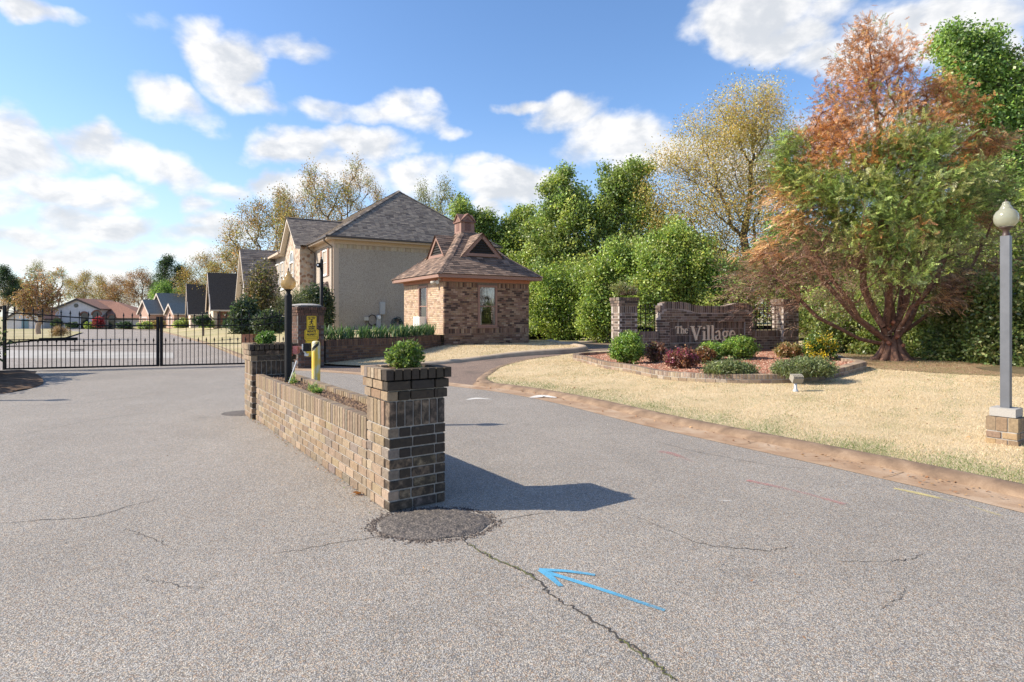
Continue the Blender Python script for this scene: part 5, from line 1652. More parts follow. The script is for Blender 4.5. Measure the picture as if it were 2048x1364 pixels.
# ---------------------------------------------------------------- the dying cedar beside the sign
CY = 17.4
cb = (11.2, 17.4, zi(11.2, 17.4) - .02)
L = []
for (px, py, r, n, pal, dy) in [
    (1740, 70, 26, 14, C_ORANGE, 0), (1745, 125, 46, 26, C_ORANGE, 0), (1700, 135, 40, 14, C_ORANGE, .3), (1795, 120, 36, 16, C_ORANGE, -.3), (1735, 200, 70, 44, C_ORANGE, 0),
    (1680, 215, 45, 24, C_ORANGE, -.3), (1650, 265, 45, 26, C_ORANGE, .2), (1720, 290, 75, 54, C_ORANGE, -.6), (1660, 330, 60, 40, C_ORANGE, -.5), (1625, 310, 32, 14, C_ORANGE, 0),
    (1840, 195, 55, 34, C_ORANGE, .3), (1880, 170, 30, 12, C_ORANGE, .4), (1850, 250, 60, 40, C_ORANGE, -.2), (1925, 235, 42, 24, C_ORANGE, .2), (1945, 300, 38, 22, C_ORANGE, .2), (1975, 280, 26, 12, C_TAN, 0),
    (1905, 325, 55, 34, C_ORANGE, .5), (1985, 345, 28, 12, C_BARE, 0), (1770, 350, 60, 30, C_ORANGE, -.8),
    (1810, 290, 62, 46, C_GREEN, -.9), (1870, 320, 52, 36, C_GREEN, -1.0), (1765, 340, 60, 40, C_GREEN, -1.2), (1700, 375, 65, 46, C_GREEN, -1.0), (1590, 300, 34, 24, C_GREEN, -.2), (1578, 345, 30, 20, C_GREEN, -.3), (1610, 370, 38, 24, C_GREEN, -.4),
    (1640, 395, 55, 40, C_GREEN, -.9), (1840, 390, 75, 60, C_GREEN, -1.3), (1920, 385, 60, 44, C_GREEN, -.8), (1975, 400, 46, 30, C_GREEN, -.3), (1760, 430, 80, 44, C_GREEN, -1.6), (1690, 450, 60, 24, C_GREEN, -1.2), (1880, 455, 62, 28, C_GREEN, -1.0),
    (1590, 430, 45, 30, C_TAN, -.2), (1570, 390, 34, 20, C_TAN, 0), (1800, 500, 60, 24, C_GREEN, -1.6), (1640, 480, 45, 26, C_BARE, -.6), (1810, 540, 36, 10, C_GREEN, -1.8), (1740, 480, 60, 40, C_BARE, -.4), (1830, 470, 60, 40, C_BARE, .3), (1780, 560, 60, 30, C_BARE, -.6),
    (1535, 500, 36, 20, C_TAN, .2), (1510, 545, 34, 22, C_BARE, .3), (1570, 520, 60, 40, C_BARE, .2), (1640, 545, 65, 46, C_BARE, -.5), (1490, 575, 26, 12, C_BARE, .4), (1560, 580, 50, 30, C_BARE, 0),
    (1720, 530, 60, 36, C_BARE, -.9), (1900, 520, 60, 40, C_BARE, -.4), (1960, 480, 50, 30, C_BARE, 0), (1850, 575, 50, 24, C_BARE, -1.0), (1700, 590, 45, 22, C_BARE, -.6),
    (1905, 565, 26, 12, C_TAN, -.9), (1940, 575, 30, 16, C_TAN, -.7), (1985, 570, 26, 12, C_TAN, -.2), (1990, 530, 26, 12, C_TAN, 0), (1985, 430, 24, 10, C_TAN, -.4), (1885, 605, 20, 6, C_TAN, -1.0)]:
    L.append(px_lobe(px, py, r, CY + dy * 1.15, n, pal, sy=1.35 if r > 30 else 1.0))
rg = np.random.default_rng(31)
cedar = thing('cedar_tree', 'tall half dead cedar with orange brown top and bare lower limbs beside the sign', 'tree', cb)
pts, out, pals = lobes_to_pts(L, rg, .5)
cbv = np.array(cb)
# many steep stems leave the short stump; clusters hang on to them
stem_px = [((1560, 560), .2), ((1600, 470), .5), ((1640, 520), -.9), ((1660, 380), .2), ((1700, 430), -.7), ((1735, 60), .05), ((1760, 420), -1.0), ((1800, 330), .5), ((1850, 250), .1), ((1880, 420), -.6), ((1930, 400), .5), ((1960, 500), .1), ((1840, 560), -1.0), ((1700, 300), .6)]
nodes0 = [cbv, cbv + (0, 0, .28)]; par0 = [-1, 0]
for n_, ((sx0, sy0), dy) in enumerate(stem_px):
    e = np.array(wp(sx0, sy0, CY + dy)); a = n_ * 2.4
    b = cbv + (.16 * math.cos(a), .16 * math.sin(a), .45 + .25 * rg.uniform())
    m = 7; prev = 1
    for k_ in range(m):
        t = k_ / (m - 1)
        q = b + (e - b) * t
        q[2] -= .16 * np.linalg.norm((e - b)[:2]) * math.sin(math.pi * t)
        q[:2] += rg.normal(0, .06, 2) * (0 < k_ < m - 1)
        nodes0.append(q); par0.append(prev); prev = len(nodes0) - 1
def grow_on(nodes, par, pts, rg, bf, jit, bow, skip):
    nodes = [np.array(n) for n in nodes]; par = list(par); path = [0.0] * len(nodes)
    for i in range(1, len(nodes)): path[i] = path[par[i]] + np.linalg.norm(nodes[i] - nodes[par[i]])
    n = len(pts); best = np.full(n, np.inf); bj = np.zeros(n, int); done = np.zeros(n, bool)
    def relax(j):
        d = np.linalg.norm(pts - nodes[j], axis=1); c = d + np.maximum(0, nodes[j][2] - pts[:, 2]) * .4 + bf * path[j]
        m = (c < best) & ~done; best[m] = c[m]; bj[m] = j
    for j in range(skip, len(nodes)): relax(j)
    for _ in range(n):
        i = int(np.argmin(np.where(done, np.inf, best))); j = int(bj[i]); done[i] = True
        p, q = nodes[j], pts[i]; Ld = np.linalg.norm(q - p)
        mid = (p + q) / 2 + rg.normal(0, jit, 3) * Ld; mid[2] -= bow * Ld * .5
        nodes.append(mid); par.append(j); path.append(path[j] + Ld / 2); mm = len(nodes) - 1
        nodes.append(q); par.append(mm); path.append(path[j] + Ld); relax(mm); relax(mm + 1)
    return np.array(nodes), np.array(par)
nodes, par = grow_on(nodes0, par0, pts, rg, .30, .07, .03, 4)
r = radii(par, .008, .30, 2.35)
r[0] = .42; r[1] = .30
r[2:len(nodes0)] = np.minimum(r[2:len(nodes0)], .125)
limb_mesh(nodes, par, r, M_bark_red, 'trunk', cedar, cb)
mb = MB()       # buttress roots and sawn stubs
for k in range(9):
    a = k * .7 + .2; c = math.cos(a); s = math.sin(a)
    mb.tube([cbv + (c * .16, s * .16, .70), cbv + (c * .25, s * .25, .30), cbv + (c * .42, s * .42, .06), cbv + (c * .68, s * .68, -.05)], [.06, .10, .09, .04], 7)
mb.build('root', M_bark_red, cedar, smooth=True)
mb = MB()
for a, z, l in ((3.9, .42, .34), (4.6, .62, .30), (5.2, .36, .32), (3.5, .9, .25), (4.3, 1.05, .24)):
    d = Vector((math.cos(a), math.sin(a), .35)).normalized(); p = Vector(cb) + Vector((0, 0, z))
    mb.tube([p + d * .12, p + d * (l + .06)], [.06, .05], 8)
mb.build('sawn_stub', simple('fresh_cut_wood', (.42, .17, .10), .9, var=.3), cedar)
col = np.array([pick(p, 1, rg)[0] for p in pals]) * np.exp(rg.normal(0, .2, len(pals)))[:, None]
bare = np.array([p is C_BARE for p in pals]); tan = np.array([p is C_TAN for p in pals]); grn = np.array([p is C_GREEN for p in pals])
for i_ in np.nonzero((grn | (~bare & ~tan)) & (rg.uniform(0, 1, len(pals)) < np.where(grn, .05, .12)))[0]: col[i_] = pick(C_ORANGE if pals[i_] is C_GREEN else C_GREEN + C_BARE, 1, rg)[0]
axis = np.array([cbv[0] - .3, cbv[1], 0])
o2 = pts - axis; o2[:, 2] = .35 + (pts[:, 2] - 4) * .06; o2 /= np.linalg.norm(o2, axis=1)[:, None]
def fans(C, out, nf, nb, sig, fl, l, w, col, rg, spread=.55, wander=.55, droop=.1, var=.3):
    """feathery sprays: nf flat fans round each centre, nb needles along the rib of each"""
    c = np.repeat(C, nf, 0); o = np.repeat(out, nf, 0); cc = np.repeat(col, nf, 0); N = len(c)
    c = c + rg.normal(0, 1, (N, 3)) * np.asarray(sig)
    d = o + rg.normal(0, wander, (N, 3)); d[:, 2] -= droop; d /= np.linalg.norm(d, axis=1)[:, None]
    s = np.cross(d, rg.normal(0, 1, (N, 3)) * (.5, .5, 1)); s /= np.linalg.norm(s, axis=1)[:, None]
    cc = cc * np.exp(rg.normal(0, var, N))[:, None]
    F_l = fl * rg.uniform(.6, 1.3, N)
    t = np.tile(np.linspace(0, 1, nb), N); sg = np.tile(np.where(np.arange(nb) % 2, 1., -1.), N)
    c = np.repeat(c, nb, 0); d = np.repeat(d, nb, 0); s = np.repeat(s, nb, 0); cc = np.repeat(cc, nb, 0); Fl = np.repeat(F_l, nb)
    M_ = len(c)
    p = c + d * (t * Fl)[:, None]
    e = d + s * (sg * spread * (1 - .75 * t))[:, None] + rg.normal(0, .10, (M_, 3)); e[:, 2] -= .15 * t; e /= np.linalg.norm(e, axis=1)[:, None]
    ll = (l * (1.15 - .5 * t) * rg.uniform(.7, 1.3, M_))[:, None]
    nn = np.cross(d, s); q = np.cross(e, nn); q /= np.maximum(np.linalg.norm(q, axis=1), 1e-6)[:, None]
    V = np.stack([p, p + e * ll * .5 + q * w / 2, p + e * ll, p + e * ll * .5 - q * w / 2], 1).reshape(-1, 3)
    T = np.clip(cc * (.8 + .45 * t)[:, None] * np.exp(rg.normal(0, .26, M_))[:, None], .004, .95)
    return V, np.arange(M_ * 4).reshape(-1, 4), T
Vs = []; Fs = []; Ts = []; off = 0
og = ~bare & ~tan & ~grn
for (m, kw) in ((og, dict(nf=20, nb=12, sig=.20, fl=.20, l=.075, w=.017, droop=.3, wander=.9, spread=1.1)), (grn, dict(nf=22, nb=12, sig=(.20, .20, .15), fl=.24, l=.085, w=.019, droop=.0, wander=.8, var=.42, spread=1.1)),
                (tan, dict(nf=12, nb=10, sig=(.20, .2, .09), fl=.28, l=.10, w=.028, droop=.5, wander=.4)), (bare, dict(nf=12, nb=7, sig=.28, fl=.42, l=.16, w=.011, droop=-.05, wander=.45))):
    V, Fc, T = fans(pts[m], o2[m], col=col[m], rg=rg, **kw)
    Vs.append(V); Fs.append(Fc + off); Ts.append(T); off += len(V)
np_mesh('crown', np.concatenate(Vs) - cbv, np.concatenate(Fs), np.concatenate(Ts), M_leaf, cedar)

# ---------------------------------------------------------------- named trees
def trunk_line(base, top, rg_seed, n=5, sway=.25):
    rg = np.random.default_rng(rg_seed)
    b, t = np.array(base, float), np.array(top, float)
    return [b + (t - b) * k / n + (rg.normal(0, sway, 3) * (0 < k) * (1, 1, 0)) for k in range(n + 1)]
def wtree(name, label, px_base, Y, zbase, trunk_top, lobs, leaf, seed, **kw):
    x = (px_base - CX) * Y / F; base = (x, Y, zbase)
    tt = wp(trunk_top[0], trunk_top[1], Y)
    rs = random.Random(seed); lobs = list(lobs)
    for q in list(lobs):          # sprigs that break up the outline
        for _ in range(3):
            a = rs.uniform(-.5, 3.6); d = q[2] * rs.uniform(.9, 1.28)
            lobs.append((q[0] + d * math.cos(a), q[1] - d * math.sin(a), q[2] * rs.uniform(.16, .34), max(3, int(q[3] * .09)), q[4], rs.uniform(-.8, .8)))
    return tree(name, label, base, trunk_line(base, (tt.x, tt.y, tt.z), seed), [px_lobe(*q[:3], Y + (q[5] if len(q) > 5 else 0), q[3], q[4], sy=1.2) for q in lobs], leaf, seed, **kw)

T_YEL = wtree('budding_tree', 'tall yellow budding tree with an open crown rising behind the entrance sign', 1500, 40, -.3, (1490, 330),
    [(1500, 255, 62, 80, BUD_Y), (1440, 270, 60, 60, BUD_Y), (1560, 270, 55, 50, BUD_Y), (1390, 330, 58, 60, BUD_Y), (1455, 350, 70, 80, BUD_Y), (1530, 350, 70, 80, BUD_Y), (1355, 400, 52, 50, BUD_Y),
     (1420, 430, 66, 66, BUD_Y), (1490, 440, 70, 70, BUD_Y), (1560, 440, 60, 60, BUD_Y), (1340, 450, 40, 24, BUD_Y), (1400, 500, 60, 44, BUD_Y), (1470, 520, 65, 50, BUD_Y), (1540, 530, 60, 40, BUD_Y), (1470, 225, 36, 22, BUD_Y), (1535, 215, 34, 20, BUD_Y), (1340, 330, 34, 18, BUD_Y), (1600, 350, 50, 40, BUD_Y)],
    (70, .46, .13, .062, 0, .1), 41, rtip=.010, rbase=.34, bf=.5, shell=.6, var=.28)
T_GRN = wtree('broadleaf_tree', 'big round green broadleaf tree with upright leaders behind the driveway', 1190, 42, -.4, (1190, 480),
    [(1235, 372, 34, 34, G_MID), (1270, 380, 40, 36, G_MID), (1215, 420, 45, 50, G_MID), (1275, 440, 48, 50, G_MID), (1120, 395, 38, 40, G_MID), (1150, 420, 40, 40, G_MID), (1110, 450, 45, 48, G_MID), (1160, 480, 55, 66, G_MID), (1230, 500, 60, 70, G_MID),
     (1290, 510, 45, 44, G_MID), (1090, 510, 50, 54, G_MID), (1140, 555, 60, 64, G_MID), (1210, 570, 62, 64, G_MID), (1280, 580, 50, 44, G_MID), (1060, 560, 45, 40, G_MID), (1120, 355, 16, 8, G_MID), (1285, 345, 16, 8, G_MID)],
    (96, .27, .18, .115, 0, .1), 43, rtip=.02, rbase=.4, bf=.4)
T_GRN2 = wtree('broadleaf_tree', 'lighter green tree left of the round tree with small pointed tops', 1035, 46, -.4, (1040, 520),
    [(1000, 470, 26, 22, G_MID), (1030, 450, 26, 22, G_MID), (1060, 455, 28, 24, G_BRIGHT), (1045, 500, 46, 48, G_BRIGHT), (1085, 490, 36, 34, G_MID), (1000, 520, 40, 40, G_BRIGHT), (960, 450, 22, 22, G_MID), (975, 500, 34, 30, G_MID), (1040, 560, 52, 50, G_BRIGHT), (925, 430, 26, 26, G_MID), (940, 465, 30, 26, G_MID), (1045, 432, 10, 6, G_MID)],
    (90, .27, .18, .115, 0, .1), 44, rtip=.02, rbase=.3, bf=.4)
BR1 = wtree('leafy_sapling', 'bright green leafy sapling beside the right corner of the guard house', 1120, 35, -.3, (1120, 610),
    [(1105, 590, 36, 40, G_BRIGHT), (1085, 625, 30, 30, G_BRIGHT), (1130, 620, 40, 44, G_BRIGHT), (1100, 650, 34, 34, G_BRIGHT), (1145, 570, 36, 40, G_BRIGHT), (1150, 655, 26, 22, G_BRIGHT), (1090, 560, 24, 20, G_BRIGHT)],
    (80, .26, .15, .095, 0, .1), 45, rtip=.012, rbase=.12, bf=.35)
BR2 = wtree('leafy_sapling', 'bright green bushy sapling behind the left pillar of the sign', 1215, 33, -.3, (1215, 600),
    [(1195, 560, 40, 44, G_BRIGHT), (1225, 530, 42, 46, G_BRIGHT), (1245, 570, 44, 48, G_BRIGHT), (1205, 610, 44, 48, G_BRIGHT), (1180, 640, 30, 30, G_BRIGHT), (1245, 620, 40, 40, G_BRIGHT), (1200, 660, 26, 20, G_BRIGHT), (1255, 510, 26, 22, G_BRIGHT)],
    (80, .25, .15, .095, 0, .1), 46, rtip=.012, rbase=.12, bf=.35)
BR3 = wtree('leafy_sapling', 'wide bright green thicket tree right behind the wavy sign wall', 1375, 31, -.2, (1375, 570),
    [(1310, 520, 44, 50, G_BRIGHT), (1350, 500, 40, 44, G_BRIGHT), (1385, 530, 46, 50, G_BRIGHT), (1330, 560, 48, 52, G_BRIGHT), (1395, 580, 44, 46, G_BRIGHT), (1430, 590, 34, 30, G_FRESH), (1300, 580, 36, 36, G_BRIGHT), (1360, 605, 44, 40, G_MID), (1290, 620, 36, 30, G_MID), (1440, 620, 30, 22, G_BRIGHT), (1365, 480, 24, 18, G_BRIGHT)],
    (80, .24, .14, .09, 0, .1), 47, rtip=.012, rbase=.14, bf=.35)
BR4 = wtree('leafy_sapling', 'pale fresh green sapling between the yellow tree and the cedar', 1540, 30, -.2, (1540, 560),
    [(1560, 480, 30, 24, G_FRESH), (1530, 520, 36, 30, G_FRESH), (1480, 560, 36, 30, G_FRESH), (1570, 560, 44, 36, G_BRIGHT), (1520, 600, 44, 36, G_MID), (1460, 610, 36, 26, G_MID), (1600, 620, 50, 40, G_MID)],
    (74, .24, .14, .09, 0, .1), 48, rtip=.012, rbase=.12, bf=.35)
TR1 = wtree('broadleaf_tree', 'tall vivid green tree at the right behind the cedar with loose upper sprays', 1985, 24, .1, (1970, 330),
    [(1905, 90, 34, 34, G_FRESH), (1960, 100, 36, 36, G_FRESH), (1915, 150, 36, 36, G_FRESH), (1965, 165, 36, 34, G_FRESH), (1990, 130, 30, 22, G_FRESH), (2040, 200, 60, 60, G_FRESH), (2000, 240, 50, 50, G_FRESH), (1990, 320, 50, 50, G_FRESH), (2050, 310, 60, 60, G_FRESH), (2080, 240, 50, 40, G_FRESH), (2060, 140, 36, 26, BUD_G), (2030, 400, 52, 46, G_FRESH), (1930, 205, 28, 20, G_FRESH)],
    (80, .22, .13, .085, 0, .15), 49, rtip=.012, rbase=.26, bf=.45)
TR2 = wtree('broadleaf_tree', 'dense dark green tree at the right edge behind the lamp post', 2080, 21, .1, (2070, 420),
    [(2010, 480, 50, 50, G_MID), (2070, 440, 60, 50, G_MID), (1960, 530, 50, 50, G_MID), (2030, 560, 60, 60, G_MID), (2090, 540, 60, 40, G_MID), (1990, 620, 56, 54, G_DARK), (2060, 640, 60, 50, G_MID), (2110, 380, 60, 30, G_MID)],
    (84, .2, .115, .075, 0, .1), 50, rtip=.01, rbase=.2, bf=.4)
# thicket along the lawn edge behind and beside the cedar
UND = [(.20, .255, .065, 3), (.27, .315, .09, 3), (.12, .165, .05, 2), (.33, .31, .12, 1), (.17, .23, .055, 2)]
UND_D = [(.17, .235, .07, 3), (.235, .30, .09, 3), (.10, .145, .05, 2), (.34, .33, .13, 1)]
def thicket(label, px, Y, lobs, seed, leaf=(34, .16, .10, .065, 0, .1)):
    x = (px - CX) * Y / F
    return bush('thicket_shrub', label, (x, Y, zi(x, Y)), [px_lobe(q[0], q[1], q[2], Y + (q[5] if len(q) > 5 else 0), q[3], q[4], sy=1.3) for q in lobs], leaf, seed, 'shrub', 'wild shrubs along the lawn edge', shell=.4)
thicket('wild shrub with grey twigs right of the yellow green bush', 1700, 21.5, [(1690, 670, 36, 60, UND), (1730, 660, 40, 70, UND), (1660, 650, 30, 40, UND), (1715, 700, 34, 50, UND_D), (1680, 630, 30, 40, UND)], 61)
thicket('wild shrub filling the gap left of the cedar trunk', 1760, 20.5, [(1755, 650, 40, 70, UND), (1740, 690, 34, 50, UND), (1775, 620, 34, 50, UND), (1760, 720, 24, 30, UND_D)], 62)
thicket('leafy wild shrub just right of the cedar trunk', 1840, 18.8, [(1835, 660, 40, 80, UND), (1860, 630, 42, 80, UND), (1830, 700, 36, 60, UND), (1870, 690, 40, 70, UND), (1850, 590, 30, 40, UND)], 63)
thicket('dark wild shrub between the cedar and the lamp post', 1920, 17.2, [(1910, 660, 46, 90, UND_D), (1935, 620, 46, 80, UND), (1900, 710, 40, 70, UND_D), (1950, 700, 44, 80, UND_D), (1890, 620, 30, 40, UND), (1930, 580, 36, 50, UND_D)], 64)
thicket('dark tangled shrub directly behind the lamp post', 2000, 15.6, [(1985, 680, 46, 90, UND_D), (2010, 630, 50, 90, UND_D), (2000, 725, 36, 60, UND_D), (2040, 700, 50, 80, UND_D), (1990, 590, 40, 60, UND)], 65)
thicket('tangled shrub at the right edge beyond the lamp post', 2080, 15.0, [(2070, 680, 60, 90, UND_D), (2090, 620, 60, 80, UND_D), (2060, 735, 40, 60, UND_D), (2100, 560, 60, 60, UND)], 66)
thicket('low wild shrub behind the right pillar of the sign', 1620, 24, [(1620, 650, 36, 60, UND), (1590, 640, 30, 50, UND), (1650, 620, 34, 50, UND), (1640, 600, 30, 40, G_MID)], 67)

# ---------------------------------------------------------------- prototypes of far trees, then copies
def proto(kind_, seed, label, pal, H, crown, leaf, rbase, bark=None, columns=None):
    rg = np.random.default_rng(seed)
    lob = []
    for (fx, fz, fr, n) in crown:
        lob.append(((fx * H + rg.normal(0, .02) * H, rg.normal(0, .08) * H, fz * H), (fr * H, fr * H, fr * H * 1.1), n, pal))
    tr = [np.array((rg.normal(0, .01) * H * (k > 0), rg.normal(0, .01) * H * (k > 0), H * .62 * k / 6)) for k in range(7)]
    return tree(kind_, label, (0, 0, 0), tr, lob, leaf, seed, rtip=.02, rbase=rbase, bark=bark, bf=.55, shell=.6)
OPEN = [(0, .93, .07, 16), (-.08, .85, .09, 22), (.09, .84, .09, 22), (0, .75, .11, 30), (-.16, .72, .10, 24), (.17, .70, .10, 24), (-.22, .58, .10, 20), (.23, .56, .10, 20), (-.08, .58, .11, 24), (.1, .55, .11, 22), (-.17, .44, .09, 14), (.18, .43, .09, 14), (0, .45, .09, 12)]
TALL = [(0, .95, .05, 14), (-.05, .88, .06, 16), (.06, .86, .06, 16), (-.1, .78, .065, 18), (.1, .77, .065, 18), (0, .75, .07, 20), (-.12, .66, .065, 14), (.13, .64, .065, 14), (-.03, .6, .07, 14), (.06, .52, .06, 10), (-.1, .52, .06, 8)]
PINE = [(0, .95, .06, 26), (-.06, .86, .08, 30), (.08, .82, .08, 30), (-.1, .73, .09, 34), (.09, .69, .09, 34), (0, .62, .10, 30), (-.12, .56, .08, 24), (.13, .52, .08, 24), (.02, .47, .07, 18)]
ROUND = [(0, .82, .15, 40), (-.17, .70, .15, 40), (.17, .70, .15, 40), (0, .62, .19, 46), (-.25, .52, .14, 34), (.25, .52, .14, 34), (-.1, .42, .15, 34), (.12, .40, .15, 34)]
D_OPEN = proto('budding_tree', 71, '', BUD_O, 16, OPEN, (44, .50, .22, .11, 0, .1), .22)
D_BRN = proto('budding_tree', 72, '', BUD_B, 14, OPEN, (44, .48, .21, .11, 0, .1), .2)
D_TALL = proto('budding_tree', 73, '', BUD_O, 20, TALL, (36, .46, .22, .10, 0, .1), .2)
D_GRN = proto('budding_tree', 74, '', BUD_G, 18, TALL, (34, .46, .22, .10, 0, .1), .18)
D_PINE = proto('pine_tree', 75, '', G_DARK, 16, PINE, (46, .45, .40, .12, .2, -.1), .22)
D_ROUND = proto('broadleaf_tree', 76, '', G_FRESH, 9, ROUND, (90, .36, .22, .14, 0, .1), .2)
D_MID = proto('broadleaf_tree', 77, '', G_MID, 13, ROUND, (90, .42, .24, .16, 0, .1), .26)
used = set()
def far(pr, H0, px, Y, py_top, z0, label, rot, wide=1.0, grp='trees beyond the houses'):
    x = (px - CX) * Y / F
    top = EYE - (py_top - HY) * Y / F
    s = (top - z0) / H0
    if pr.name not in used:
        used.add(pr.name)
        pr.location = (x, Y, z0); pr.scale = (s * wide, s * wide, s); pr.rotation_euler = (0, 0, rot); pr['label'] = label; pr['group'] = grp
        return pr
    return copy_tree(pr, (x, Y, z0), (s * wide, s * wide, s), rot, label, grp)
# behind the stucco house
far(D_OPEN, 16, 520, 68, 395, .5, 'olive brown budding tree left of the stone gable of the stucco house', .3, 1.0)
far(D_OPEN, 16, 575, 62, 375, .5, 'rusty olive budding tree right above the stone gable', 2.1, .8)
far(D_TALL, 20, 640, 66, 325, .5, 'tallest thin budding tree above the stucco house roof', 1.1, .95)
far(D_TALL, 20, 695, 72, 318, .5, 'slender budding tree against the clouds above the main roof slope', 4.0, .9)
far(D_TALL, 20, 600, 74, 362, .5, 'thin budding tree between the stone gable and the tallest tree', 5.1, .9)
far(D_TALL, 20, 745, 78, 352, .5, 'slim bare topped tree nearest the roof peak on its left', 2.6, .8)
far(D_GRN, 18, 845, 80, 362, .5, 'thin pale green tree just right of the roof peak', .7, .7)
far(D_GRN, 18, 893, 78, 358, .5, 'thin pale green tree above the guard house cupola on the left', 3.2, .9)
far(D_MID, 13, 925, 70, 412, .5, 'dark green tree top showing left of the cupola', 1.3, .55)
far(D_OPEN, 16, 470, 78, 488, .5, 'low olive budding tree above the black roofed house', 3.7, 1.3)
far(D_OPEN, 16, 415, 92, 505, .3, 'olive budding tree between the dark conifer and the black roof', .9, 1.35)
# beyond the far end of the street
far(D_PINE, 16, 340, 100, 513, .0, 'dark green pine standing over the grey roofed house', .4, 1.25)
far(D_ROUND, 9, 335, 92, 562, .0, 'bright green round tree in front of the dark pine', 1.0, 1.1)
far(D_BRN, 14, 285, 108, 536, -.3, 'russet budding tree left of the dark pine', .2, 1.2)
far(D_BRN, 14, 235, 112, 552, -.4, 'brown budding tree behind the right part of the ranch roof', 2.2, 1.4)
far(D_OPEN, 16, 165, 112, 540, -.4, 'olive budding tree over the ranch house gable', 5.0, 1.2)
far(D_OPEN, 16, 205, 124, 548, -.5, 'pale olive tree behind the ranch house peak', 1.9, 1.3)
far(D_GRN, 18, 75, 104, 522, -.4, 'tall thin green tree beside the pine at the far left', 4.4, 1.25)
far(D_GRN, 18, 118, 118, 535, -.5, 'thin green tree left of the ranch house', .1, 1.3)
far(D_PINE, 16, 16, 96, 534, -.4, 'dark pine at the far left edge', 2.0, 1.15)
far(D_PINE, 16, 42, 130, 560, -.6, 'smaller pine next to the pine at the far left', 1.2, 1.2)
far(D_BRN, 14, 30, 128, 560, -.5, 'brown tree low between the far left pines', 3.3, 1.5)
far(D_OPEN, 16, -60, 110, 535, -.4, 'olive tree beyond the left border of the view', 1.4, 1.3)
far(D_BRN, 14, 375, 118, 540, -.1, 'brown tree glimpsed right of the dark pine', 4.6, 1.3)
# deep green behind the driveway and the right hand woods
far(D_MID, 13, 1000, 62, 470, -.4, 'green tree far behind the cupola of the guard house', 2.4, 1.2, 'woods behind the sign')
far(D_MID, 13, 1320, 56, 430, -.4, 'green tree between the round tree and the yellow tree', .6, 1.1, 'woods behind the sign')
far(D_MID, 13, 1420, 60, 470, -.4, 'green tree low behind the yellow budding tree', 4.1, 1.4, 'woods behind the sign')
far(D_MID, 13, 1580, 52, 440, -.3, 'green tree behind the left side of the cedar', 1.7, 1.3, 'woods behind the sign')
far(D_MID, 13, 1680, 40, 420, -.2, 'green tree in the wood behind the cedar', 5.3, 1.2, 'woods behind the sign')
far(D_MID, 13, 1830, 34, 360, .1, 'green tree deep in the wood right of the cedar', 3.0, 1.1, 'woods behind the sign')
far(D_MID, 13, 1940, 30, 330, .2, 'green tree deep in the wood near the right edge', .9, 1.1, 'woods behind the sign')
far(D_MID, 13, 2120, 28, 180, .2, 'tall green tree rising past the right edge', 2.9, .8, 'woods behind the sign')
far(D_MID, 13, 1760, 28, 520, .2, 'low green tree behind the cedar trunk', 2.0, 1.2, 'woods behind the sign')
far(D_ROUND, 9, 1660, 30, 560, .1, 'low bright green tree behind the right sign pillar', 2.2, 1.2, 'woods behind the sign')
far(D_ROUND, 9, 1900, 24, 540, .25, 'bright low tree in the thicket left of the lamp post', .2, 1.1, 'woods behind the sign')
far(D_MID, 13, 1085, 56, 560, -.4, 'low green tree over the dark fence', 1.2, 1.5, 'woods behind the sign')
far(D_MID, 13, 1240, 60, 520, -.4, 'green tree hidden deep behind the saplings', .2, 1.4, 'woods behind the sign')

# ---------------------------------------------------------------- shrubs of the sign bed
EVG_ = [(.07, .11, .045, 3), (.10, .15, .06, 2)]
def zm(x, y): return float(h_mulch(x, y))
def bedbush(name, label, px, pyb, wpx, hpx, n, pal, leaf, seed, lob=None, var=.28, cat='bush', grp=None, shell=.3):
    z = .25
    for _ in range(3):
        x, y = gp(px, pyb, z); z = zm(x, y)
    kx = y / F
    W_, H_ = wpx * kx / 2 * .94, hpx * kx * .84
    base = (x, y, z - .02)
    if lob is None:
        lob = [(0, .5, 1.0, 1.0)]
    lobes = []
    tot = sum(l[2] ** 2 for l in lob)
    for (fx, fz, fr, fh) in lob:
        lobes.append(((x + fx * W_, y + RNG.normal(0, .06), z + fz * H_), (fr * W_, fr * W_ * .95, fr * H_ * .52 * fh), int(n * fr * fr / tot), pal))
    return bush(name, label, base, lobes, leaf, seed, cat, grp, var, shell)
BOX = [(.17, .285, .045, 3), (.225, .345, .06, 3), (.10, .195, .035, 2), (.30, .39, .075, 1.2)]
BOXL = [(.24, .36, .065, 3), (.31, .42, .085, 3), (.15, .26, .05, 2)]
PUR = [(.19, .085, .065, 3), (.25, .115, .075, 3), (.31, .17, .10, 2), (.10, .055, .045, 2), (.18, .16, .065, 1)]
PNK = PUR[:3] + [(.36, .06, .14, 1.2), (.42, .12, .20, .6)]
ORG = [(.28, .13, .05, 3), (.22, .10, .045, 3), (.14, .12, .045, 2)]
JUN = [(.18, .225, .09, 3), (.235, .275, .115, 3), (.13, .165, .075, 2), (.30, .32, .15, 1)]
NAN = [(.33, .24, .10, 3), (.26, .20, .08, 2), (.22, .22, .07, 2), (.36, .18, .10, 1)]
YEL = [(.12, .20, .03, 4), (.08, .14, .028, 3)]
YE2 = [(.60, .46, .03, 3), (.50, .40, .05, 2), (.14, .22, .04, 1)]
LF = (20, .045, .062, .036, .2, 0)
bedbush('round_bush', 'large round clipped green bush in front of the left sign pillar', 1254, 728, 76, 76, 420, BOX, (22, .05, .062, .036, .25, 0), 81, [(0, .52, .95, 1.0), (-.35, .40, .62, .9), (.35, .42, .62, .9), (.05, .78, .6, .7)])
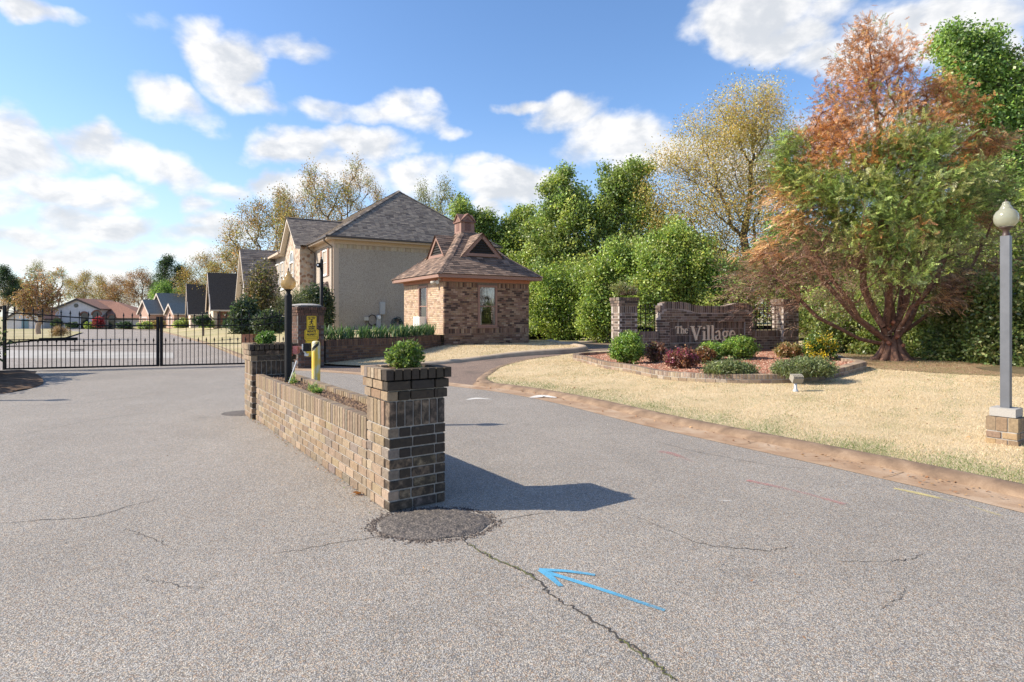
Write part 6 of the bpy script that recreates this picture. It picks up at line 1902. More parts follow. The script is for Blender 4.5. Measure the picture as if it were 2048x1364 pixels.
bedbush('purple_bush', 'small dark purple bush between the round green bush and the sign wall', 1311, 724, 40, 44, 190, PUR, LF, 82, [(0, .5, .95, 1), (.2, .75, .6, .8)])
bedbush('purple_bush', 'wide purple bush with pink flowers below the word The', 1362, 737, 66, 48, 320, PNK, LF, 83, [(0, .5, .9, 1), (-.4, .42, .6, .9), (.45, .45, .6, .9), (0, .75, .5, .7)])
bedbush('purple_bush', 'small orange tinged bush right of the pink flowering bush', 1408, 727, 40, 36, 150, ORG, LF, 84)
bedbush('round_bush', 'small bright green bush under the middle of the lettering', 1421, 722, 50, 44, 240, BOXL, LF, 85)
bedbush('round_bush', 'wide bright green bush covering the end of the lettering', 1478, 728, 80, 50, 400, BOX, (22, .05, .06, .036, .25, 0), 86, [(0, .5, .9, 1), (-.42, .42, .6, .9), (.42, .45, .62, .9), (.1, .78, .5, .7)])
bedbush('juniper', 'low spreading grey green juniper left of the ground spotlight', 1462, 753, 106, 36, 420, JUN, (26, .06, .075, .018, .35, -.2), 87, [(-.4, .5, .55, 1), (.1, .55, .6, 1.1), (.6, .42, .4, .9), (-.75, .42, .3, .8)], cat='juniper')
bedbush('juniper', 'larger spreading grey green juniper behind the ground spotlight', 1610, 754, 124, 42, 520, JUN, (26, .06, .075, .018, .35, -.2), 88, [(-.35, .5, .6, 1), (.2, .58, .62, 1.1), (.65, .48, .42, .9), (-.78, .4, .3, .8), (.0, .7, .4, .8)], cat='juniper')
bedbush('nandina', 'tan and gold leaved shrub in front of the right sign pillar', 1577, 716, 56, 36, 240, NAN, LF, 89, [(0, .5, .85, 1), (-.4, .45, .5, 1), (.4, .5, .5, 1)])
bb = bedbush('variegated_bush', 'round green and yellow variegated bush right of the sign pillar', 1638, 719, 70, 54, 360, YEL, (22, .05, .062, .038, .25, 0), 90, [(0, .5, .92, 1), (-.35, .6, .55, .9), (.38, .5, .6, .9)])
rg = np.random.default_rng(5)         # its yellow sprays
bx = np.array(bb.location); kx = bx[1] / F
SPR = np.array([(-28, 40), (-20, 48), (-12, 42), (-24, 14), (-16, 10), (-30, 30), (5, 46), (14, 28), (20, 22), (8, 26), (-2, 34), (16, 12), (-8, 12), (24, 38)], float) * kx
cc = np.column_stack([bx[0] + SPR[:, 0], np.full(len(SPR), bx[1] - .42) + rg.normal(0, .06, len(SPR)) + np.abs(SPR[:, 0]) * .3, bx[2] + SPR[:, 1]])
V, Fc, T = leaf_quads(cc, np.tile((0, -1., .3), (len(cc), 1)), 46, .07, .06, .036, pick(YE2, len(cc), rg), rg, .2, .3)
np_mesh('yellow_leaves', V - bx, Fc, T, M_leaf, bb)

bush('unseen_shade_shrub', 'dark shrubs added unseen left of the view to shade the verge', (-14.4, 14.6, .05), [((-14.1, 15.0, .9), (.8, .8, .9), 120, EVG_), ((-13.5, 13.6, .8), (.8, .9, .8), 120, EVG_), ((-12.6, 12.4, .6), (.7, .8, .6), 80, EVG_)], (30, .14, .14, .08, 0, .1), 140, 'shrub')  # shrubs added out of view so that their shade falls on the verge
# vine that overgrows the left sign pillar
vx = SP(0.0, -.12, 2.3)
bush('vine', 'straggly vine spilling over the top of the left sign pillar', vx, [((vx[0] + .0, vx[1], vx[2] + .12), (.36, .3, .16), 90, [(.20, .22, .08, 3), (.14, .17, .055, 3), (.24, .17, .09, 1)]), ((vx[0] + .10, vx[1] - .25, vx[2] - .12), (.28, .10, .18), 40, [(.13, .08, .06, 3), (.10, .11, .04, 1)]), ((vx[0] - .2, vx[1], vx[2] + .28), (.3, .2, .12), 30, [(.24, .25, .10, 3)])],
     (18, .06, .08, .022, .2, .1), 93, 'vine')

# ---------------------------------------------------------------- planter plants
def pl_pt(t, w): return (PN[0] + u[0] * t + v[0] * w, PN[1] + u[1] * t + v[1] * w)
x, y = pl_pt(.25, .26)
NB = [(.16, .25, .05, 3), (.22, .31, .07, 3), (.10, .17, .035, 2), (.28, .33, .10, 1)]
bush('planter_bush', 'bright green bush growing out of the near planter pillar', (x, y, 1.165), [((x, y, 1.285), (.145, .13, .115), 150, NB), ((x - .05, y, 1.24), (.11, .11, .08), 50, NB), ((x + .06, y - .02, 1.25), (.10, .11, .08), 50, NB)], (15, .018, .044, .013, .35, .1), 95, 'bush')
x2, y2 = PF[0] + v[0] * .28 + u[0] * .3, PF[1] + v[1] * .28 + u[1] * .3
bush('planter_bush', 'small green bush on the far planter pillar beside the lamp', (x2, y2, 1.165), [((x2, y2, 1.26), (.145, .14, .105), 170, [(.13, .24, .05, 3), (.18, .29, .07, 2), (.08, .15, .03, 2)])], (15, .02, .045, .016, .35, .1), 96, 'bush')
for (px, py, Y_, lab, hgt) in ((587, 763, 8.4, 'pale sprout in the planter soil near the lamp post', .16), (626, 786, 7.7, 'green tuft in the planter soil beside the yellow bollard', .09), (636, 795, 7.4, 'flat green weed in the planter soil', .05)):
    t = 0
    for tt in np.linspace(.6, 5.2, 200):
        q = pl_pt(tt, .27)
        if abs((q[0]) / q[1] - (px - CX) / F) < abs(pl_pt(t, .27)[0] / pl_pt(t, .27)[1] - (px - CX) / F) or t == 0: t = tt
    x, y = pl_pt(t, .27)
    bush('weed', lab, (x, y, .655), [((x, y, .66 + hgt * .45), (.05, .05, hgt * .5), 16, [(.30, .36, .14, 2), (.16, .30, .06, 2)])], (5, .015, .10, .014, .5, -.3), int(px), 'weed', twigs=False)

patch('iris_bed', [tuple(q_) for q_ in offset(rw_path, .12)] + [tuple(q_) for q_ in offset(rw_path, 1.5)[::-1]], lambda x, y: np.full(np.shape(x), .80), .5, M_soil, lift=.045)
# ---------------------------------------------------------------- irises on the retaining wall
IR = [(.055, .12, .05, 3), (.075, .15, .055, 3), (.10, .18, .07, 2), (.20, .26, .10, 1)]
rg = np.random.default_rng(77)
ir_path = offset(rw_path, .42)
P_, D_, _b = along(ir_path, .235)
for i, (p, d) in enumerate(zip(P_, D_)):
    root_x, root_y = p + rg.normal(0, .05, 2)
    V = []; Fq = []; T = []
    for k in range(30):
        a = rg.uniform(0, 6.28); sp = rg.uniform(0, .18)
        b = np.array((sp * math.cos(a), sp * math.sin(a), 0)); Lb = rg.uniform(.34, .62); w = rg.uniform(.028, .046)
        lean = np.array((rg.normal(0, .22), rg.normal(0, .22), 1)); lean /= np.linalg.norm(lean)
        sd_ = np.array((math.cos(a + 1.2), math.sin(a + 1.2), 0))
        bend = np.array((rg.normal(0, .12), rg.normal(0, .12), -rg.uniform(0, .10)))
        o = len(V)
        for t, ww in ((0, .7), (.5, 1.0), (.82, .7), (1, .08)):
            c = b + lean * Lb * t + bend * Lb * t * t * 1.6
            V += [c + sd_ * w * ww / 2, c - sd_ * w * ww / 2]
        Fq += [(o, o + 1, o + 3, o + 2), (o + 2, o + 3, o + 5, o + 4), (o + 4, o + 5, o + 7, o + 6)]
        T += [pick(IR, 1, rg)[0] * rg.uniform(.75, 1.3)] * 3
    ob = np_mesh('iris_clump', np.array(V), np.array(Fq), T, M_leaf, None)
    ob.location = (root_x, root_y, .80)
    tag(ob, 'clump of green iris leaves in the row above the dark brick retaining wall', 'iris', 'irises along the retaining wall')

# ---------------------------------------------------------------- grass blades
def blades(name, poly, n, hf, hh, w, tintf, ypow=1.6, ymax=16, seed=1, lean=.55, smin=None):
    rg = np.random.default_rng(seed)
    poly = np.array(poly, float)
    P = np.zeros((0, 2))
    x0, y0 = poly.min(0); x1, y1 = poly.max(0); y1 = min(y1, ymax); y0 = max(y0, 4.0)
    while len(P) < n:
        c = np.column_stack([rg.uniform(x0, x1, n * 2), rg.uniform(y0, y1, n * 2)])
        c = c[np.abs(c[:, 0]) < c[:, 1] * .90 + .2]
        c = c[rg.uniform(0, 1, len(c)) < (y0 / c[:, 1]) ** ypow]
        c = c[inside(poly, c)]
        P = np.concatenate([P, c])
    P = P[:n]
    z = np.asarray(hf(P[:, 0], P[:, 1])) - .004
    a = rg.uniform(0, 2 * np.pi, n); L = rg.uniform(hh[0], hh[1], n); W_ = w * rg.uniform(.6, 1.4, n) * np.maximum(1, P[:, 1] / 9)
    ln = np.column_stack([rg.normal(0, lean, n), rg.normal(0, lean, n), np.ones(n)]); ln /= np.linalg.norm(ln, axis=1)[:, None]
    s = np.column_stack([np.cos(a), np.sin(a), np.zeros(n)]) * W_[:, None] / 2
    b = np.column_stack([P, z]); t = b + ln * L[:, None]
    V = np.stack([b - s, b + s, t], 1).reshape(-1, 3)
    o = np_mesh(name, V, np.arange(n * 3).reshape(-1, 3), tintf(P, rg), M_straw)
    o['kind'] = 'stuff'
    return o
def pn(P, s, ph): return .5 + .25 * (np.sin(P[:, 0] * s + ph) * np.cos(P[:, 1] * s * 1.3 + ph * 2) + np.sin(P[:, 0] * s * 2.3 - P[:, 1] * s * 1.7 + ph))
def tint_lawn(P, rg):
    n = len(P); straw = pick([(.66, .52, .33, 3), (.73, .59, .39, 3), (.54, .40, .24, 2), (.42, .30, .18, 1)], n, rg)
    green = pick([(.14, .20, .06, 3), (.20, .25, .08, 2), (.28, .27, .10, 1)], n, rg)
    s = s_right(P[:, 0], P[:, 1])
    g_ = .05 + .95 * np.exp(-((s - .9) / .5) ** 2) * (.35 + pn(P, 2.1, .4)) + .22 * (pn(P, 3.1, 1.1) > .66) + .16 * (pn(P, 1.2, 2.0) > .7)
    m = rg.uniform(0, 1, n) < g_
    return np.where(m[:, None], green, straw)
def tint_tan(P, rg):
    return pick([(.66, .53, .36, 3), (.58, .45, .30, 3), (.72, .60, .43, 2), (.30, .28, .12, .6)], len(P), rg)
lawn_grass_poly = [tuple(p) for p in offset(RE, .66)[33:][::-1]] + isl_back[:8] + [(9.9, 21), (12, 17), (11.4, 12.5), (14, 10), (14, 2), (7, 1)]
lg = np.array(lawn_grass_poly)
def not_bed(f):
    return f
blades('lawn_grass', lawn_grass_poly, 230000, lambda x, y: np.where(inside(MP, np.column_stack([x, y])), -5, h_island(x, y)), (.014, .038), .006, tint_lawn, 1.5, 22, 3)
blades('bank_grass', bank_poly, 42000, h_bank, (.02, .045), .006, tint_tan, .2, 30, 4)
def mossy(P, rg): return pick([(.30, .25, .12, 2), (.16, .20, .06, 2), (.24, .16, .08, 1)], len(P), rg)
blades('litter_grass', catmull([(9.4, 14.4), (10.8, 13.0), (12.2, 12.6), (12.4, 16), (12.4, 20), (11.4, 21.6), (10.2, 19.6), (9.7, 16.4)], 4, True), 9000, h_island, (.02, .06), .008, mossy, .2, 24, 6)

# dry leaves and bits of straw blown over the lawn, the gutter and the edge of the road
def leaf_litter(name, P, hf, sz, pal, seed, parent=None):
    rg = np.random.default_rng(seed); n = len(P)
    z = np.asarray(hf(P[:, 0], P[:, 1])) + .012 + rg.uniform(0, .012, n)
    a = rg.uniform(0, 6.283, n); L = sz * rg.uniform(.5, 1.4, n)
    d = np.column_stack([np.cos(a), np.sin(a), rg.normal(0, .25, n)]); s = np.column_stack([-np.sin(a), np.cos(a), rg.normal(0, .35, n)])
    c = np.column_stack([P, z])
    V = np.stack([c - d * L[:, None] / 2, c + s * L[:, None] * .3, c + d * L[:, None] / 2, c - s * L[:, None] * .3], 1).reshape(-1, 3)
    o = np_mesh(name, V, np.arange(n * 4).reshape(-1, 4), pick(pal, n, rg) * rg.uniform(.7, 1.3, n)[:, None], M_straw, parent)
    o['kind'] = 'stuff'
    return o
DRY = [(.34, .17, .08, 3), (.24, .13, .07, 3), (.45, .28, .14, 2), (.16, .09, .05, 1)]
rg = np.random.default_rng(55)
k_ = rg.integers(34, len(RE), 420); q_ = np.array([offset(RE, w_)[i] for i, w_ in zip(k_, np.clip(rg.normal(.40, .12, 420), -.1, .62))]) + rg.normal(0, .12, (420, 2))
q_ = q_[(s_right(q_[:, 0], q_[:, 1]) < .43)]
leaf_litter('dry_leaves', q_, lambda x, y: np.zeros(len(x)), .035, DRY, 56)
c_ = np.column_stack([rg.uniform(1, 12, 3000), rg.uniform(4.5, 18, 3000)]); c_ = c_[inside(lg, c_)]; c_ = c_[s_right(c_[:, 0], c_[:, 1]) > .8][:420]
leaf_litter('lawn_leaves', c_, lambda x, y: h_island(x, y) + .015, .04, DRY, 57)
r_ = np.array([pl_pt(t_, -abs(w_)) for t_, w_ in zip(rg.uniform(-.1, 5.6, 260), rg.normal(0, .06, 260))])
leaf_litter('wall_foot_litter', r_, lambda x, y: np.zeros(len(x)), .022, DRY + [(.14, .17, .05, 2)], 58)
x_ = np.column_stack([rg.uniform(-6, 6, 300), rg.uniform(2.6, 14, 300)]); x_ = x_[s_right(x_[:, 0], x_[:, 1]) < -.1][:150]
leaf_litter('road_specks', x_, lambda x, y: np.zeros(len(x)), .018, DRY + [(.6, .58, .5, 2)], 59)
lx_, ly_ = gp(716, 988)
V, Fc, T = leaf_quads(np.array([[lx_, ly_, .02], [lx_ + .05, ly_ + .02, .025]]), np.array([[1., .2, .2], [.6, -.5, .1]]), 3, .015, .11, .045, np.array([(.50, .27, .12)] * 2), rg, .1, .6)
o_ = np_mesh('dry_leaf', V, Fc, T, M_leaf); tag(o_, 'curled orange dry leaf lying on the asphalt at the foot of the planter wall', 'leaf')
# ================================================================ houses farther along the street
M_dkroof = simple('dark_slate_shingle', (.028, .025, .026), .95, var=.5, scale=9, bump=.6, bscale=22)
M_gyroof = simple('grey_green_shingle', (.20, .215, .205), .95, var=.3, scale=9, bump=.4, bscale=22)
M_brroof = simple('red_brown_shingle', (.27, .135, .095), .95, var=.25, scale=6, bump=.4, bscale=22)
M_pinkwall = simple('pink_brick_wall', (.46, .30, .23), .95, var=.25, scale=7, bump=.3, bscale=40)
M_redwall = simple('red_brick_wall', (.24, .115, .08), .95, var=.4, scale=7, bump=.3, bscale=40)
M_creamwall = simple('cream_brick_wall', (.60, .48, .38), .95, var=.2, scale=7, bump=.3, bscale=40)
M_whitewall = simple('white_render_wall', (.64, .60, .58), .9, var=.1, scale=3)
def gable_block(parent, fr, a0, a1, b0, b1, z0, ze, zr, wall, roof, trim, ov=.45, name='wall', ridge='a', front=True):
    """gabled volume; ridge along a (gable ends face -a/+a) or along b"""
    mb = MB(); fbox(mb, fr, a0, a1, b0, b1, z0, ze)
    if ridge == 'a':
        bm_ = (b0 + b1) / 2; mb.prism([fr.P(a0, b0, ze), fr.P(a0, b1, ze), fr.P(a0, bm_, zr - .12)], fr.D(a1 - a0, 0))
    else:
        am = (a0 + a1) / 2; mb.prism([fr.P(a0, b0, ze), fr.P(a1, b0, ze), fr.P(am, b0, zr - .12)], fr.D(0, b1 - b0))
    mb.build(name, wall, parent)
    r = MB(); t = MB(); th = .12
    half = ((b1 - b0) if ridge == 'a' else (a1 - a0)) / 2
    sl = (zr - ze) / half; ex = half + ov; zl = ze - sl * ov
    for sg in (-1, 1):
        if ridge == 'a':
            q = lambda x, h, dz: fr.P(x, (b0 + b1) / 2 + sg * h, dz)
            x0, x1 = a0 - ov, a1 + ov
        else:
            q = lambda x, h, dz: fr.P((a0 + a1) / 2 + sg * h, x, dz)
            x0, x1 = b0 - ov, b1 + ov
        r.hexa([q(x0, ex, zl), q(x1, ex, zl), q(x1, 0, zr), q(x0, 0, zr), q(x0, ex, zl + th), q(x1, ex, zl + th), q(x1, 0, zr + th), q(x0, 0, zr + th)])
        t.hexa([q(x0 - .03, ex + .02, zl - .18), q(x0 + .06, ex + .02, zl - .18), q(x0 + .06, 0, zr - .2), q(x0 - .03, 0, zr - .2), q(x0 - .03, ex + .02, zl + th - .01), q(x0 + .06, ex + .02, zl + th - .01), q(x0 + .06, 0, zr + th - .02), q(x0 - .03, 0, zr + th - .02)])
        t.hexa([q(x0, ex + .01, zl - .08), q(x1, ex + .01, zl - .08), q(x1, ex + .1, zl - .08), q(x0, ex + .1, zl - .08), q(x0, ex + .01, zl + .06), q(x1, ex + .01, zl + .06), q(x1, ex + .1, zl + .06), q(x0, ex + .1, zl + .06)])
    ro = r.build('roof', roof, parent); t.build('roof_trim', trim, parent)
    return ro
M_creamtrim = simple('pale_trim', (.60, .52, .45), .6)
def px_frame(px, Y, z=0):
    return Fr(((px - CX) * Y / F, Y), GV, GU)
def zat(py, Y): return EYE - (py - HY) * Y / F
# black roofed house: its gable end looks to the street
Y2 = 63.0; f2 = px_frame(427, Y2)
bh = thing('brick_house', 'brick house with a very steep black roof and a sunlit gable end', 'house', f2.P(3, 3, .3))
zr2, ze2, z02 = zat(549, Y2 + 4), zat(613, Y2), .15
gable_block(bh, f2, 0, 8.5, 0, 6.4, z02, ze2, zr2, M_redwall, M_dkroof, M_creamtrim, .35)
mb = MB(); fbox(mb, f2, -.03, .35, -.03, 6.43, z02, ze2 - .02); mb.prism([f2.P(-.03, 0, ze2 - .02), f2.P(-.03, 6.4, ze2 - .02), f2.P(-.03, 3.2, zr2 - .3)], f2.D(.3, 0)); mb.build('gable_wall', M_creamwall, bh)
mb = MB(); fbox(mb, f2, .3, 8.5, -.06, -.01, ze2 - .55, ze2 - .1); mb.build('frieze', M_creamtrim, bh)
mb = MB(); mb.tube([f2.P(.6, -.1, ze2 - .3), f2.P(.6, -.1, .4)], .07, 6); mb.build('downspout', M_gutterm, bh)
gable_block(bh, f2, 4.3, 8.4, -4.2, -.1, z02, ze2 + .3, ze2 + 2.9, M_creamwall, M_dkroof, M_creamtrim, .4, 'wing_wall', 'b')
window(bh, f2, 'b', 5.6, 7.1, .9, 2.3, .1, mat=M_wwin, pane=M_pane, at=-4.2, style='single')
# second black roofed house, further along
Y3 = 74.0; f3 = px_frame(381, Y3)
ch = thing('brick_house', 'smaller black roofed house half hidden by the bigger one on its right', 'house', f3.P(2, 2, .2))
gable_block(ch, f3, 0, 7.5, 0, 6.0, .1, zat(623, Y3), zat(571, Y3 + 4), M_creamwall, M_dkroof, M_creamtrim, .35)
window(ch, f3, 'b', 1.5, 2.8, .8, 2.0, .1, mat=M_wwin, pane=M_pane, style='single')
# grey roofed house with three little gables
Y4 = 84.0
def f4f(px, Y): return Fr(((px - CX) * Y / F, Y), unit(.6, .8), unit(-.8, .6))
fA, fB, fC = f4f(333, 87), f4f(299, 86), f4f(348, 83)
dh = thing('brick_house', 'pink brick house with grey green roof and three small pale gables', 'house', fA.P(3, 2, .1))
z4 = -.1
gable_block(dh, fA, 0, 9.0, 0, 5.4, z4, zat(625, 87), zat(587, 88), M_pinkwall, M_gyroof, M_creamtrim, .3)
gable_block(dh, fB, 0, 5.0, 0, 3.6, z4, zat(625, 86), zat(600.5, 87), M_pinkwall, M_gyroof, M_creamtrim, .25, 'wing_wall')
gable_block(dh, fC, 0, 3.4, 0, 2.4, z4, zat(625, 83), zat(608, 84), M_pinkwall, M_gyroof, M_creamtrim, .25, 'wing_wall')
window(dh, fC, 'a', .6, 1.7, .3, 1.5, .1, mat=M_wwin, pane=M_pane, at=0, style='single')
window(dh, fB, 'a', .9, 2.6, .3, 1.5, .1, mat=M_wwin, pane=M_pane, at=0, style='single')
# white ranch house at the end of the street
Y5 = 92.0; z5 = float(h_street(0, Y5)) + .05
f5 = Fr(((155 - CX) * Y5 / F, Y5), unit(1, .12), unit(-.12, 1))
rh = thing('ranch_house', 'low white ranch house with red brown roof and arched entrance facing the street end', 'house', f5.P(0, 2, z5))
s5 = Y5 / F
def w5(px): return (px - 155) * s5
ze5, zp5 = zat(636, Y5), zat(598, Y5)
gable_block(rh, f5, w5(114), w5(196), 0, 9, z5, zat(617, Y5), zp5, M_whitewall, M_brroof, M_gutterm, .3, 'gable_wall', 'b')
mb = MB(); fbox(mb, f5, w5(80), w5(276), 1.2, 9.0, z5, ze5); mb.build('wall', M_whitewall, rh)
mb = MB()
mb.hexa([f5.P(w5(86), -.2, ze5), f5.P(w5(284), .6, ze5), f5.P(w5(284), 10, ze5), f5.P(w5(60), 10, ze5), f5.P(w5(95), 3.0, zat(616, Y5)), f5.P(w5(215), 4.2, zp5 - .9), f5.P(w5(215), 5.5, zp5 - .9), f5.P(w5(95), 5.5, zat(616, Y5))])
mb.hexa([f5.P(w5(150), .7, ze5 + .02), f5.P(w5(283), .7, ze5 + .02), f5.P(w5(283), 9.8, ze5 + .02), f5.P(w5(150), 9.8, ze5 + .02), f5.P(w5(156), 4.4, zp5 - .05), f5.P(w5(200), 4.4, zp5 - .35), f5.P(w5(200), 5, zp5 - .35), f5.P(w5(156), 5, zp5 - .05)])
mb.build('roof', M_brroof, rh)
gable_block(rh, f5, w5(56), w5(120), -3.5, 4, z5, ze5, zat(615, Y5), M_whitewall, M_brroof, M_gutterm, .3, 'garage_wall', 'b')
mb = MB()
for cx_, hw_, zt_ in ((168, 6.5, 625), (191, 8, 622), (219, 6, 630)):
    c_ = w5(cx_); w_ = hw_ * s5; zt = zat(zt_, Y5)
    mb.poly([f5.P(c_ - w_, -.05, z5), f5.P(c_ + w_, -.05, z5)] + [f5.P(c_ + w_ * math.cos(t), -.05, zt - w_ + w_ * math.sin(t)) for t in np.linspace(0, math.pi, 10)])
mb.build('arched_opening', M_pane, rh, fix=False)
mb = MB()
for cx_, hw_, zt_ in ((168, 6.5, 625), (191, 8, 622), (219, 6, 630)):
    c_ = w5(cx_); w_ = hw_ * s5; zt = zat(zt_, Y5)
    for k in range(8):
        t0, t1 = math.pi * k / 8, math.pi * (k + 1) / 8
        f = lambda r, t, q: f5.P(c_ + r * math.cos(t), -q, zt - w_ + r * math.sin(t))
        mb.hexa([f(w_, t0, .04), f(w_, t1, .04), f(w_ + .2, t1, .04), f(w_ + .2, t0, .04), f(w_, t0, .14), f(w_, t1, .14), f(w_ + .2, t1, .14), f(w_ + .2, t0, .14)])
mb.build('arch_trim', M_redwall, rh)
mb = MB(); cz = zat(611, Y5); mb.tube([f5.P(w5(152.5), -.02, cz), f5.P(w5(152.5), -.07, cz)], .32, 16); mb.build('round_vent', M_pane, rh)
window(rh, f5, 'b', w5(138), w5(150), zat(644, Y5), zat(637, Y5), .06, mat=M_wwin, pane=M_pane, at=1.2, style='single')
window(rh, f5, 'b', w5(236), w5(246), zat(645, Y5), zat(636, Y5), .06, mat=M_wwin, pane=M_pane, at=1.2, style='single')
mb = MB(); fbox(mb, f5, w5(82), w5(94), -3.56, -3.5, z5, zat(638, Y5)); mb.build('garage_door', simple('blue_grey_door', (.16, .25, .28), .6), rh)
# grey shed half seen through the saplings, dark plank fence before it
fs = px_frame(1188, 47)
shd = thing('shed', 'small grey gabled shed half hidden under the saplings beyond the driveway', 'shed', fs.P(1, 1, -.5))
gable_block(shd, fs, -1.3, 1.9, 0, 3, -.6, .55, 1.35, simple('grey_board_wall', (.23, .24, .27), .9, var=.2), M_gyroof, M_greybox, .2, 'wall', 'b')
mb = MB(); fbox(mb, fs, .7, 1.5, -.02, .0, -.5, .45); mb.build('opening', M_void, shd)
fence = thing('plank_fence', 'low dark plank fence under the green trees right of the guard house', 'fence', (1, 43, -.5))
fx0, fx1, FY = (1040 - CX) * 43 / F, (1172 - CX) * 43 / F, 43.0
plk = MB(); plk.box((0, 0, .425), (.135, .02, .85)); pm = simple('dark_weathered_plank', (.055, .038, .028), .9, var=.4)
x = fx0; k = 0; first = None
while x < fx1:
    if first is None:
        o = plk.build('plank', pm, None); first = o
    else:
        o = first.copy(); COL.objects.link(o)
    o.parent = fence; o.location = (x - 1, RNG.uniform(-.01, .01), RNG.uniform(-.03, .03)); x += .15
mb = MB(); mb.box(((fx0 + fx1) / 2, FY + .05, .05), (fx1 - fx0, .05, .09)); mb.box(((fx0 + fx1) / 2, FY + .05, -.3), (fx1 - fx0, .05, .09)); mb.build('rail', pm, fence)

# ================================================================ the iron gate
gd = unit(.95, .31)
G0 = (-15.0, 17.3)
def GPt(s, q=0.0, z=0.0): return Vector((G0[0] + gd[0] * s - gd[1] * q, G0[1] + gd[1] * s + gd[0] * q, z))
def rail_z(s):
    if s < 4.12: return 1.53 + .20 * (1 - float(ss(s, -.2, 3.0)))
    return 1.53 + .14 * float(ss(s, 6.9, 7.9))
PK = {}
def picket(parent, s, ztop, short):
    key = (round(ztop, 2), short)
    zb = .075
    if key not in PK:
        mb = MB(); w = .0085
        mb.hexa([(-w, -w, 0), (w, -w, 0), (w, w, 0), (-w, w, 0), (-w, -w, key[0] - zb), (w, -w, key[0] - zb), (w, w, key[0] - zb), (-w, w, key[0] - zb)])
        z = key[0] - zb
        mb.lathe((0, 0, z), [(.0, -.002), (.018, .0), (.018, .014), (.009, .022), (.027, .055), (.012, .12), (.0, .165)], 6)
        o = mb.build('picket', M_black, None)
        PK[key] = o.data
    else:
        o = bpy.data.objects.new('picket', PK[key]); COL.objects.link(o)
    o.parent = parent
    o.location = GPt(s, 0, zb) - Vector(BASE[parent.name])
    o.rotation_euler = (0, 0, math.atan2(gd[1], gd[0]))
def gate_leaf(label, s0, s1, hinge_left):
    g_ = thing('iron_gate', label, 'gate', GPt((s0 + s1) / 2, 0, 0), 'leaves of the iron driveway gate')
    n = round((s1 - s0 - .12) / .1155)
    for k in range(n):
        s = s0 + .06 + (k + .5) * (s1 - s0 - .12) / n
        if k % 2: picket(g_, s, rail_z(s) + .05, False)
        else: picket(g_, s, .80, True)
    for dz, th in ((0, .034), (-.20, .034)):
        mb = MB(); N = 16
        pts = [GPt(s0 + (s1 - s0) * i / N, 0, rail_z(s0 + (s1 - s0) * i / N) + dz) for i in range(N + 1)]
        for a, b in zip(pts[:-1], pts[1:]): mb.bar(a, b + (b - a) * .02, .026, th)
        mb.build('rail', M_black, g_)
    mb = MB(); mb.bar(GPt(s0, 0, .74), GPt(s1, 0, .74), .026, .030); mb.build('rail', M_black, g_)
    mb = MB(); mb.bar(GPt(s0, 0, .075), GPt(s1, 0, .075), .05, .05); mb.build('rail', M_black, g_)
    for s in (s0, s1):
        hz = rail_z(s) + (.22 if (s == s0) == hinge_left else .08)
        mb = MB(); mb.bar(GPt(s, 0, .05), GPt(s, 0, hz), .065, .065); mb.build('stile', M_black, g_)
    return g_
gl = gate_leaf('left leaf of the black iron gate with a gate opener arm', .1, 4.06, True)
mb = MB(); mb.bar(GPt(1.0, -.12, .93), GPt(1.95, -.12, .94), .09, .09); mb.bar(GPt(.05, -.12, .93), GPt(1.0, -.12, .93), .03, .03); mb.bar(GPt(1.9, -.12, .94), GPt(1.9, 0, .94), .04, .04); mb.build('opener_arm', M_black, gl)
mb = MB(); mb.bar(GPt(1.75, -.02, .62), GPt(2.1, -.02, .62), .02, .02); mb.bar(GPt(1.75, -.02, .57), GPt(2.1, -.02, .57), .02, .02); mb.build('bracket', M_black, gl)
gr_ = gate_leaf('right leaf of the black iron gate reaching to the brick gate pillar', 4.16, 7.86, False)
mb = MB(); mb.bar(GPt(7.86, -.02, 1.52), GPt(8.02, -.35, 1.52), .05, .10); mb.bar(GPt(7.86, -.02, .3), GPt(8.02, -.35, .3), .05, .08); mb.build('hinge', M_black, gr_)

# ================================================================ lamps
def lamp_globe(parent, c, k, mat):
    mb = MB()
    mb.lathe(c, [(.052 * k, 0), (.088 * k, .018 * k), (.112 * k, .055 * k), (.121 * k, .10 * k), (.116 * k, .145 * k), (.098 * k, .182 * k), (.074 * k, .205 * k), (.060 * k, .215 * k), (.062 * k, .224 * k), (.054 * k, .240 * k), (.040 * k, .262 * k), (.036 * k, .276 * k), (.039 * k, .284 * k), (.024 * k, .300 * k), (.0, .304 * k)], 22)
    return mb.build('globe', mat, parent, smooth=True)
# left lamp: round black post rising from the planter soil
lx, ly = pl_pt(4.42, .27)
lamp1 = thing('lamp_post', 'black lamp post with a yellowed globe standing in the planter', 'lamp post', (lx, ly, .655), 'garden lamp posts')
kx = ly / F
zg = zat(652, ly) - .0; zg1 = zat(580, ly)
zb_ = zat(584, ly)
mb = MB()
mb.lathe((lx, ly, 0), [(.052, .60), (.052, zat(592, ly)), (.050, zat(590, ly)), (.030, zat(587, ly))], 12); mb.build('post', M_black, lamp1, smooth=True)
mb = MB()
mb.lathe((lx, ly, zat(587, ly)), [(.028, 0), (.032, .01), (.026, .02), (.045, .045), (.06, .055), (.06, .06), (.0, .06)], 14); mb.build('fitter', M_black, lamp1, smooth=True)
zb_ = zat(587, ly) + .06
lamp_globe(lamp1, (lx, ly, zb_), .88, M_globe_y)
mb = MB(); zt = zb_ + .88 * .303; mb.lathe((lx, ly, zt), [(.012, -.004), (.016, .004), (.006, .014), (.013, .028), (.006, .05), (0, .06)], 8); mb.build('finial', M_bronze, lamp1, smooth=True)
